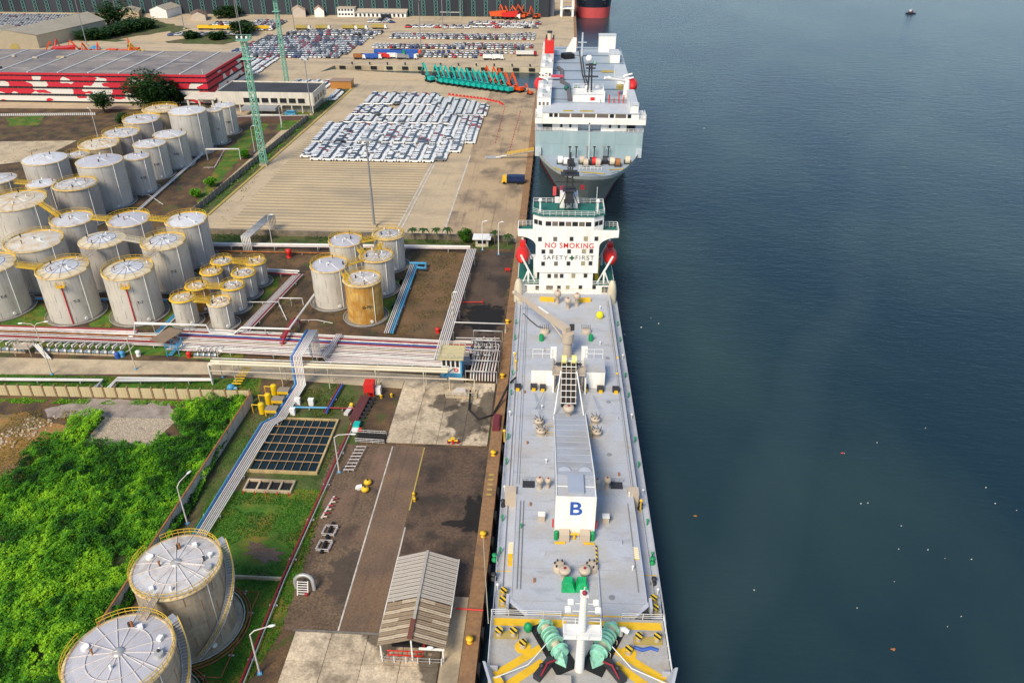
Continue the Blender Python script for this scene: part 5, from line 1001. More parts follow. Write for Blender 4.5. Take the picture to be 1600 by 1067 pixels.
# ------------------------------------------------------------------ pipework
def offset(pts, d):
    out = []
    for i, p in enumerate(pts):
        a = pts[max(i - 1, 0)]; b = pts[min(i + 1, len(pts) - 1)]; v = Vector((b.x - a.x, b.y - a.y, 0))
        if v.length < 1e-4: v = Vector((pts[-1].x - pts[0].x, pts[-1].y - pts[0].y, 0))
        v.normalize(); k = 1.0
        if 0 < i < len(pts) - 1:
            u = Vector((p.x - a.x, p.y - a.y, 0))
            if u.length > 1e-3: k = 1 / max(.5, abs(u.normalized().dot(v)))
        out.append(p + Vector((-v.y, v.x, 0)) * d * k)
    return out
def bundle(label, pts, specs, sup=8.0, name='pipe_rack', leg=None, cat='pipes', beam=True):
    """specs: list of (offset, radius, material)"""
    o = Vector((pts[0].x, pts[0].y, 0)); t = thing(name, label, cat, o); n = len(specs)
    for d, r, m in specs:
        g = MB(o); g.tube([p + Vector((0, 0, 0)) for p in offset(pts, d)], r, 8); g.build('pipe', m, t)
    lo = min(s[0] for s in specs) - .4; hi = max(s[0] for s in specs) + .4
    if sup:
        for a, b in zip(pts[:-1], pts[1:]):
            L_ = (b - a).length; v = Vector((b.x - a.x, b.y - a.y, 0))
            if v.length < 1.5: continue
            v.normalize(); nn = Vector((-v.y, v.x, 0)); k = max(1, int(L_ / sup)); ang = math.atan2(v.y, v.x)
            for i in range(k):
                p = a.lerp(b, (i + .5) / k); c = p + nn * (lo + hi) / 2; g = MB(o)
                if beam: g.box(c.x, c.y, p.z - max(s[1] for s in specs) - .1, .22, hi - lo, .18, rz=ang)
                for q in (lo + .2, hi - .2) if hi - lo > 1.2 else ((lo + hi) / 2,):
                    e = p + nn * q; g.bar((e.x, e.y, 0), (e.x, e.y, p.z - .1), .16)
                g.build('support', leg or pipe_g, t)
    return t
W, G_, RD, BL, LB, CR = pipe_w, pipe_g, dred, blue, lblue, cream
pw = [P('pipe_pink', (.60, .50, .48), .5, var=.12, dirt=(.35, .25, .2), dsc=.4, damt=.4), pipe_w, P('pipe_white', (.68, .66, .62), .5, dirt=(.4, .3, .22), dsc=.5, damt=.4), pipe_g]
def seq(n, x0, x1, r=.16, special={}): return [(x0 + (x1 - x0) * i / (n - 1), r * (1, .75, 1.15)[i % 3], special.get(i, pw[i % 4])) for i in range(n)]
zP = 1.1
a, b = at(275, 529, zP), at(742, 552, zP)
bundle('broad bank of pinkish white pipes running across the terminal towards the jetty', [a, b], seq(15, -4.6, 4.6, .17, {9: RD, 12: RD, 10: BL, 3: G_, 6: beige}), 9)
bundle('bank of weathered pipes beside the pump row at the far left', [at(-40, 519, .9), at(275, 531, .9)], seq(8, -2.6, 2.4, .17, {2: RD, 5: rust}), 8)
bundle('pair of rusty pink pipes running in front of the T tanks', [at(-40, 509, 1.0), at(215, 517, 1.0)], [(-.5, .28, pw[0]), (.35, .2, RD), (-1.3, .16, G_)], 9)
bundle('white pipe stepping up and down in front of the small tanks', [at(210, 522, 1.0), at(211, 505, 3.2), at(322, 508, 3.2), at(328, 519, 1.2), at(365, 522, 1.2), at(377, 512, 2.8), at(452, 514, 2.8)], [(0, .22, pw[2])], 6)
bundle('white pipe running back from the rack corner to the fire line', [at(452, 514, 2.8), at(500, 448, 2.2)], [(0, .26, pw[2])], 8)
# pipe bridge
zB = 5.2; a, b = at(328, 566, zB), at(700, 579, zB)
t = bundle('elevated pair of thick cream pipes on tall posts along the service road', [a, b], [(-.45, .32, CR), (.5, .32, CR), (1.6, .14, G_)], 8.5, 'pipe_bridge', cream)
g = MB(Vector((a.x, a.y, 0))); g.tube([a + Vector((0, -1.8, -.9)), b + Vector((0, -1.8, -.9))], .14, 6); g.build('cable_tray', beige, t)
# arch of pipes over the bridge then down to the big tanks
p0, p1 = at(492, 527, 1.4), at(468, 600, .9)
S_ = at(470, 606); N_ = at(494, 562)
arch = [N_ + Vector((0, 0, 1.2)), N_ + Vector((0, 0, 7.6)), S_ + Vector((0, 0, 7.6)), S_ + Vector((0, 0, .9)), at(437, 652, .9), at(418, 662, .9), at(310, 838, .9), at(208, 985, .9)]
bundle('bundle of white and blue pipes climbing over the bridge and down to the big tanks', arch, [(-1.15 + i * .33, .095, (LB, BL, pw[2], pw[0], pw[2], pw[1], pw[2], pw[2])[i]) for i in range(8)], 9, 'pipe_bundle')
bundle('four pipes dropping across the broad bank near its middle', [at(530, 522, 1.8), at(508, 557, 1.8), at(512, 560, 1.0), at(690, 570, 1.0)], [(-.6 + i * .4, .13, pw[i % 3]) for i in range(4)], 10)
# right hand rack
zR = 2.4; top = at(737, 389, zR)
bundle('rack of six white pipes leading north beside the dark oily ground', [at(686, 562, 1.5), at(693, 535, zR), top], [(-1.2 + i * .45, .15, pw[2] if i % 2 else pw[1]) for i in range(6)], 10)
bundle('long thick white pipe running along the car yard wall', [at(330, 381, 1.4), at(735, 386, 1.4)], [(0, .45, pw[2]), (-1.2, .2, pw[0])], 12)
bundle('rusty red pipe lying beside the long thick white pipe', [at(330, 392, .5), at(520, 396, .5)], [(0, .25, rust)], 12)
bundle('blue and white pipes running down beside the five tank group', [at(648, 413, .9), at(608, 520, .9)], [(-1.1, .13, pw[2]), (-.65, .13, pw[1]), (-.2, .13, pw[2]), (.3, .18, LB), (.8, .22, LB)], 9)
t = bundle('thick light blue pipe loop at the head of the blue pipes', [at(640, 411, 1.2), at(666, 412, 1.2), at(664, 420, 1.2), at(652, 418, 1.2)], [(0, .35, LB)], 0, 'pipe_loop')
bundle('bundle of white and red pipes slanting past the small tank cluster', [at(468, 428, .9), at(382, 518, .9)], [(-1.4 + i * .4, .13, RD if i == 5 else pw[i % 3]) for i in range(7)], 9)
bundle('white header pipe east of the small tank cluster', [at(418, 421, 1.2), at(468, 424, 1.2)], [(0, .3, pw[2]), (-1.2, .2, G_), (-1.9, .2, RD)], 8)
bundle('blue pipes slanting behind the smallest pale tank', [at(282, 486, .8), at(245, 522, .8)], [(-.6, .2, LB), (-.1, .2, LB), (.4, .15, pw[2])], 8)
bundle('light blue pipe behind the T-1 and T-3 tanks', [at(55, 467, .8), at(262, 470, .8)], [(0, .22, LB), (.7, .18, G_)], 12)
bundle('thin white frame pipe crossing the slanting pipe bundle', [at(385, 472, 1.6), at(436, 472, 1.6), at(436, 466, 2.2), at(472, 466, 2.2), at(474, 476, .4)], [(0, .12, pw[2])], 6)
bundle('pipes beside the drain along the back of the tank farm', [at(210, 335, .6), at(338, 222, .6)], [(0, .25, pw[2]), (.7, .18, pw[1])], 12)
for k, (x, y) in enumerate(((325, 250), (395, 195))):
    q = at(x, y); bundle('white gantry frame of pipe %s the grass strip behind the tanks' % ('south of' if k == 0 else 'north of'), [q, q + Vector((0, 0, 4)), q + Vector((12, 1, 4)), q + Vector((12, 1, 0))], [(0, .22, pw[2])], 0, 'pipe_gantry')
q = at(388, 393); bundle('cage of grey pipes arching over the long thick pipe', [q, q + Vector((0, 0, 4.5)), q + Vector((2, 16, 4.5)), q + Vector((2, 16, 0))], [(-1.2 + i * .5, .14, G_) for i in range(6)], 0, 'pipe_cage')
# pipes in front of the cream wall
bundle('twin white pipes along the cream wall at the left', [at(-40, 592, 1.0), at(160, 594, 1.0), at(148, 606, .9)], [(-.25, .2, pw[2]), (.25, .2, pw[2])], 9)
bundle('twin white pipes along the cream wall towards the pipe bridge', [at(170, 606, .9), at(183, 593, 1.0), at(333, 593, 1.0)], [(-.25, .2, pw[2]), (.25, .2, pw[2])], 9)
q = at(333, 600); bundle('upright white pipes at the west end of the pipe bridge', [q, q + Vector((0, 0, 5)), at(345, 566, 5.2)], [(-.3, .2, pw[2]), (.3, .2, pw[2])], 0, 'pipe_riser')
bundle('long red fire pipe with a grey pipe beside it, running down to the lower edge', [at(560, 640, .6), at(440, 905, .6), at(372, 1075, .6)], [(0, .17, dred), (.45, .1, G_)], 8, 'fire_pipe')
bundle('light blue pipe above the settling pond', [at(455, 636, .7), at(512, 637, .7)], [(0, .2, LB)], 5)
bundle('dark red pipe continuing from the blue pipe above the pond', [at(514, 637, .7), at(556, 638, .7)], [(0, .16, dred)], 5)
bundle('blue and red pipe pair slanting towards the pipe bridge posts', [at(508, 645, .7), at(534, 600, .7)], [(-.2, .2, blue), (.25, .14, dred)], 6)
bundle('rusty red sprinkler pipe across the lawn beside the big tank', [at(345, 1058, .4), at(405, 925, .4), at(362, 923, .4)], [(0, .09, rust)], 6)
bundle('short rusty sprinkler pipe at the lawn edge', [at(290, 1056, .4), at(345, 1058, .4)], [(0, .09, rust)], 6)
p = at(440, 548); q = at(468, 505); o = Vector((p.x, p.y, 0)); t = thing('stair_bridge', 'dark red stepped footbridge over the broad pipe bank', 'footbridge', o)
g = MB(o); g.tube([p + Vector((0, 0, .4)), p + Vector((.4, 1.5, 2.4)), q + Vector((-.4, -1.5, 2.4)), q + Vector((0, 0, .4))], .22, 4); g.build('stringer', dred, t)
for i in range(16):
    c = p.lerp(q, (i + .5) / 16); MB(o).box(c.x, c.y, min(2.5, .5 + 2 * min(i, 15 - i) * .45), 1.4, .5, .06).build('step', dred, t)
# pumps in a row at the far left
ORD = 'first second third fourth fifth sixth seventh eighth ninth tenth eleventh twelfth thirteenth fourteenth fifteenth sixteenth seventeenth'.split()
def pump(x, y, sc, lab, grp):
    p = at(x, y); t = thing('pump_set', lab, 'pump', p, 0, grp); MB().box(0, 0, .15, 1.6 * sc, .9, .3).build('base', conc, t)
    MB().cyl((-.6 * sc, 0, .7), (.25 * sc, 0, .7), .36, n=10).build('motor', P('pump_blue_grey', (.16, .22, .27)), t); MB().cyl((.3 * sc, 0, .7), (.75 * sc, 0, .7), .42, n=10).build('casing', pipe_g, t)
    MB().tube([(.5 * sc, 0, .9), (.5 * sc, 0, 2.2), (.5 * sc + .5, 1.4, 2.2), (.5 * sc + .9, 3.0, 1.2)], .13, 6).build('delivery_pipe', pipe_w, t); MB().tube([(.9 * sc, 0, .7), (1.5 * sc, 1.2, .7), (1.8 * sc, 2.6, 1.0)], .13, 6).build('suction_pipe', pipe_w, t)
    MB().cyl((.5 * sc, 0, 1.5), (.5 * sc, 0, 1.75), .25, n=8).build('valve_wheel', dark, t)
for i in range(15): pump(-2 + i * 12.6 + (14 if i > 3 else 0), 549 + i * .45, 1.1, 'grey pump by the service road, %s from the left in its row' % ORD[i], 'pumps along the service road')
for i in range(4): pump(308 + i * 9, 558 + i * .3, .8, 'small white pump left of the pipe bridge, %s of four from the left' % ORD[i], 'small pumps near the pipe bridge')
p = at(35, 553); t = thing('valve_platform', 'pale steel valve platform with slanting pipes among the pumps', 'platform', p); MB().box(1, 0, 2.2, 4, 2.6, .12).build('deck', beige, t)
for x in (-.8, 2.8):
    for y in (-1.1, 1.1): MB().bar((x, y, 0), (x, y, 3.2), .16).build('leg', beige, t)
g = MB(); g.rail([(-.8, -1.2, 2.3), (2.8, -1.2, 2.3), (2.8, 1.2, 2.3), (-.8, 1.2, 2.3)], 1.0, 1.2, .07, 2, True); g.build('railing', beige, t)
for k in range(3): MB().tube([(3 + k * .5, .5, 2.4), (7 + k * .5, -2.2, .3)], .16, 6).build('slanting_pipe', pw[2], t)
p = at(262, 557); t = thing('blue_platform', 'blue steel stair platform with a brown roof over the pipes', 'platform', p); MB().box(-1, 3.5, 3.4, 4, 6, .15, rz=-.35).build('roof', M('brown_sheet', (.24, .17, .11), .8), t)
for k in range(8): MB().box(.6 + k * .25, .2 + k * .2, .3 + k * .28, 1.0, .35, .06).build('step', lblue, t)
for x, y in ((0, 0), (2.6, .4), (2.6, 2.6), (0, 2.6)): MB().bar((x, y, 0), (x, y, 3.4), .2).build('leg', lblue, t)
g = MB(); g.rail([(0, 0, 1.8), (2.6, 0.4, 1.8), (2.6, 2.6, 1.8)], 1.1, .7, .09, 2); g.build('railing', lblue, t)
for k, (x, y, c, lb) in enumerate(((184, 559, blue, 'dark blue drum beside the pumps'), (192, 557, lblue, 'light blue drum beside the pumps'), (296, 558, red, 'red drum by the small pumps'), (217, 556, white, 'white tank left of the blue platform'), (684, 520, red, 'red drum beside the right hand rack'), (452, 402, red, 'red fire cabinet north of the small tank cluster'))):
    p = at(x, y); o = MB(p); o.lathe([(.5, 0), (.54, .1), (.5, .2), (.5, .8), (.54, .9), (.5, 1.3), (0, 1.35)] if k != 5 else [(.9, 0), (.5, .8), (.9, 1.3), (.9, 2.4), (0, 2.5)], tuple(p), 14 if k != 5 else 4); o.build('drum' if k != 5 else 'fire_cabinet', c, label=lb, cat='drum' if k != 5 else 'cabinet')
# ------------------------------------------------------------------ walls
wpan = M('wall_cream', (.58, .47, .27), .9, var=.2, sc=.5, streak=((.22, .15, .07), .7, 1.3), dirt=(.25, .17, .08), dsc=.8, damt=.6, dthr=.54)
p, q = at(-60, 616), at(393, 626); d = q - p; L_ = d.length; nb = 24; ang = math.atan2(d.y, d.x); wt = thing('panel_wall', 'cream concrete plank wall with posts bordering the overgrown plot', 'wall', p, ang)
st = L_ / nb; pl = MB()
pm = [MB().box(0, 0, .2, st - .34, .12 + .03 * (i % 2), .385).mesh('plank', wpan) for i in range(2)]; pom = MB().box(0, 0, 1.45, .3, .34, 2.9).mesh('post', M('post_brown', (.26, .17, .09), .9))
for i in range(nb + 1): link('post', pom, wt, (i * st, 0, 0))
for i in range(nb):
    for j in range(6): link('plank', pm[(i + j) % 2], wt, ((i + .5) * st, random.uniform(-.02, .02), .05 + j * .41))
p, q = at(396, 629), at(110, 1075); d = q - p; nb = 26; st = d.length / nb; ang = math.atan2(d.y, d.x)
w2 = thing('concrete_wall', 'grey concrete panel wall between the overgrown plot and the pipe strip', 'wall', p, ang); cm2 = M('wall_grey', (.52, .47, .39), .9, var=.18, sc=.4, streak=((.10, .08, .06), .75, 1.0), dirt=(.14, .12, .09), dsc=.5, damt=.5)
pm = MB().box(0, 0, 1.3, st - .08, .16, 2.6).mesh('wall_panel', cm2)
for i in range(nb): link('wall_panel', pm, w2, ((i + .5) * st, random.uniform(-.03, .03), random.uniform(-.05, .05)))
MB().box(d.length / 2, 0, 2.66, d.length, .3, .14).build('coping', rust, w2)
MB().bx(*sorted((at(355, 905).x, at(442, 905).x)), at(400, 905).y - .15, at(400, 905).y + .15, 0, .7).build('low_wall', conc, label='low concrete bund wall crossing the lawn to the red fire pipe', cat='wall')
# yard fence along the west edge
p, q = at(300, 338), at(483, 186); d = q - p; o = thing('yard_fence', 'dark concrete fence between the tank farm and the car yard', 'fence', p, math.atan2(d.y, d.x)); nb = 40; st = d.length / nb; pm = MB().box(0, 0, 1.1, st - .15, .14, 2.2).mesh('fence_panel', conc_d); pp = MB().box(0, 0, 1.2, .25, .25, 2.4).mesh('fence_post', conc)
for i in range(nb): link('fence_panel', pm, o, ((i + .5) * st, 0, 0)); link('fence_post', pp, o, (i * st, 0, 0))
# ------------------------------------------------------------------ settling pond
A, B_, C_, D_ = at(432, 657), at(523, 660), at(496, 738), at(384, 745)
x0, x1, y0, y1 = -54.0, -41.8, 108.4, 123.8; o = Vector((x0, y0, 0)); pd = thing('settling_pond', 'square settling pond of dark water under a rusty grid of beams', 'pond', o)
rimc = M('pond_rim', (.45, .33, .15), .9, var=.25, sc=.5, dirt=(.25, .18, .1), dsc=.6)
MB(o).sheet([(x0, y0), (x1, y0), (x1, y1), (x0, y1)], .28).build('pond_water', P('pond_water_m', (.006, .018, .02), .06, spec=.5), pd)
for n_, a_ in enumerate(((x0 - .35, x1 + .35, y0 - .35, y0), (x0 - .35, x1 + .35, y1, y1 + .35), (x0 - .35, x0, y0, y1), (x1, x1 + .35, y0, y1))): MB(o).bx(*a_, 0, .62).build('pond_wall', rimc, pd)
bm1 = M('rust_beam', (.36, .22, .11), .9, var=.3, sc=.6, dirt=(.42, .33, .2), dsc=.7)
for i in range(1, 8): x = x0 + (x1 - x0) * i / 8; MB(o).bx(x - .05, x + .05, y0, y1, .42, .52).build('grid_beam', bm1, pd)
for i in range(1, 6): y = y0 + (y1 - y0) * i / 6; MB(o).bx(x0, x1, y - .065, y + .065, .52, .64).build('grid_beam', bm1, pd)
x0, x1, y0, y1 = -53.0, -45, 103.2, 105.6; o = Vector((x0, y0, 0)); pd = thing('sump_trough', 'narrow black sump with concrete dividers below the settling pond', 'trough', o)
MB(o).sheet([(x0, y0), (x1, y0), (x1, y1), (x0, y1)], .14).build('sump_bottom', black, pd)
for a_ in ((x0 - .3, x1 + .3, y0 - .3, y0), (x0 - .3, x1 + .3, y1, y1 + .3), (x0 - .3, x0, y0, y1), (x1, x1 + .3, y0, y1)): MB(o).bx(*a_, 0, .6).build('sump_wall', conc, pd)
for i in range(1, 4): x = x0 + (x1 - x0) * i / 4; MB(o).bx(x - .15, x + .15, y0, y1, .2, .55).build('divider', conc, pd)
for i in range(5): MB(o).cyl((x0 + i * 2, y0 - .8, 0), (x0 + i * 2, y0 - .8, .8), .1, n=6).build('marker_post', red, pd)
# yellow separator units
for k, (x, y) in enumerate(((432, 618), (423, 632), (413, 647))):
    p = at(x, y); t = thing('separator_unit', ('hindmost', 'middle', 'frontmost')[k] + ' of three yellow separator units with upright yellow tanks', 'machine', p)
    MB().cyl((-.3, 0, .3), (-.3, 0, 2.5), .62, n=16).ball((-.3, 0, 2.5), .62, .62, .3).build('upright_tank', P('vyellow%d' % k, (.78, .50, .01), .4), t); MB().bx(.5, 2.9, -.7, .8, 1.5, 1.7).build('canopy', M('dusty_roof', (.27, .23, .18), .9), t)
    [MB().bx(x_ - .1, x_ + .1, y_ - .1, y_ + .1, 0, 1.5).build('frame_leg', yellow, t) for x_ in (.6, 2.7) for y_ in (-.6, .7)]; MB().bx(.5, 2.8, -.75, -.71, .9, 1.5).build('guard', yellow, t)
    MB().cyl((1.2, 0, .5), (2.3, 0, .5), .4, n=10).build('motor', grey_m, t); MB().tube([(-.9, 0, 2.2), (-2.2, .1, 2.2), (-2.2, .1, 0)], .09, 6).build('pipe', yellow, t)
for k, (x, y) in enumerate(((466, 632), (487, 633), (458, 648))):
    p = at(x, y); o = MB(p); o.bx(p.x - .5, p.x + .5, p.y - .35, p.y + .35, 0, 1.5); o.bx(p.x - .56, p.x + .56, p.y - .42, p.y + .42, 1.5, 1.6); o.build('electric_cabinet', white, label=('white cabinet beside the pipe bundle bend', 'white cabinet right of its twin above the blue pipe', 'low white cabinet beside the pond corner')[k], cat='cabinet')
p = at(545, 645); t = thing('valve_skid', 'grey skid with a yellow valve beside the dark red conveyor', 'skid', p); MB().box(0, 0, .5, .9, 2.6, .5, rz=-.2).build('skid', pipe_w, t); MB().ball((.4, 1.2, 1.2), .45).build('valve', yellow, t)
# red hopper and dark conveyor
p = at(578, 622); t = thing('red_hopper', 'bright red hopper box at the head of the dark red conveyor', 'hopper', p); MB().bx(-1.0, 1.0, -.4, 1.8, 1.6, 3.6).build('box', red, t); g = MB(); g.lathe([(1.1, 1.6), (.6, .9), (.6, .2)], (0, .6, 0), 4); g.build('chute', red, t); MB().bx(1.1, 2.2, .4, 1.6, .6, 2.2).build('motor_box', white, t)
for x_ in (-.9, .9): MB().bar((x_, -.3, 0), (x_, -.3, 1.6), .2).build('leg', red, t)
a, b = at(571, 618, 1.5), at(552, 655, .9); o = Vector((b.x, b.y, 0)); t = thing('belt_conveyor', 'dark red covered conveyor sloping beside the concrete apron', 'conveyor', o); d = (b - a); n_ = Vector((-d.y, d.x, 0)).normalized() * .95
g = MB(o); g.add([a - n_, a + n_, b + n_, b - n_] + [v - Vector((0, 0, .3)) for v in (a - n_, a + n_, b + n_, b - n_)], [(0, 1, 2, 3), (4, 7, 6, 5), (0, 4, 5, 1), (1, 5, 6, 2), (2, 6, 7, 3), (3, 7, 4, 0)]); g.build('cover', M('maroon', (.10, .03, .03), .7), t)
for i in range(7):
    c = a.lerp(b, i / 6); MB(o).box(c.x + 1.3, c.y, c.z * .5, 1.0, .2, .9).build('support', dark, t)
p = at(557, 672); t = thing('pump_trolley', 'teal and white pump trolley at the foot of the dark conveyor', 'trolley', p); MB().box(0, .6, .8, 1.2, 1.4, .9).build('engine', teal, t); MB().box(0, -.6, .5, 1.3, .9, .5).build('tray', white, t); MB().box(1.0, -.9, .6, .6, .7, 1.1).build('red_can', red, t); g = MB(); [g.cyl((x_, y_, .3), (x_ + .15, y_, .3), .3, n=10) for x_ in (-.8, .65) for y_ in (-.6, .8)]; g.build('wheels', black, t)
# racks
p = at(556, 690); t = thing('hose_rack', 'long black hose rack with white rails at the edge of the apron', 'rack', p)
for k in range(4): MB().tube([(0, k * .55, .4 + k * .12), (5.6, k * .55 - .2, .4 + k * .12)], .2, 6).build('hose', black, t)
g = MB(); g.rail([(0, -.3, 0), (5.6, -.5, 0)], 1.1, 1.2, .09, 3); g.rail([(0, 2, 0), (5.6, 1.8, 0)], 1.3, 1.2, .09, 3); g.build('rack_frame', pipe_g, t)
p = at(537, 738); t = thing('pipe_support_rack', 'white ladder-like rack of short bars beside the lamp post', 'rack', p)
for k in range(8): MB().tube([(0 + k * .12, k * .95, .7), (1.9 + k * .12, k * .95 + .1, .7)], .09, 6).build('bar', pipe_w, t)
for x_ in (0.1, 1.8): MB().tube([(x_, -.2, .6), (x_ + .9, 7, .6)], .07, 5).build('rail', pipe_g, t)
for k in range(4): MB().bar((.9 + k * .25, k * 2.0, 0), (.9 + k * .25, k * 2, .6), .12).build('leg', pipe_g, t)
for k, (x, y) in enumerate(((503, 838), (494, 862))):
    p = at(x, y); t = thing('pipe_tray', ('upper' if k == 0 else 'lower') + ' of two square white pipe trays on the gravel', 'tray', p); g = MB(); g.rail([(0, 0, 0), (2.0, 0, 0), (2.2, 2, 0), (.2, 2, 0)], .7, 1.0, .1, 2, True); g.build('frame', pipe_w, t); MB().tube([(1, -.6, .5), (1.2, 2.8, .5)], .25, 8).build('black_pipe', black, t)
p = at(513, 795); t = thing('coupling_rack', 'narrow rack of red tipped couplings beside the gravel lot', 'rack', p); MB().box(0, 0, .5, .3, 5.5, .12, rz=-.15).build('beam', pipe_w, t)
for k in range(6): MB().cyl((-.4 + k * .13, -2.4 + k * .9, .5), (.5 + k * .13, -2.4 + k * .9, .6), .15, n=8).build('coupling', dred if k % 2 else beige, t)
p = at(474, 928); t = thing('arched_hose_stand', 'arched grey hose stand on the gravel lot by the red pipe', 'stand', p); MB().tube([(-1.3, 1.0, .2)] + [(1.4 * math.cos(a) - 0, 1.0 + .4 * math.sin(a), 1.6 + 1.0 * math.sin(a)) for a in [math.pi * (1 - k / 8) for k in range(9)]] + [(1.5, .8, .2)], .3, 8).build('arched_hose', pipe_g, t)
g = MB()
for x_ in (-.8, .8): g.bar((x_, -.3, 0), (x_, .6, 2.2), .14)
for k in range(6): g.bar((-.8, -.2 + k * .14, .3 + k * .36), (.8, -.2 + k * .14, .3 + k * .36), .1)
g.build('ladder_frame', white, t); MB().ball((.6, -.2, .3), .35).build('valve', dred, t)
for k, (x, y) in enumerate(((575, 757), (571, 768))):
    p = at(x, y); t = thing('yellow_buoy', ('upper' if k == 0 else 'lower') + ' of two round yellow caps lying on the gravel', 'buoy', p); MB().lathe([(.3, 0), (.3, .4), (.75, .5), (.6, .9), (0, 1.1)], n=12).build('cap', yellow, t); MB().cyl((0, 0, 1.05), (0, 0, 1.3), .15, n=8).build('knob', dark, t)
p = at(562, 763); MB(p).box(p.x, p.y, .3, .9, .9, .5, rz=.4).box(p.x - .5, p.y, .2, .4, .6, .3).build('white_crate', white, label='small white crate beside the two yellow caps', cat='crate')
for k, (x, y) in enumerate(((647, 775), (648, 783), (612, 620), (596, 622))):
    p = at(x, y); o = MB(p); o.lathe([(.25, 0), (.25, .6), (.35, .7), (0, 1.0)], tuple(p), 8); o.build('marker_bollard', yellow, label=('yellow marker post by the right road line', 'lower yellow marker post by the right road line', 'yellow black marker beside the white motor box', 'pale marker left of the apron slabs')[k], cat='bollard')
p = at(708, 694); t = thing('hydrant', 'red and yellow fire hydrant on the edge of the concrete apron', 'hydrant', p); MB().cyl((0, 0, 0), (0, 0, 1.3), .25, n=10).build('barrel', red, t)
for s in (-1, 1): MB().cyl((s * .2, 0, .9), (s * .9, 0, .9), .2, n=8).build('outlet', yellow, t); MB().box(s * .9, .2, .4, .4, .5, .8).build('guard_post', dred, t)
MB().box(0, 0, 1.4, .7, .7, .15).build('cap', yellow, t)
# mooring bollards on the quay edge
for k, (x, y) in enumerate(((771, 711), (755, 838), (734, 1003), (785, 590), (793, 505))):
    p = at(x, y, .18); o = thing('quay_bollard', ('yellow quay bollard opposite the concrete apron', 'yellow quay bollard holding the bow rope', 'yellow quay bollard beside the shed', 'yellow quay bollard beside the jetty cabin', 'yellow quay bollard beside the oily ground')[k], 'bollard', p)
    MB().lathe([(.45, 0), (.4, .1), (.28, .3), (.3, .55), (.55, .75), (.5, .95), (0, 1.05)], n=14).build('post', yellow, o); MB().box(0, 0, .02, 1.0, 1.0, .06).build('base_plate', rust, o)
a, b = at(755, 838, .9), SO + Vector((-11.3, -49, 8)); o = MB(a); o.tube([a, a.lerp(b, .5) + Vector((0, 0, -.5)), b], .07, 6); o.build('mooring_rope', cream, label='pale mooring rope from the quay bollard to the bow', cat='rope')
a, b = at(712, 950, .5), at(755, 953, 1.0); bundle('red hose line crossing the quay edge beside the shed', [a, b], [(0, .12, red)], 0, 'hose_line')
bundle('black hose looping from the jetty manifold to the ship side', [at(735, 610, 1.6), at(733, 640, .3), at(748, 655, .3), at(770, 648, .3), at(783, 625, 1.0), at(795, 600, 4.0), at(806, 590, 6.5)], [(0, .2, black)], 0, 'loading_hose')
p = at(776, 663); o = MB(p); o.bx(p.x - .7, p.x + .7, p.y - 2.4, p.y + 2.4, .18, .8); o.bx(p.x - .5, p.x + .5, p.y - 1.6, p.y + 1.6, .8, 1.0); o.build('rubber_fender', P('maroon_f', (.16, .03, .04), .7), label='dark maroon fender block on the quay edge', cat='fender')
# ------------------------------------------------------------------ jetty cabin and loading manifold
p = at(706, 598); t = thing('jetty_cabin', 'blue and white jetty cabin with a cream roof on the pipe landing', 'cabin', p); zc = 1.4
MB().bx(-2.2, 2.2, 0, 4.4, zc, zc + 1.0).build('lower_wall', lblue, t); MB().bx(-2.1, 2.1, .1, 4.3, zc + 1.0, zc + 4.6).build('wall', white, t)
for k in range(4): MB().bx(-1.8 + k * .95, -1.2 + k * .95, .02, .08, zc + 2.6, zc + 4.2).build('window', glass, t)
MB().bx(1.9, 2.25, .05, 4.4, zc + 1.0, zc + 4.5).build('blue_corner', lblue, t); MB().bx(-2.7, 2.7, -.6, 5, zc + 4.6, zc + 4.9).build('roof', M('cabin_roof', (.55, .47, .26), .8, var=.3, sc=1, dirt=(.3, .25, .12), dsc=1), t)
lr = MB(); lr.tube(arc((1.2, .03), .001, 0, 1, 1, 0), .001); lr = MB(); lr.tube([(1.0 + .38 * math.cos(a), -.02, zc + 1.9 + .38 * math.sin(a)) for a in [2 * math.pi * k / 16 for k in range(17)]], .09, 6); lr.build('life_ring', red, t)
MB().tube([(-1.6, -.1, zc + .4), (.6, -.1, zc + 2.4)], .07, 5).build('handrail', dark, t)
g = MB(); g.rail([(-2.6, -.5, zc + 4.9), (2.6, -.5, zc + 4.9), (2.6, 4.9, zc + 4.9), (-2.6, 4.9, zc + 4.9)], .9, 1.2, .07, 2, True); g.build('roof_railing', cream, t)
MB().bx(-2.6, 2.6, -.3, 4.8, 0, zc).build('plinth', conc_d, t)
p = at(728, 598); o = Vector((p.x, p.y, 0)); t = thing('loading_manifold', 'dense manifold of white loading pipes and valves at the jetty head', 'manifold', o)
for k in range(9): x = p.x + 1.0 + k * .62; MB(o).tube([(x, p.y, .6), (x, p.y + 1, 2.0), (x + .3, p.y + 10 + (k % 3), 2.2), (x - .5, p.y + 14 + (k % 4), 1.3)], .13, 6).build('loading_pipe', pw[(k + 1) % 4], t)
for k in range(18): x = p.x + .4 + (k % 6) * .8; y = p.y + 7 + (k // 6) * 3.2; MB(o).cyl((x, y, .4), (x, y, 2.6), .16, n=6).cyl((x - .3, y, 2.6), (x + .3, y, 2.7), .3, n=8).build('valve', grey_m if k % 3 else dark, t)
for k in range(5): y = p.y + k * 4.2; g = MB(o); g.tube([(p.x, y, 0), (p.x, y, 3), (p.x + 6.6, y, 3), (p.x + 6.6, y, 0)], .12, 4); g.build('frame', pipe_g, t)
for k in range(6): MB(o).tube([(p.x - 4, p.y + 10 + k * 1.2, 1.4), (p.x + 6, p.y + 10.3 + k * 1.2, 1.4)], .12, 6).build('cross_pipe', pw[k % 4], t)
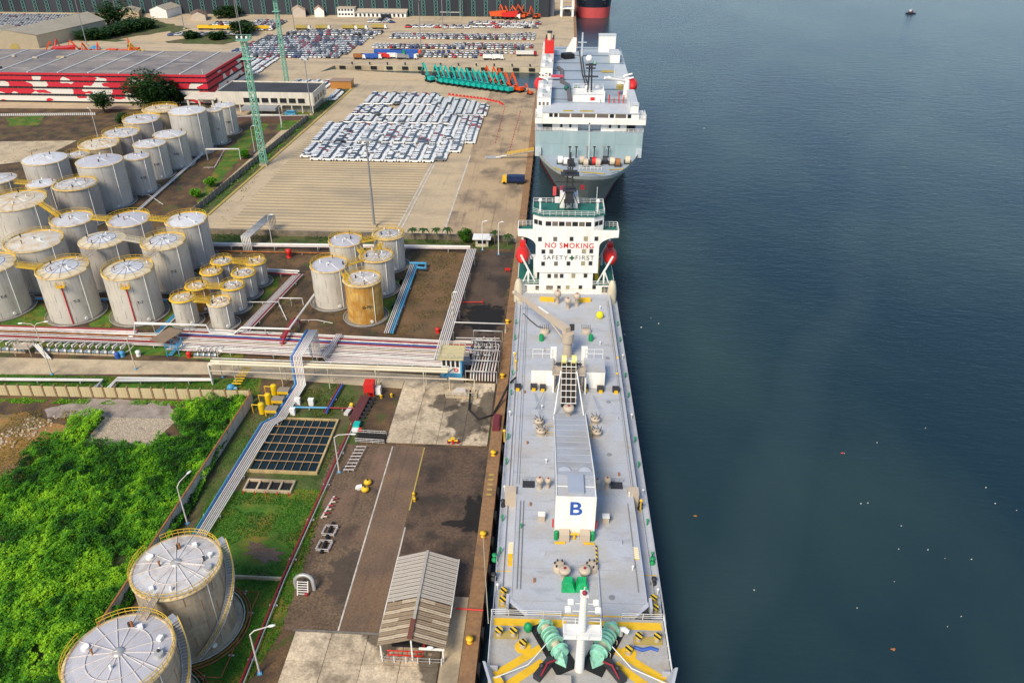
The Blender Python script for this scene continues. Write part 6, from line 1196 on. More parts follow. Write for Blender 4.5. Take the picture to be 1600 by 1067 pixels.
g = MB(o); g.tube([(p.x - 5, p.y + 21, 2.6), (p.x + 7, p.y + 21, 2.6), (p.x + 7, p.y + 21, 0)], .15, 6); g.build('header_pipe', pw[2], t)
p = at(697, 620); o = Vector((p.x, p.y, 0)); t = thing('landing_stage', 'low concrete landing stage with railings below the jetty cabin', 'platform', o); MB().bx(0, 6.4, -.6, 2.2, 0, .5).build('slab', conc, t)
g = MB(); g.rail([(0, -.5, .5), (6.4, -.5, .5)], 1.1, 1.6, .09, 2); g.tube([(.6, 1.8, .5), (.6, 1.8, 3.4), (5.8, 1.6, 3.4), (5.8, 1.6, .6)], .18, 6); g.build('railing', cream, t); MB().xz([(1.2, .5), (4.4, .5), (4.0, 1.5), (2.2, 1.7)], .2, 1.2).build('ramp', pipe_w, t)
# ------------------------------------------------------------------ quay shed with corrugated roof
fl, fr = at(600, 1028), at(676, 1036); x0, x1 = -22.2, -13.6; y0, y1 = 70.6, 86.0; xm = (x0 + x1) / 2; ze, zr_ = 3.3, 4.9; o = Vector((x0, y0, 0)); t = thing('quay_shed', 'open quay shed with corrugated roof, grey behind and brown striped in front', 'shed', o)
def sheetm(w_, l_, mat):     # one corrugated sheet, flat along x, waves along y
    n = max(4, int(l_ / .14)); g = MB(); vs = []
    for i in range(n + 1):
        y = -l_ / 2 + l_ * i / n; z = .04 * math.cos(i * math.pi)
        vs += [(-w_ / 2, y, z), (w_ / 2, y, z)]
    g.add(vs, [(2 * i, 2 * i + 1, 2 * i + 3, 2 * i + 2) for i in range(n)], False); return g.mesh('roof_sheet', mat)
rg = [M('sheet_grey_%d' % i, (.40 - .012 * i, .36 - .012 * i, .31 - .012 * i), .8, var=.15, sc=1, dirt=(.28, .24, .2), dsc=.8, damt=.5) for i in range(2)]
rb_ = [M('sheet_brown', (.27, .20, .13), .85, var=.25, sc=.8, dirt=(.12, .08, .05), dsc=.7), M('sheet_tan', (.42, .34, .24), .85, var=.2, sc=.8)]
half = (x1 - x0) / 2 + .4; sl_ = math.hypot(half, zr_ - ze); tilt = math.atan2(zr_ - ze, half); nrow = 22; lw = (y1 - y0 + .8) / nrow; ms = {}
for s in (-1, 1):
    for j in range(nrow):
        y = y0 - .4 + (j + .5) * lw; brown = j < 10
        if brown and s < 0 and j == 99: continue
        for k in range(2):
            mt = (rb_[0] if j % 2 == 0 or (j + k) % 5 == 0 else rb_[1]) if brown else rg[(j + k) % 2]; key = mt.name
            if key not in ms: ms[key] = sheetm(sl_ / 2 + .06, lw + .05, mt)
            u = (k + .5) / 2; q = link('roof_sheet', ms[key], t, (xm + s * half * u - x0, y - y0, zr_ - (zr_ - ze) * u + ((.035 if brown else .012) if (j + k) % 2 else 0) - (.12 if brown else 0))); q.rotation_euler = (0, s * tilt, 0)
MB(o).bx(xm - .2, xm + .2, y0 + 3, y1 + .4, zr_ + .02, zr_ + .14).build('ridge_cap', rg[0], t); MB(o).bx(xm - .45, xm + .25, y0 - .3, y0 + 3, zr_ - .05, zr_ + .08).build('ridge_gap', M('rust_ridge', (.16, .06, .04), .9), t)
for y in (y0, y0 + 4.6, y0 + 9.2, y1):
    for x in (x0, xm, x1): MB(o).bx(x - .1, x + .1, y - .1, y + .1, 0, (ze if x != xm else zr_) - .12).build('column', white, t)
for s, x in ((-1, x0 - .45), (1, x1 + .45)): MB(o).bx(x - .06, x + .06, y0 + 5, y1 + .5, ze - .3, ze - .05).build('gutter', white, t)
g = MB(o)
for z in (.9, 1.8): g.tube([(x0 + .8, y0 + .1, z), (xm + 1.4, y0 + .1, z), (xm + 1.4, y0 + 2.5, z)], .09, 6)
for k in range(4): g.tube([(x0 + 1.0 + k * 1.3, y0 + .1, .2), (x0 + 1 + k * 1.3, y0 + .1, 1.8)], .08, 6)
g.build('red_pipe_rack', red, t); MB(o).bx(x0 + 1, x1 - 1, y0 + 2, y1 - 1, .03, .7).build('stored_hoses', black, t)
MB(o).bx(x1 - 3.2, x1 + .3, y0 - .5, y0 - .3, ze - .3, ze).build('front_beam', white, t); MB(o).ball((x1 - 1.6, y0 - .5, ze + .3), .5, .25, .2).build('lamp', white, t)
for x in np.linspace(x0 + .2, x1 - .2, 6): MB(o).bar((x, y0 - .5, 0), (x, y0 - .5, 1.3), .12).build('fence_post', white, t)
g = MB(o); g.tube([(x0, y0 - .5, 1.2), (x1, y0 - .5, 1.2)], .05, 5); g.tube([(x0, y0 - .5, .6), (x1, y0 - .5, .6)], .05, 5); g.build('fence_rail', grey_m, t)
# ------------------------------------------------------------------ lamp posts
def lamp(x, y, h_, arm, lab, ang=0.0, col=None, arms=1):
    p = at(x, y); t = thing('lamp_post', lab, 'lamp post', p, ang); c = col or pipe_w; MB().cyl((0, 0, 0), (0, 0, h_), .14, .09, n=8).build('pole', c, t); MB().box(0, 0, .1, .6, .6, .2).build('base', LB, t)
    for k in range(arms):
        s = 1 if k == 0 else -1; MB().tube([(0, 0, h_), (s * arm * .25, 0, h_ + .6), (s * arm, 0, h_ + .9)], .08, 6).build('arm', c, t); MB().ball((s * (arm + .3), 0, h_ + .9), .55, .22, .14).build('lamp_head', white, t)
lamp(530, 738, 8, 3.2, 'bent white lamp post beside the settling pond'); lamp(293, 818, 8, 2.6, 'curved white lamp post against the grey panel wall', 2.6 - 1.4); lamp(406, 1052, 8, 2.6, 'curved white lamp post at the lower edge by the red pipe', .3); lamp(81, 585, 12, 2.2, 'pale forked lamp post on the grass before the cream wall', .2, cream, 2); lamp(212, 577, 7.5, .8, 'short lamp post on the service road near its white marks', 0, cream)
lamp(779, 398, 9, .8, 'thin lamp post beside the quay near the palms', 0, white); lamp(754, 391, 8, .8, 'white lamp post in front of the guard hut', 0, white); lamp(708, 508, 8, .5, 'plain post standing at the edge of the black oil patch', 0, cream); lamp(153, 214, 10, 2.5, 'lamp post on the bare earth beyond the tanks', 2.4); lamp(398, 237, 9, 1, 'lamp post on the grass strip beside the yard fence', 0); lamp(426, 386, 9, 1.0, 'thin lamp post behind the pipe cage', 0); lamp(440, 200, 8, 1.0, 'lamp post near the office beyond the tank farm', 0)
lamp(348, 590, 6, .6, 'small lamp on the verge left of the yellow hose stand', 0, cream)
p = at(368, 605); t = thing('hose_gantry', 'yellow slatted hose ramp with blue pump behind the wall corner', 'ramp', p)
for k in range(7): MB().box(.4 + k * .12, k * .75, 1.0 + k * .16, 2.0, .35, .12).build('slat', yellow, t)
MB().ball((-.5, -1.0, .7), .8, .8, .7).cyl((-1.2, -1.2, .5), (.8, -1, .5), .35).build('pump', lblue, t)

# small field pipes between the tanks
for k, (a_, b_) in enumerate((((300, 455), (330, 500)), ((100, 460), (128, 470)), ((420, 470), (448, 500)), ((330, 405), (300, 425)), ((318, 262), (352, 232)), ((470, 500), (520, 505)), ((212, 305), (255, 320)))):
    bundle('thin field pipe on the ground of the tank farm, %s in its scatter' % ORD[k], [at(*a_, .35), at((a_[0] + b_[0]) / 2, a_[1], .35), at(*b_, .35)], [(0, .1, pw[k % 4])], 5, 'field_pipe')
# ------------------------------------------------------------------ red and white multi-storey building
C0 = at(330, 165); BH = 13.2; bx1_, by0 = C0.x, C0.y; by1 = 404.0; bx0_ = -330.0; o = Vector((bx1_, by0, 0))
def camo(name, sc, thr):
    m = bpy.data.materials.new(name); m.use_nodes = True; n = m.node_tree; N = n.nodes; L = n.links; b = N['Principled BSDF']; b.inputs['Roughness'].default_value = .7
    tc = N.new('ShaderNodeTexCoord'); mp = N.new('ShaderNodeMapping'); mp.inputs['Scale'].default_value = (1, 1, 2.2); L.new(tc.outputs['Object'], mp.inputs[0]); v = N.new('ShaderNodeTexNoise'); v.inputs['Scale'].default_value = sc; v.inputs['Detail'].default_value = 1.5; L.new(mp.outputs[0], v.inputs['Vector'])
    r = N.new('ShaderNodeValToRGB'); r.color_ramp.interpolation = 'CONSTANT'; r.color_ramp.elements[0].color = (.52, .012, .03, 1); r.color_ramp.elements[1].position = thr; r.color_ramp.elements[1].color = (.66, .62, .56, 1); L.new(v.outputs['Fac'], r.inputs[0]); L.new(r.outputs[0], b.inputs['Base Color']); return m
bld = thing('parking_building', 'long flat-roofed building painted in red and white patches with window bands', 'building', o)
MB(o).bx(bx0_, bx1_ - .6, by0 + .6, by1, 0, BH - .3).build('core', P('core_dark', (.03, .032, .035), .6), bld)
for k, (za, zb_, thr) in enumerate(((.9, 3.0, .38), (4.1, 6.2, .47), (7.2, 9.3, .55), (10.1, 11.6, .60), (12.3, 13.2, .95))):
    m = camo('camouflage_paint_%d' % k, .11, thr)
    MB(o).bx(bx0_, bx1_, by0, by0 + .5, za, zb_).build('front_parapet', m, bld); MB(o).bx(bx1_ - .5, bx1_ + .002, by0 + .51, by1, za, zb_).build('side_parapet', m, bld)
wmn = MB().box(0, 0, 0, .25, .2, 1.0).mesh('mullion', P('mullion_g', (.10, .11, .12)))
for za in (3.55, 6.7, 9.7, 11.95):
    for i in range(40): link('mullion', wmn, bld, (-2 - i * 2.6, .45, za))
for i in range(18): link('mullion', wmn, bld, (-.4, 2 + i * 2.7, 9.7)); link('mullion', wmn, bld, (-.4, 2 + i * 2.7, 6.7))
rfm = overlay(M('flat_roof', (.27, .235, .21), .9, var=.2, sc=.05, fine=.15, fsc=.6, dirt=(.12, .11, .12), dsc=.05, damt=.8, dthr=.48, coord='World'), (.42, .38, .34), .5, 'noise', .12, (.4, 1.6, 1), .55, .64)
rf = MB(o).bx(bx0_, bx1_ - .5, by0 + .5, by1 - .1, BH - .3, BH - .15).build('roof', rfm, bld)
for i in range(9): x = bx1_ - 12 - i * 14; MB(o).bx(x - .25, x + .25, by0 + 1, by1 - 2, BH - .15, BH + .25).build('roof_joint', pw[2], rf)
for i in range(14): x = bx1_ - 75 - random.uniform(0, 90); y = by0 + random.uniform(6, 44); MB(o).box(x, y, BH + .3, random.uniform(1.2, 4), random.uniform(.8, 1.8), .7).build('roof_unit', (grey_m, dark, conc, beige)[i % 4], rf)
MB(o).cyl((bx1_ - 2, by0 + 2, BH), (bx1_ - 2, by0 + 2, BH + 2), .1).build('vent_pipe', white, rf)
# office building
p = at(493, 178); ox, oy = p.x, p.y; o = Vector((ox, oy, 0)); off = thing('office_building', 'white two-storey office with dark flat roof beyond the tank farm', 'building', o); wx = at(345, 174).x; ow = M('office_white', (.66, .60, .50), .8, var=.1, sc=.3, streak=((.3, .24, .17), .4, .8)); D = 20
MB(o).bx(wx, ox, oy, oy + D, 3.4, 8.2).build('upper_wall', ow, off); MB(o).bx(wx + 3, ox - 1.5, oy + 2.2, oy + D - 1, 0, 3.4).build('ground_floor', P('gf', (.30, .26, .21)), off); MB(o).bx(wx + .4, ox - .4, oy + .4, oy + D - .4, 8.2, 8.35).build('roof', M('dark_roof', (.045, .045, .05), .8, var=.3, sc=.1, fine=.2), off)
for s in ((wx, ox, oy, oy + .35), (wx, ox, oy + D - .35, oy + D), (wx, wx + .35, oy + .35, oy + D - .35), (ox - .35, ox, oy + .35, oy + D - .35)): MB(o).bx(*s, 8.2, 8.9).build('parapet', ow, off)
for i in range(7): x = ox - 5.5 - i * 4.0; MB(o).bx(x - 1.5, x + 1.5, oy - .08, oy + .05, 4.4, 6.4).build('window', glass, off); MB(o).bx(x - 1.6, x + 1.6, oy - .2, oy, 4.2, 4.38).build('window_sill', ow, off)
for i in range(4): y = oy + 3 + i * 4.2; MB(o).bx(ox - .05, ox + .08, y - 1.3, y + 1.3, 4.4, 6.4).build('window', glass, off)
for i in range(8): x = ox - 1 - i * 4.6; MB(o).bx(x - .2, x + .2, oy + .1, oy + .5, 0, 3.4).build('column', ow, off)
MB(o).bx(wx - 14, wx - .1, oy - 1, oy + 9, 5.6, 6.3).build('link_canopy', ow, off)
for x in (wx - 13, wx - 8, wx - 2): MB(o).bx(x - .4, x + .4, oy - .5, oy + .3, 0, 5.6).build('canopy_column', ow, off)
MB(o).xz([(wx + 12, 2.2), (wx + 27, 2.2), (wx + 27, 3.4), (wx + 12, 3.4)], oy - 5, oy - .3).build('awning', P('awn', (.28, .29, .31)), off)
for k, (x, y, sx, sy, h_, mt, lb) in enumerate(((455, 181, 5, 3, 2.4, lblue, 'small blue parked van by the office'), )):
    q = at(x, y); t = thing('parked_van', lb, 'van', q); MB().bx(-2.4, 2.2, -1, 1, .5, 1.5).bx(-1.6, 1.8, -.95, .95, 1.5, 2.1).build('body', mt, t); g = MB(); [g.cyl((x_, y_, .4), (x_, y_ + .2, .4), .4, n=10) for x_ in (-1.5, 1.4) for y_ in (-1.05, .85)]; g.build('wheels', black, t); MB().bx(-1.55, 1.75, -.97, .97, 1.55, 1.95).build('windows', glass, t)
q = at(533, 139); t = thing('site_container', 'rusty orange site container beside the rows of cars', 'container', q); MB().bx(-5, 5, 0, 6, 0, 3.4).build('box', P('oc', (.45, .20, .05)), t); MB().bx(-5.3, 5.3, -.3, 6.3, 3.4, 3.7).build('roof', P('ocr', (.32, .2, .12)), t)
q = at(575, 1); 
# walls of the compound near the office
p, q = at(372, 190), at(483, 188); d = q - p; o = thing('compound_wall', 'dark low wall in front of the office building', 'wall', p, math.atan2(d.y, d.x)); MB().box(d.length / 2, 0, 1, d.length, .3, 2).build('wall', P('cw', (.13, .08, .07)), o); MB().box(d.length / 2, 0, 2.1, d.length, .5, .2).build('coping', pipe_w, o)
p, q = at(-40, 182), at(150, 180); d = q - p; o = thing('kerb_fence', 'striped low fence before the red and white building', 'fence', p, math.atan2(d.y, d.x)); nb = 60; m1 = MB().box(0, 0, .5, d.length / nb * .6, .3, 1).mesh('fence_block', pw[2])
for i in range(nb): link('fence_block', m1, o, ((i + .5) * d.length / nb, 0, 0))
# ------------------------------------------------------------------ far warehouse and low sheds
def gable(lab, corners, ze, zr_, wallm, roofm, name='warehouse', cat='warehouse'):
    a, b, c, d = [Vector(v) for v in corners]; o = Vector((a.x, a.y, 0)); t = thing(name, lab, cat, o)   # a-b front gable, d-c back gable
    g = MB(o); up = lambda v, z: Vector((v.x, v.y, z)); m0, m1 = (a + b) / 2, (d + c) / 2
    g.add([up(a, 0), up(b, 0), up(b, ze), up(m0, zr_), up(a, ze)], [(0, 1, 2, 3, 4)]); g.add([up(d, 0), up(c, 0), up(c, ze), up(m1, zr_), up(d, ze)], [(4, 3, 2, 1, 0)]); g.add([up(b, 0), up(c, 0), up(c, ze), up(b, ze)], [(0, 1, 2, 3)]); g.add([up(a, 0), up(d, 0), up(d, ze), up(a, ze)], [(3, 2, 1, 0)]); g.build('walls', wallm, t)
    r = MB(o); e = Vector((0, 0, .3))
    for s0, s1 in ((a, d), (b, c)):
        v0 = [up(s0, ze), up(s1, ze), up(m1, zr_), up(m0, zr_)]; v0[0] += (s0 - m0) * .04; v0[1] += (s1 - m1) * .04; r.add([v + e * .2 for v in v0] + [v + e for v in v0], [(0, 1, 2, 3), (7, 6, 5, 4), (0, 4, 5, 1), (1, 5, 6, 2), (2, 6, 7, 3), (3, 7, 4, 0)])
    r.build('roof', roofm, t); return t, o
rt_ = M('tan_roof', (.34, .30, .235), .85, var=.1, sc=.05, fine=.1, fsc=.5, coord='World'); wt_ = P('warehouse_wall', (.50, .42, .29))
t, o = gable('long warehouse with tan gable roof at the far left', [at(-30, 83), at(62, 76), at(168, 50), at(120, 45)], 7, 11, wt_, rt_)
q = at(26, 75, 6); MB(o).cyl((q.x, q.y - 1.5, q.z), (q.x, q.y - 1.2, q.z), 2.6, n=14).build('round_sign', painty, t)
gable('small tan shed at the far left edge', [at(-10, 62), at(12, 62), at(32, 55), at(5, 52)], 4, 6, wt_, rt_, 'shed', 'shed')
gable('far shed with pale roof and white gable beyond the scrub', [at(236, 28), at(262, 29), at(285, 22), at(265, 19)], 5, 7.5, white, rt_, 'shed', 'shed'); gable('low tin roofed houses row beyond the scrub', [at(188, 27), at(218, 28), at(222, 22), at(195, 21)], 3.5, 5, conc, rt_, 'shed', 'shed')
gable('small far house with brown roof and pink wall', [at(300, 33), at(322, 33), at(325, 28), at(300, 28)], 3.5, 5.5, P('pinkw', (.5, .42, .33)), P('brr', (.2, .13, .1)), 'house', 'house'); gable('far red roofed gatehouse before the dark windbreak', [at(492, 27), at(507, 27), at(507, 22), at(492, 22)], 4, 6.5, white, P('rr', (.5, .3, .22)), 'house', 'house'); gable('far gate office with tan hipped roof', [at(457, 27), at(478, 27), at(478, 22), at(457, 22)], 4, 6.5, P('gow', (.5, .42, .35)), P('gor', (.5, .38, .28)), 'house', 'house')
q = at(530, 27); t = thing('site_office', 'far two-storey white site office before the windbreak', 'building', q); MB().bx(-1, 11, 0, 8, 0, 5.6).build('walls', white, t); MB().bx(-1.4, 11.4, -.4, 8.4, 5.6, 6.0).build('roof', beige, t)
for k in range(5):
    for z in (1.2, 4): MB().bx(k * 2.2 - .2, k * 2.2 + 1.2, -.06, .05, z, z + 1.2).build('window', glass, t)
q = at(553, 27); t = thing('site_workshop', 'long low white workshop with tan roof before the windbreak', 'building', q); MB().bx(0, 37, 0, 8, 0, 3.2).build('walls', white, t); g = MB(); g.add([(-.5, -.8, 3.1), (37.5, -.8, 3.1), (37.5, 8, 5), (-.5, 8, 5), (-.5, 8, 3.1), (37.5, 8, 3.1)], [(0, 1, 2, 3), (3, 2, 5, 4), (0, 3, 4), (1, 5, 2)]); g.build('roof', beige, t)
for k in range(12): MB().bx(1 + k * 3, 2.4 + k * 3, -.06, .05, .3, 2.3).build('opening', dark, t)
q = at(688, 26); t = thing('carport', 'far white carport roof before the windbreak', 'carport', q); MB().bx(0, 15, 0, 4, 2.6, 2.9).build('roof', white, t)
for x in (.5, 7, 14.5): MB().bx(x - .15, x + .15, 1.8, 2.1, 0, 2.6).build('post', white, t)
# ------------------------------------------------------------------ dark windbreak with green lattice columns
WY = at(500, 24).y; o = Vector((-520, WY, 0)); wb = thing('windbreak_fence', 'towering dark windbreak screen with green lattice columns along the far edge', 'fence', o); wxr = at(858, 24).x; npn = 58; pwid = (wxr + 520) / npn
pmm = [MB().box(0, 0, 10, pwid - .3, .25, 20).mesh('screen_panel', P('screen_%d' % i, c, .8)) for i, c in enumerate(((.030, .034, .044), (.038, .042, .052), (.026, .029, .038)))]
col = MB()
for x in (-1.2, 1.2): col.bar((x, -.4, 0), (x, -.4, 21), .28)
for k in range(9): col.bar((-1.2, -.4, k * 2.3), (1.2, -.4, k * 2.3 + 2.3), .14); col.bar((1.2, -.4, k * 2.3), (-1.2, -.4, k * 2.3 + 2.3), .14)
colm = col.mesh('lattice_column', P('wb_teal', (.14, .32, .29)))
for i in range(npn):
    link('screen_panel', pmm[random.randrange(3)], wb, ((i + .5) * pwid, random.uniform(-.1, .1), 0)); link('lattice_column', colm, wb, (i * pwid, 0, 0))
MB(o).bx(-520, wxr, WY + 2, WY + 60, .1, 7).build('coal_heap', black, wb)
q = at(848, 26); t = thing('transfer_tower', 'far concrete and steel transfer tower at the head of the conveyor by the quay', 'tower', q); MB().bx(0, 8, 0, 12, 0, 22).build('dark_block', P('tt', (.11, .12, .15)), t)
for x in (13, 21):
    for y in (0, 8): MB().bx(x - .8, x + .8, y - .8, y + .8, 0, 22).build('column', white, t)
for z in (5, 11, 17): MB().bx(12, 22, -1, 9, z, z + .6).build('floor_beam', white, t)
MB().bx(15, 19, 1, 6, 0, 4).build('machine', dark, t); a = at(805, 8, 5); MB().tube([(-38, 3, 9), (3, 3, 6)], 1.6, 8).build('conveyor_gallery', pw[3], t)
# ------------------------------------------------------------------ light masts
def mast(x, y, h_, lab, heads=6, r_=.28, name='light_mast'):
    p = at(x, y); t = thing(name, lab, 'light mast', p); MB().cyl((0, 0, 0), (0, 0, h_), r_, r_ * .5, n=8).build('pole', grey_m, t); MB().lathe([(1.6, 0), (1.6, .15), (0, .15)], (0, 0, h_), 12).build('head_ring', pipe_g, t); MB().box(0, 0, .3, 1.4, 1.4, .6).build('footing', conc, t)
    for k in range(heads): a = 2 * math.pi * k / heads; MB().box(1.5 * math.cos(a), 1.5 * math.sin(a), h_ - .2, .8, .7, .6, rz=a).build('floodlight', white if k % 2 else grey_m, t)
mast(585, 354, 26.4, 'tall floodlight mast standing before the rows of white cars', 10, .42); mast(487, 180, 23.6, 'tall mast at the corner of the office', 6); mast(136, 72, 30, 'tall mast rising from the red machinery yard', 6); mast(186, 40, 30, 'tall mast left of the far dark trees', 6); mast(288, 46, 30, 'tall mast beside the blue tarpaulin', 6); mast(379, 68, 30, 'tall mast behind the green lattice tower', 6); mast(372, 40, 30, 'thin mast far behind the yellow trucks', 4); mast(461, 52, 28, 'tall mast at the near end of the far car rows', 6); mast(658, 80, 28, 'tall mast among the far right car rows', 6); mast(692, 47, 28, 'tall mast behind the far right car rows', 6); mast(720, 28, 28, 'hindmost tall mast before the windbreak', 4); mast(522, 24, 26, 'tall mast beside the far site office', 4)
def lattice(x, y, h_, lab, w_=1.9):
    p = at(x, y); t = thing('lattice_tower', lab, 'tower', p); n = int(h_ / 2.3)
    for sx, sy in ((-1, -1), (1, -1), (1, 1), (-1, 1)): MB().bar((sx * w_ / 2, sy * w_ / 2, 0), (sx * w_ / 2 * .8, sy * w_ / 2 * .8, h_), .26).build('leg', lattice_g, t)
    for k in range(n):
        z0, z1 = h_ * k / n, h_ * (k + 1) / n; q = w_ / 2 * (1 - .2 * k / n); g = MB()
        for a, b in (((-q, -q), (q, -q)), ((q, -q), (q, q)), ((q, q), (-q, q)), ((-q, q), (-q, -q))): g.bar((*a, z0), (*b, z0), .18); g.bar((*a, z0), (*b, z1), .15)
        g.build('bracing', lattice_g, t)
    MB().box(0, 0, h_, w_ * 2.2, w_ * 2.2, .2).build('top_platform', lattice_g, t); g = MB(); w2_ = w_ * 1.1; g.rail([(-w2_, -w2_, h_), (w2_, -w2_, h_), (w2_, w2_, h_), (-w2_, w2_, h_)], 1.2, 1.2, .12, 2, True); g.build('top_railing', lattice_g, t)
    for k in range(6): MB().box(-2 + k * .8, -w2_ - .3, h_ + 1.2, .6, .5, .7).build('floodlight', white if k % 2 else dark, t)
    MB().box(0, 0, h_ * .86, w_ * 1.9, w_ * 1.9, .2).build('platform', lattice_g, t); MB().box(0, 0, .3, w_ + 1, w_ + 1, .6).build('footing', conc, t)
lattice(413, 258, 43.2, 'tall green lattice tower beside the yard fence'); lattice(449, 136, 40, 'farther green lattice tower behind the office', 1.7)
# ------------------------------------------------------------------ cars
def car_mesh(paint):
    g = MB(); L2, W2 = 2.15, .84
    def ring(x, z0, z1, w): return [(x, -w, z0), (x, w, z0), (x, w * .97, z1), (x, -w * .97, z1)]
    secs = [ring(-L2, .42, .82, .72), ring(-L2 + .12, .3, .98, W2), ring(-1.2, .26, 1.0, W2), ring(1.0, .26, .98, W2), ring(L2 - .25, .3, .82, W2), ring(L2, .4, .66, .7)]; vs = [v for s in secs for v in s]; fs = [(3, 2, 1, 0), (20, 21, 22, 23)]
    for i in range(5):
        for j in range(4): fs.append((i * 4 + j, i * 4 + (j + 1) % 4, i * 4 + 4 + (j + 1) % 4, i * 4 + 4 + j))
    g.add(vs, fs)
    a = [(-1.95, 1.0), (-1.55, 1.56), (.25, 1.6), (1.05, .98)]; lo = W2 - .05; hi = W2 - .2
    v = [(-1.95, -lo, .99), (-1.95, lo, .99), (-1.5, hi, 1.52), (-1.5, -hi, 1.52), (.28, -hi, 1.55), (.28, hi, 1.55), (1.05, lo, .98), (1.05, -lo, .98)]
    g.m = 1; g.add(v, [(3, 2, 1, 0), (4, 7, 6, 5), (0, 7, 4, 3), (1, 2, 5, 6)]); g.m = 0; g.add([(-1.55, -hi - .02, 1.53), (-1.55, hi + .02, 1.53), (.32, hi + .02, 1.57), (.32, -hi - .02, 1.57)], [(3, 2, 1, 0)]); g.bx(-.62, -.5, -lo + .03, lo - .03, 1.0, 1.5)
    g.m = 2
    for x in (-1.3, 1.3):
        for s in (-1, 1): g.cyl((x, s * .62, .32), (x, s * .86, .32), .32, n=8)
    g.m = 3; g.bx(L2 - .1, L2 + .01, -.68, -.42, .62, .74); g.bx(L2 - .1, L2 + .01, .42, .68, .62, .74)
    return g, [paint, glass, black, white]
cols = [('white', (.82, .82, .80)), ('silver', (.52, .53, .55)), ('grey', (.16, .17, .18)), ('dark red', (.30, .02, .03)), ('black', (.02, .02, .022)), ('blue', (.03, .06, .22)), ('bright red', (.55, .03, .03)), ('yellow', (.7, .45, .03))]
carglass = P('car_glass', (.06, .065, .075), .15, spec=.6)
paints = [P('car_' + n_.replace(' ', '_'), c, .25, var=.02, spec=.5) for n_, c in cols]; cmesh = []
for pm_ in paints: g, ms_ = car_mesh(pm_); ms_[1] = carglass; cmesh.append(g.mesh('parked_car', ms_))
cars_near = []
def colrow(x_, ya, yb, y_skip=()):
    y = ya
    while y < yb:
        cars_near.append((x_, y)); y += 1.92
def zpt(zx, zy): v = at(400 + zx / 4, zy / 4); return v.x, v.y
# blocks measured on the yard: (zoom x of first column front, zoom y front, zoom y back, columns)
xA, yA = zpt(375, 1003); 
for k in range(10): colrow(xA + k * 4.62 + (0 if k else 0), yA, zpt(375, 905)[1])
xl_, _ = zpt(320, 980); colrow(xl_, zpt(320, 985)[1], zpt(320, 905)[1])
xs_, ys_ = zpt(1150, 1008); colrow(xs_ + .2, ys_, zpt(1150, 905)[1]); xs2, ys2 = zpt(1245, 955); colrow(xs2, ys2, zpt(1245, 905)[1])
xB, yB = zpt(383, 893)
for k in range(11): colrow(xB + k * 4.62, yB, zpt(383, 785)[1])
xR, yR = zpt(1190, 897)
for k in range(3): colrow(xR + k * 4.62, yR, zpt(1190, 738)[1])
xC, yC = zpt(578, 772)
for k in range(10): colrow(xC + k * 4.62, yC, zpt(578, 735)[1] + (8 if k > 5 else 0))
xD, yD = zpt(628, 723)
for k in range(10): colrow(xD + k * 4.62, yD, zpt(628, 692 if k < 4 else (670 if k < 7 else 625))[1])
xD2, yD2 = zpt(1275, 728)
for k in range(3): colrow(xD2 + k * 4.62, yD2, zpt(1275, 640 + k * 14)[1])
xE, yE = zpt(665, 684)
for k in range(3): colrow(xE + k * 4.62, yE, yE + 3)
xG, yG = zpt(700, 657)
for k in range(9): colrow(xG + k * 4.62, yG, zpt(700, 620)[1])
xH, yH = zpt(738, 616)
for k in range(7): colrow(xH + k * 4.62, yH, zpt(738, 592)[1])
cars_near.sort(key=lambda c: c[1])
def carcol(front=False):
    u = random.random(); return 0 if u < .80 else (1 if u < .90 else (2 if u < .955 else (3 if u < .985 else 4)))
near = cars_near[:296]; rest = cars_near[296:]
for x, y in near:
    k = carcol(); q = link('parked_car', cmesh[k], None, (x + random.uniform(-.12, .12), y + random.uniform(-.06, .06), .06), (math.pi if random.random() < .04 else 0) + random.uniform(-.015, .015))
    q.scale = (random.uniform(.95, 1.03), 1, random.choice((1, 1, 1.06, 1.16))); tag(q, '%s car parked in the dense rows on the quayside yard' % cols[k][0], 'car', 'cars parked in rows on the yard')
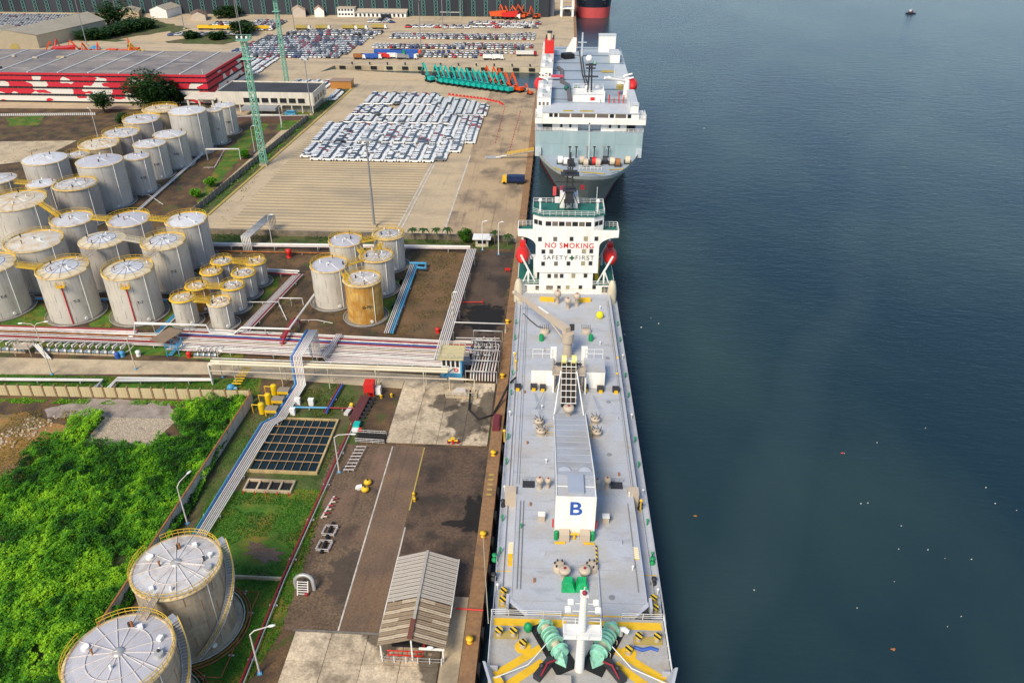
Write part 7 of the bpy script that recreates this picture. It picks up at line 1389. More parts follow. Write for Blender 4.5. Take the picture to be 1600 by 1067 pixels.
# the rest of the parked cars, too many and too far to tell apart
def far_rows(pts, dx, dy, rz, mixw):
    P_ = [at(*p) for p in pts]; ys = [p.y for p in P_]; out = []; y = min(ys)
    def inside(x, y):
        c = False; n = len(P_)
        for i in range(n):
            a, b = P_[i], P_[(i + 1) % n]
            if (a.y > y) != (b.y > y) and x < (b.x - a.x) * (y - a.y) / (b.y - a.y) + a.x: c = not c
        return c
    while y < max(ys):
        x = min(p.x for p in P_)
        while x < max(p.x for p in P_):
            if inside(x, y): out.append((x + random.uniform(-.3, .3), y + random.uniform(-.2, .2), rz, mixw))
            x += dx
        y += dy
    return out
far = [(x, y, 0, .8) for x, y in rest]
for pts, dx, dy, rz, mw in (([(344, 92), (530, 92), (582, 60), (420, 58)], 2.4, 5.2, math.pi / 2, .45), ([(448, 57), (590, 57), (600, 50), (452, 50)], 2.4, 5.2, math.pi / 2, .5), ([(603, 63), (840, 63), (836, 55), (612, 55)], 2.5, 5.3, math.pi / 2, .55), ([(577, 78), (836, 78), (833, 71), (582, 71)], 2.5, 5.3, math.pi / 2, .5), ([(625, 45), (845, 45), (843, 42), (628, 42)], 4.9, 2.6, 0, .7), ([(725, 40), (845, 40), (843, 36), (728, 36)], 4.9, 2.6, 0, .7),
                            ([(640, 93), (715, 93), (835, 84), (640, 82)], 2.8, 6, math.pi / 2, .4), ([(395, 50), (425, 50), (448, 34), (400, 33)], 2.4, 5.2, math.pi / 2, .6), ([(-60, 52), (60, 50), (150, 25), (-60, 25)], 2.1, 4.9, math.pi / 2 + .25, .9), ([(-20, 76), (58, 72), (55, 66), (-20, 68)], 2.3, 5.6, math.pi / 2, .8), ([(378, 118), (400, 118), (432, 92), (385, 96)], 4.8, 2.3, 0, .85), ([(450, 140), (520, 139), (522, 130), (455, 128)], 4.9, 2.3, 0, .85), ([(505, 155), (535, 142), (548, 143), (520, 160)], 4.9, 2.3, 0, .85), ([(262, 58), (370, 57), (370, 53), (262, 54)], 4.5, 3, .2, .5), ([(330, 42), (420, 42), (430, 36), (335, 37)], 2.6, 5.6, math.pi / 2, .6), ([(565, 38), (622, 38), (605, 30), (575, 33)], 5, 5, .3, .4)):
    far += far_rows(pts, dx, dy, rz, mw)
def merge(name, lst, mats, base):     # lst: (x,y,rz,colour index)
    bv = np.array(base.v, dtype=np.float32); nf = len(base.f); V = []; lv = [len(f) for f in base.f]; flat = np.array([i for f in base.f for i in f], dtype=np.int32); LI = []; MI = []; bmi = np.array(base.mi)
    for i, (x, y, rz, k) in enumerate(lst):
        c, s = math.cos(rz), math.sin(rz); v = bv.copy(); v[:, 0] = bv[:, 0] * c - bv[:, 1] * s + x; v[:, 1] = bv[:, 0] * s + bv[:, 1] * c + y; v[:, 2] += .06; V.append(v); LI.append(flat + i * len(bv)); MI.append(np.where(bmi == 0, k, bmi + len(paints) - 1))
    V = np.concatenate(V); LI = np.concatenate(LI); MI = np.concatenate(MI); n = len(lst); ls = np.tile(np.array(lv, dtype=np.int32), n); st = np.concatenate([[0], np.cumsum(ls)[:-1]])
    me = bpy.data.meshes.new(name); me.vertices.add(len(V)); me.vertices.foreach_set('co', V.ravel()); me.loops.add(len(LI)); me.loops.foreach_set('vertex_index', LI); me.polygons.add(nf * n); me.polygons.foreach_set('loop_start', st); me.polygons.foreach_set('material_index', MI.astype(np.int32))
    for m in mats: me.materials.append(m)
    me.update(calc_edges=True); return link(name, me)
g, _ = car_mesh(paints[0])
fl_ = []
for x, y, rz, mw in far:
    u = random.random(); k = 0 if u < mw else random.choice((1, 1, 2, 2, 4, 4, 5, 3, 6, 2))
    fl_.append((x, y, rz, k))
tag(merge('parked_cars', fl_, paints + [carglass, black, white], g), 'mixed white, silver and dark cars filling the far yards', 'cars', kind='stuff')
# ------------------------------------------------------------------ trucks
def truck(x, y, rz, cabm, boxm, lab, L_=6.5, grp=None):
    p = at(x, y); t = thing('truck', lab, 'truck', p, rz, grp); c = MB(); c.add([(L_ / 2 + .1, -1.1, .6), (L_ / 2 + 1.9, -1.05, .6), (L_ / 2 + 1.9, 1.05, .6), (L_ / 2 + .1, 1.1, .6), (L_ / 2 + .1, -1.1, 2.7), (L_ / 2 + 1.5, -1.0, 2.7), (L_ / 2 + 1.5, 1.0, 2.7), (L_ / 2 + .1, 1.1, 2.7)], [(3, 2, 1, 0), (4, 5, 6, 7), (0, 1, 5, 4), (1, 2, 6, 5), (2, 3, 7, 6), (3, 0, 4, 7)]); cb_ = c.build('cab', cabm, t); w_ = MB(); w_.add([(L_ / 2 + 1.87, -.9, 1.6), (L_ / 2 + 1.87, .9, 1.6), (L_ / 2 + 1.6, .85, 2.5), (L_ / 2 + 1.6, -.85, 2.5)], [(0, 1, 2, 3)]); w_.build('windscreen', glass, cb_)
    MB().bx(-L_ / 2, L_ / 2, -1.2, 1.2, 1.1, 2.9).build('box', boxm, t); MB().bx(-L_ / 2, L_ / 2 + 1.5, -.5, .5, .6, 1.08).build('chassis', dark, t)
    for x_ in (-L_ / 2 + 1, -L_ / 2 + 2.2, L_ / 2 + .9):
        for s in (-1, 1): MB().cyl((x_, s * .8, .5), (x_, s * 1.15, .5), .5, n=10).build('wheel', black, t)
truck(806, 287, math.pi, yellow, P('dark_blue_box', (.01, .025, .09)), 'truck with yellow cab and dark blue bed on the quay', 6.0)
for k, x in enumerate((322, 339, 357, 372, 392, 410)): truck(x, 47 + .2 * k, 0, white, yellow, 'yellow tipper truck in the row beyond the scrub, %s from the left' % ('first', 'second', 'third', 'fourth', 'fifth', 'sixth')[k], 10)
for k, (x, y) in enumerate(((472, 47), (503, 47), (545, 47), (561, 47), (591, 46))): truck(x, y, 0, white, painty, 'single yellow truck above the far car rows, %s from the left' % ('first', 'second', 'third', 'fourth', 'fifth')[k], 8)
for k, (x, y, m_, n_) in enumerate(((560, 93, rust, 'brown'), (572, 93, blue, 'left blue'), (585, 93, blue, 'right blue'), (598, 92, red, 'red'), (612, 92, white, 'white'), (628, 93, grey_m, 'grey'), (640, 93, blue, 'dark blue'), (762, 94, white, 'left white'), (775, 94, white, 'middle white'), (602, 30, navy, 'lone navy'))): truck(x, y, 0, m_ if k % 2 else white, m_, '%s lorry parked by the basin among the far vehicles' % n_ if k < 9 else 'lone navy lorry near the far workshop', 5)
for k, (x, y) in enumerate(((607, 86), (632, 86))): truck(x, y, 0, green if k == 0 else orange, blue, ('left' if k == 0 else 'right') + ' long blue trailer behind the parked lorries', 16)
truck(820, 88, 0, dred, pw[2], 'white tanker lorry near the far red machines', 10)
# ------------------------------------------------------------------ excavators
def excavator(m, lab, grp, loc, rz, sc=1.0):
    t = thing('excavator', lab, 'excavator', loc, rz, grp); t.scale = (sc, sc, sc)
    for s in (-1, 1):
        g = MB(); g.xz([(-2.0, .45), (-1.7, .05), (1.7, .05), (2.0, .45), (1.7, .9), (-1.7, .9)], s * 1.0 - .3, s * 1.0 + .3); g.build('track', black, t)
    h = MB(); h.bx(-2.2, 1.0, -1.25, 1.25, 1.0, 1.9); h.bx(-2.2, -1.0, -1.2, 1.2, 1.9, 2.3); h.build('house', m, t); c = MB().bx(.1, 1.5, .35, 1.25, 1.0, 2.9).build('cab', m, t); MB().bx(.2, 1.53, .33, 1.27, 1.8, 2.7).build('cab_window', glass, c)
    bo = MB(); bo.xz([(.8, 1.4), (1.1, 1.3), (4.3, 5.6), (4.6, 6.6), (4.2, 6.5), (3.0, 5.2)], -.45, -.05); b = bo.build('boom', m, t); ar = MB(); ar.xz([(4.2, 6.9), (4.7, 6.6), (6.2, 3.2), (5.9, 3.0)], -.4, -.1); ar.build('arm', m, t); bk = MB(); bk.xz([(5.8, 3.2), (6.3, 3.1), (6.1, 2.0), (5.2, 1.6), (4.9, 2.3)], -.8, .3); bk.build('bucket', dark, t); MB().tube([(1.3, -.25, 1.8), (3.2, -.25, 4.6)], .09, 6).build('ram', pipe_g, b)
    return t
ex0 = None; nT = 13
A0, A1 = at(690, 131), at(793, 145)
for i in range(nT + 1):
    p = at(672, 128) if i == nT else A0.lerp(A1, i / (nT - 1))
    lab = 'teal excavator with raised boom beside the basin, %s from the left in its row' % ORD[i] if i < nT else 'lone teal excavator standing left of the row by the basin'
    if ex0 is None: ex0 = excavator(teal, lab, 'teal excavators by the basin', p, 2.3, 1.25); q = ex0
    else: q = copy_tree(ex0); q.location = p; q.rotation_euler[2] = 2.3 + random.uniform(-.05, .05); q['label'] = lab
    if i == nT: del q['group']
ex1 = None
for i, (x, y) in enumerate(((770, 132), (781, 134), (790, 137), (800, 143), (811, 144), (828, 148))):
    lab = 'orange excavator among the teal row beside the basin, %s from the left' % ORD[i] if i < 5 else 'small orange excavator folded down next to the carrier'
    if ex1 is None: ex1 = excavator(orange, lab, 'orange excavators by the basin', at(x, y), 2.3, 1.2); q = ex1
    else: q = copy_tree(ex1); q.location = at(x, y); q['label'] = lab
    if i == 5: q.scale = (.7, .7, .7); del q['group']
for i in range(7):
    q = copy_tree(ex1); q.location = at(790 + i * 8, 30 - (i % 3) * 2); q['label'] = 'far orange excavator before the windbreak, %s from the left' % ORD[i]; q['group'] = 'far orange excavators'; q.scale = (1.3,) * 3; q.rotation_euler[2] = 2.3 + i * .3
for k, (x, y, m_, lb) in enumerate(((778, 30, orange, 'big orange dumper body at the far machine cluster'), (797, 31, red, 'red and white loader at the far machine cluster'))):
    p = at(x, y); t = thing('dump_truck', lb, 'dump truck', p); g = MB(); g.xz([(-5, 2), (4, 2), (6, 5.5), (-6, 4.5)], -2, 2); g.build('body', m_, t); MB().bx(4.2, 7, -1.5, 1.5, 1, 3.6).build('cab', white, t)
    for x_ in (-3.5, 0, 5): MB().cyl((x_, -2, 1), (x_, 2, 1), 1.0, n=12).build('wheel_axle', black, t)
# machine yard behind the building
for k, (x, y, kind, c) in enumerate(((68, 88, 'ex', orange), (85, 86, 'ex', red), (106, 87, 'dump', red), (130, 84, 'ex', orange), (143, 86, 'ex', orange), (152, 87, 'ex', orange), (178, 84, 'dump', orange), (196, 85, 'dump', orange), (208, 84, 'ex', orange), (212, 82, 'dump', orange), (220, 87, 'ex', yellow), (183, 88, 'crate', yellow), (187, 90, 'crate', lblue), (150, 78, 'crate', lblue), (165, 91, 'crate', white))):
    p = at(x, y); w3 = ('first', 'second', 'third', 'fourth', 'fifth', 'sixth', 'seventh', 'eighth', 'ninth', 'tenth', 'eleventh', 'twelfth', 'thirteenth', 'fourteenth', 'last')[k]
    if kind == 'ex': q = excavator(c, '%s machine of the red yard beyond the building, an excavator' % w3, 'machines in the far red yard', p, .6 + k, 1.15)
    elif kind == 'dump':
        t = thing('dump_truck', '%s machine of the red yard beyond the building, a dump body' % w3, 'dump truck', p, .3 * (k % 3), 'machines in the far red yard'); s_ = .95 if k == 2 else .5; g = MB(); g.add([(-5 * s_, -3 * s_, 1), (4 * s_, -3 * s_, 1), (4 * s_, 3 * s_, 1), (-5 * s_, 3 * s_, 1), (-7 * s_, -3.6 * s_, 5 * s_), (5 * s_, -3.6 * s_, 5 * s_), (5 * s_, 3.6 * s_, 5 * s_), (-7 * s_, 3.6 * s_, 5 * s_)], [(0, 1, 5, 4), (1, 2, 6, 5), (2, 3, 7, 6), (3, 0, 4, 7), (3, 2, 1, 0), (4, 5, 6, 7)]); g.build('body', c, t); MB().bx(-3, 3, -1.5, 1.5, .1, 1).build('skid', black, t)
    else: MB(p).bx(p.x - 2.4, p.x + 2.4, p.y - 1.2, p.y + 1.2, 0, 1.4).bx(p.x - 1.2, p.x + 1.4, p.y - 1, p.y + 1, 1.4, 2.2).build('machine_crate', c, label='%s item of the red yard beyond the building, a machine on a crate' % w3, cat='crate')
# traffic barriers on the yard
bmn = MB().xz([(-.75, 0), (.75, 0), (.6, .35), (.35, .9), (-.35, .9), (-.6, .35)], -.2, .2); bme = [bmn.mesh('traffic_barrier', red), bmn.mesh('traffic_barrier', orange)]
Pb = [at(*p) for p in ((702, 149), (725, 152), (757, 156), (780, 161), (788, 166))]
k = 0
for a, b in zip(Pb[:-1], Pb[1:]):
    n = max(1, int((b - a).length / 1.7))
    for i in range(n): tag(link('traffic_barrier', bme[0], None, a.lerp(b, i / n), math.atan2(b.y - a.y, b.x - a.x)), 'red plastic barrier in the curved line across the yard', 'barrier', 'red barriers in a curved line')
cn = MB().lathe([(.3, 0), (.3, .08), (.18, .1), (.05, .7), (0, .72)], n=8).mesh('traffic_cone', dred)
for a, b, n in ((at(789, 168), at(773, 228), 15), (at(813, 176), at(795, 240), 17)):
    for i in range(n): tag(link('traffic_cone', cn, None, a.lerp(b, i / n)), 'dark red cone in the %s dotted line on the quay apron' % ('left' if a.x < at(800, 170).x else 'right'), 'cone', 'cones on the apron')
p = at(753, 386); t = thing('guard_hut', 'small guard hut with white canopy roof beside the palms', 'hut', p); MB().bx(-1.8, 1.8, 0, 2.4, 0, 2.4).build('walls', cream, t); MB().bx(-2.6, 2.6, -.8, 3, 2.5, 2.8).build('roof', white, t); MB().bx(-1.2, 1.2, -.05, .05, 1.0, 2.0).build('window', glass, t)
p = at(793, 426); MB(p).box(p.x, p.y, 1.0, 1.4, .1, .7).bar((p.x - .5, p.y, 0), (p.x - .5, p.y, .8), .1).bar((p.x + .5, p.y, 0), (p.x + .5, p.y, .8), .1).build('warning_sign', red, label='small red sign standing on the oily ground near the quay', cat='sign')
p = at(735, 476); q = thing('red_stand', 'low red pipe stand at the edge of the black oil patch', 'stand', p); MB().tube([(-3, 0, .6), (3, .4, .6)], .12, 6).build('rail', red, q)
for x_ in (-3, 3): MB().bar((x_, 0 if x_ < 0 else .4, 0), (x_, 0 if x_ < 0 else .4, 1.4), .16).build('post', red, q)
# ------------------------------------------------------------------ vegetation
def leafmat(name, a, b_, c):
    m = bpy.data.materials.new(name); m.use_nodes = True; n = m.node_tree; N = n.nodes; L = n.links; b = N['Principled BSDF']; b.inputs['Roughness'].default_value = .6; b.inputs['Specular IOR Level'].default_value = .25
    at_ = N.new('ShaderNodeAttribute'); at_.attribute_name = 'tone'; r = N.new('ShaderNodeValToRGB'); e = r.color_ramp.elements; e[0].color = (*a, 1); e[1].color = (*c, 1); e.new(.5).color = (*b_, 1); L.new(at_.outputs['Fac'], r.inputs[0]); L.new(r.outputs[0], b.inputs['Base Color'])
    b.inputs['Subsurface Weight'].default_value = 0; t = N.new('ShaderNodeBsdfTranslucent'); L.new(r.outputs[0], t.inputs[0]); mx_ = N.new('ShaderNodeMixShader'); mx_.inputs[0].default_value = .25; out = N['Material Output']; L.new(b.outputs[0], mx_.inputs[1]); L.new(t.outputs[0], mx_.inputs[2]); L.new(mx_.outputs[0], out.inputs[0]); return m
def leaves(name, pos, size, tone, mat, parent=None, flat=.5, **kw):
    """pos Nx3, one folded leaf (2 tris) each"""
    n = len(pos); rng = np.random.default_rng(len(pos)); a = rng.uniform(0, 2 * np.pi, n); u = np.stack([np.cos(a), np.sin(a), rng.uniform(-flat, flat, n)], 1); v = np.stack([-np.sin(a), np.cos(a), rng.uniform(-flat, flat, n)], 1); s = size * rng.uniform(.6, 1.4, n)[:, None]
    q = np.stack([pos - u * s, pos + v * s * .55, pos + u * s, pos - v * s * .55], 1).reshape(-1, 3)
    me = bpy.data.meshes.new(name); me.vertices.add(4 * n); me.vertices.foreach_set('co', q.astype(np.float32).ravel()); me.loops.add(4 * n); me.loops.foreach_set('vertex_index', np.arange(4 * n, dtype=np.int32)); me.polygons.add(n); me.polygons.foreach_set('loop_start', np.arange(0, 4 * n, 4, dtype=np.int32)); me.update(calc_edges=True)
    at_ = me.attributes.new('tone', 'FLOAT', 'FACE'); at_.data.foreach_set('value', np.clip(tone, 0, 1).astype(np.float32)); me.materials.append(mat); o = link(name, me, parent); return tag(o, **kw)
veg = leafmat('plot_leaves', (.010, .050, .004), (.075, .27, .008), (.30, .58, .018)); dkl = leafmat('dark_leaves', (.008, .028, .008), (.02, .06, .012), (.05, .11, .02)); pal = leafmat('palm_leaves', (.012, .04, .01), (.03, .08, .015), (.07, .13, .03))
def vnoise(x, y, s, seed=0):
    r = np.random.default_rng(seed); G = r.random((64, 64)); X_, Y_ = x / s + 100, y / s + 100; i, j = np.floor(X_).astype(int), np.floor(Y_).astype(int); fx, fy = X_ - i, Y_ - j; fx = fx * fx * (3 - 2 * fx); fy = fy * fy * (3 - 2 * fy); g = lambda a, b: G[a % 64, b % 64]
    return (g(i, j) * (1 - fx) + g(i + 1, j) * fx) * (1 - fy) + (g(i, j + 1) * (1 - fx) + g(i + 1, j + 1) * fx) * fy
def inpoly(x, y, poly):
    c = np.zeros(len(x), bool); n = len(poly)
    for i in range(n):
        (ax, ay), (bx_, by_) = poly[i], poly[(i + 1) % n]; k = ((ay > y) != (by_ > y)); c ^= k & (x < (bx_ - ax) * (y - ay) / (by_ - ay + 1e-9) + ax)
    return c
def scatter(poly, dens, seed):
    r = np.random.default_rng(seed); xs = [p[0] for p in poly]; ys = [p[1] for p in poly]; n = int((max(xs) - min(xs)) * (max(ys) - min(ys)) * dens); x = r.uniform(min(xs), max(xs), n); y = r.uniform(min(ys), max(ys), n); k = inpoly(x, y, poly); return x[k], y[k], r
# bare parts of the plot
patch('bare_earth', [(-80, 622), (390, 628), (280, 720), (120, 700), (40, 760), (-80, 800)], .05, g_dirt, jit=.5); patch('ochre_earth', [(-80, 650), (40, 645), (115, 672), (60, 720), (20, 760), (-80, 820)], .06, g_orange, jit=1)
patch('concrete_pad', [(68, 640), (140, 622), (262, 628), (280, 655), (165, 652), (75, 652)], .065, M('pad', (.30, .25, .21), .9, var=.2, sc=.4, fine=.2, fsc=3, dirt=(.12, .09, .07), dsc=.3, damt=.6, coord='World'), jit=.4)
gp = [tuple(at(*p)[:2]) for p in ((165, 652), (278, 655), (232, 698), (130, 694))]; patch('gravel_bed', gp, .07, M('gravel_base', (.34, .28, .21), .95, var=.3, sc=1, fine=.3, fsc=5, coord='World'), px=False, jit=.3)
x, y, r = scatter(gp, 26, 3); n = len(x); base = np.array([(1, 0, 0), (-.5, .87, 0), (-.5, -.87, 0), (.1, .1, .9)]); sz = r.uniform(.06, .16, n); an = r.uniform(0, 6.28, n); V = np.zeros((n, 4, 3))
for k in range(4): V[:, k, 0] = x + sz * (base[k, 0] * np.cos(an) - base[k, 1] * np.sin(an)); V[:, k, 1] = y + sz * (base[k, 0] * np.sin(an) + base[k, 1] * np.cos(an)); V[:, k, 2] = .07 + sz * base[k, 2]
F_ = (np.array([[0, 1, 3], [1, 2, 3], [2, 0, 3]])[None] + (np.arange(n) * 4)[:, None, None]).reshape(-1, 3)
me = bpy.data.meshes.new('gravel'); me.from_pydata(V.reshape(-1, 3).tolist(), [], F_.tolist()); me.materials.append(M('pale_stone', (.50, .43, .33), .9, var=.3, sc=3)); tag(link('gravel', me), 'pale gravel spread over the square bed in the overgrown plot', 'gravel', kind='stuff')
def rocks(px_pts, n, seed):
    r = np.random.default_rng(seed); a, b = at(*px_pts[0]), at(*px_pts[1]); vs = MB()
    for i in range(n):
        t = r.random(); p = a.lerp(b, t) + Vector((r.normal() * 1.6, r.normal() * 1.6, 0)); s_ = r.uniform(.12, .4); vs.ball((p.x, p.y, s_ * .3), s_, s_ * .8, s_ * .6, n=6, k=4)
    tag(vs.build('rubble', M('rubble_stone', (.42, .33, .23), .95, var=.4, sc=1)), 'pale rubble scattered along the edge of the bare earth', 'rubble', kind='stuff')
rocks(((10, 690), (70, 655)), 140, 2); 
# lush growth
poly = [tuple(at(*p)[:2]) for p in ((392, 627), (300, 800), (200, 955), (105, 1085), (-120, 1085), (-120, 800), (20, 742), (48, 700), (100, 680), (118, 655), (165, 648), (160, 665), (133, 696), (235, 700), (250, 680), (290, 690), (268, 660), (282, 640), (330, 628))]
x, y, r = scatter(poly, 70, 5); 
hgt = 1.2 * vnoise(x, y, 6.5, 1) ** 1.3 + 1.4 * vnoise(x, y, 1.3, 2) ** 1.7 + 1.0 * vnoise(x, y, .7, 3) ** 1.4; cl = vnoise(x, y, 1.5, 2)
z = .1 + hgt * np.sqrt(r.uniform(.25, 1, len(x))); tone = .12 + .66 * vnoise(x, y, 7.5, 4) + .75 * (vnoise(x, y, 2.4, 6) - .5) + .5 * (cl - .4) + r.uniform(-.22, .22, len(x))
keep = (vnoise(x, y, 3.3, 9) + .45 * vnoise(x, y, 1.1, 10) + .3 * cl) > .36
leaves('undergrowth', np.stack([x, y, z], 1)[keep], .175, tone[keep], veg, flat=.55, label='lush green undergrowth filling the plot behind the grey wall', cat='undergrowth', kind='stuff')
patch('undergrowth_soil', poly, .055, M('leaf_litter', (.035, .06, .012), .95, var=.4, sc=.5, fine=.3, fsc=4, dirt=(.12, .08, .03), dsc=.2, damt=.6, coord='World'), px=False)
poly2 = [tuple(at(*p)[:2]) for p in ((-60, 622), (392, 630), (390, 636), (-60, 630))]; x, y, r = scatter(poly2, 40, 8); k = vnoise(x, y, 3, 3) > .35; x, y = x[k], y[k]
leaves('weeds', np.stack([x, y, r.uniform(.05, .9, len(x)) * vnoise(x, y, 2.5, 5)], 1), .17, .35 + .5 * r.random(len(x)), veg, label='weeds along the foot of the cream wall', cat='weeds', kind='stuff')
poly3 = [tuple(at(*p)[:2]) for p in ((-60, 650), (90, 640), (165, 645), (110, 690), (20, 745), (-60, 770))]; x, y, r = scatter(poly3, 14, 9); k = vnoise(x, y, 3, 7) > .5; x, y = x[k], y[k]; leaves('weeds', np.stack([x, y, r.uniform(.05, .4, len(x))], 1), .15, .5 + .5 * r.random(len(x)), leafmat('dry_leaves', (.05, .07, .008), (.16, .14, .01), (.34, .24, .03)), label='yellowing weeds on the ochre earth', cat='weeds', kind='stuff')
# grass blades on the lawns
for k, (pts, dens, lb) in enumerate((((( 385, 765), (512, 765), (440, 985), (380, 1075), (270, 1075), (205, 965), (290, 850), (330, 775)), 26, 'short grass of the lawn around the big tanks'), (((-60, 585), (405, 593), (400, 614), (-60, 604)), 22, 'grass verge before the cream wall'), (((400, 625), (470, 603), (430, 660), (330, 760), (340, 735)), 9, 'tufts between the grey wall and the pipe bundle'))):
    pl = [tuple(at(*p)[:2]) for p in pts]; x, y, r = scatter(pl, dens, 20 + k); kk = vnoise(x, y, 3.2, 11 + k) > .25
    d1 = np.hypot(x - B1[0].x, y - B1[0].y) > B1[1] + 2.2; bo_ = at(402, 862); d2 = np.hypot((x - bo_.x) / 5, (y - bo_.y) / 3.2) > 1; kk &= d1 & d2; x, y = x[kk], y[kk]
    leaves('grass', np.stack([x, y, .1 + r.uniform(0, .12, len(x))], 1), .12, .05 + .45 * vnoise(x, y, 4, 13) + r.uniform(-.2, .2, len(x)), veg, flat=.8, label=lb, cat='grass', kind='stuff')
def tree(p, h_, rad, lab, mat=dkl, nl=2600, squash=.8, leaf=.42, name='tree', trunk_h=None):
    t = thing(name, lab, 'tree', p); r = np.random.default_rng(int(abs(p.x * 13 + p.y * 7))); th = trunk_h or h_ * .35; g = MB(); g.tube([(0, 0, 0), (.1, .05, th * .6), (0, 0, th), (.15, -.1, h_ * .7)], rad * .07 + .06, 7)
    for k in range(6): a = k * 1.05; g.tube([(0, 0, th * (.7 + .05 * k)), (rad * .35 * math.cos(a), rad * .35 * math.sin(a), th + (h_ - th) * .4), (rad * .7 * math.cos(a), rad * .7 * math.sin(a), th + (h_ - th) * .6)], rad * .025 + .03, 5)
    g.build('trunk', M('bark', (.10, .07, .045), .95), t); nc = 26; cc = r.normal(size=(nc, 3)); cc /= np.linalg.norm(cc, axis=1)[:, None]; cc *= (r.uniform(.25, 1, nc) ** .5)[:, None]; cc *= np.array([rad * .72, rad * .72, (h_ - th) * .5 * squash]); cc[:, 2] += th + (h_ - th) * .48
    ci = r.integers(0, nc, nl); q = r.normal(size=(nl, 3)); q /= np.linalg.norm(q, axis=1)[:, None]; q *= (r.uniform(.3, 1, nl) ** .4)[:, None] * rad * .36; pos = cc[ci] + q * np.array([1, 1, .8]); tn = .25 + .5 * r.random(nc)[ci] + r.uniform(-.2, .25, nl); leaves('crown', pos, leaf, tn, mat, t); return t
b0_ = at(240, 172); tree(b0_, 17, 13.5, 'big round dark tree before the red and white building', nl=7500, leaf=.6, trunk_h=2.5); tree(at(163, 176), 10, 6, 'smaller dark tree left of the big round tree', nl=2200, leaf=.45, trunk_h=2); tree(at(283, 166), 6.5, 3.6, 'small dark tree right of the big round tree', nl=1400, trunk_h=1.5); tree(at(195, 196), 5, 3.6, 'dark shrub at the foot of the big round tree', nl=1200, trunk_h=.8)
tree(at(728, 379), 4.6, 2.4, 'round bright green tree among the palms by the yard wall', mat=leafmat('mid_leaves', (.015, .06, .006), (.05, .15, .01), (.12, .24, .02)), nl=2200, leaf=.25, trunk_h=.8); tree(at(330, 292), 3.6, 2.4, 'left round bush on the strip beside the yard fence', mat=veg, nl=1200, leaf=.28, trunk_h=.6); tree(at(308, 308), 3.0, 2.2, 'right low bush on the strip beside the yard fence', mat=veg, nl=1000, leaf=.28, trunk_h=.5); tree(at(384, 248), 3.2, 2.2, 'bush at the foot of the green lattice tower', mat=veg, nl=1000, leaf=.28, trunk_h=.5)
for k, (x, y, h_, rd) in enumerate(((170, 40, 13, 12), (186, 38, 15, 13), (112, 37, 4, 7), (124, 35, 4, 7), (136, 34, 5, 7), (200, 50, 6, 10), (215, 46, 6, 11), (232, 44, 5, 10), (180, 56, 5, 10), (160, 60, 5, 9), (140, 62, 5, 9), (378, 56, 8, 9), (386, 52, 7, 8), (340, 62, 4, 6), (300, 60, 3, 6), (352, 28, 7, 9), (365, 26, 6, 8))):
    tree(at(x, y), h_, rd, 'dark leafy tree in the far scrub, %s counted from the left group' % ('first', 'second', 'third', 'fourth', 'fifth', 'sixth', 'seventh', 'eighth', 'ninth', 'tenth', 'eleventh', 'twelfth', 'thirteenth', 'fourteenth', 'fifteenth', 'sixteenth', 'seventeenth')[k], nl=1000, leaf=.9, trunk_h=1)
def palm(p, h_, lab):
    t = thing('palm_tree', lab, 'palm tree', p, random.uniform(0, 6), 'palms along the yard wall'); MB().tube([(0, 0, 0), (.08, .05, h_ * .5), (.02, .1, h_)], .13, 7).build('trunk', M('palm_bark', (.22, .18, .13), .95), t)
    for k in range(11):
        a = 2 * math.pi * k / 11 + random.uniform(-.2, .2); L_ = random.uniform(1.5, 2.0); dr = random.uniform(.3, 1.1); g = MB(); vs = []; e = Vector((math.cos(a), math.sin(a), 0)); s_ = Vector((-e.y, e.x, 0))
        for i in range(6):
            q = i / 5; c = e * L_ * q + Vector((0, 0, h_ + .7 * math.sin(q * 2.2) - dr * q * q * 1.6)); w_ = .32 * math.sin(math.pi * min(.97, q * .85 + .12)); vs += [c + s_ * w_ - Vector((0, 0, w_ * .5)), c, c - s_ * w_ - Vector((0, 0, w_ * .5))]
        g.add(vs, [f for i in range(5) for f in ((3 * i, 3 * i + 1, 3 * i + 4, 3 * i + 3), (3 * i + 1, 3 * i + 2, 3 * i + 5, 3 * i + 4))]); fo = g.mesh('frond', pal); at_ = fo.attributes.new('tone', 'FLOAT', 'FACE'); at_.data.foreach_set('value', [random.uniform(.2, .8)] * 10); link('frond', fo, t)
for k, (x, y, h_) in enumerate(((646, 376, 3.4), (663, 377, 3.6), (682, 378, 3.8), (700, 378, 3.9), (773, 382, 3.6), (793, 384, 3.0))): palm(at(x, y), h_, '%s palm from the left along the yard wall' % ('first', 'second', 'third', 'fourth', 'fifth', 'last')[k])
for k in range(14):
    p = at(470, 190).lerp(at(330, 330), k / 14) + Vector((random.uniform(-1, 1), 0, 0)); 
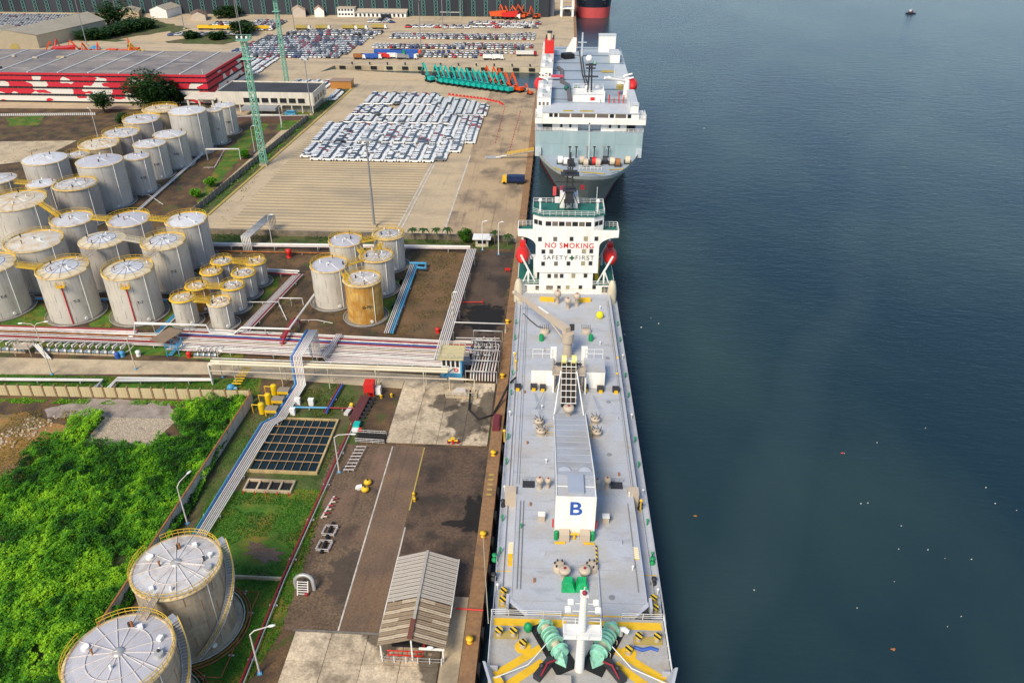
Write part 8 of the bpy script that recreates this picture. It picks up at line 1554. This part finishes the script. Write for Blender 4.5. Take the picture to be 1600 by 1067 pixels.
x, y, r = scatter([tuple(at(*p)[:2]) for p in ((300, 345), (318, 338), (545, 140), (530, 140), (300, 330))], 1.2, 31); leaves('verge_weeds', np.stack([x, y, r.uniform(.05, .7, len(x))], 1), .35, .3 + .4 * r.random(len(x)), veg, label='weeds on the verge beside the yard fence', cat='weeds', kind='stuff')
x, y, r = scatter([(-116, 208), (-14, 208), (-14, 212), (-116, 212)], 6, 32); k = vnoise(x, y, 4, 3) > .4; x, y = x[k], y[k]; leaves('verge_weeds', np.stack([x, y, r.uniform(.05, .9, len(x))], 1), .22, .2 + .4 * r.random(len(x)), dkl, label='dark weeds along the foot of the yard wall', cat='weeds', kind='stuff')

# weeds and litter of the bare terminal ground
olive = leafmat('olive_weeds', (.03, .045, .008), (.09, .11, .012), (.22, .19, .04))
for k, (pts, dens, lb) in enumerate((((( -40, 440), (330, 420), (470, 400), (620, 400), (600, 520), (-40, 520)), .9, 'sparse weeds between the storage tanks'), (((640, 395), (735, 395), (690, 530), (600, 525)), 1.6, 'sparse weeds on the brown earth beside the pipe rack'), (((400, 625), (470, 603), (600, 598), (555, 690), (525, 660), (430, 652)), 5, 'rough weeds around the head of the settling pond'), (((505, 700), (545, 690), (440, 985), (395, 1060), (380, 1060), (430, 930)), 4, 'weeds along the red fire pipe'), (((-40, 190), (200, 188), (250, 300), (-40, 330)), .35, 'weeds on the bare earth behind the tanks'), (((340, 330), (420, 215), (470, 190), (350, 350)), .8, 'weeds on the strip beside the yard fence'))):
    pl = [tuple(at(*p)[:2]) for p in pts]; x, y, r = scatter(pl, dens * 3, 50 + k); kk = vnoise(x, y, 3.5, 30 + k) * .7 + vnoise(x, y, 1.1, 40 + k) * .3 > .52
    for c_, r_, h_ in TANKS.values(): kk &= np.hypot(x - c_.x, y - c_.y) > r_ + 1.3
    x, y = x[kk], y[kk]; leaves('weeds', np.stack([x, y, .08 + r.uniform(0, .18, len(x))], 1), .16, .2 + .6 * r.random(len(x)), olive, flat=.7, label=lb, cat='weeds', kind='stuff')
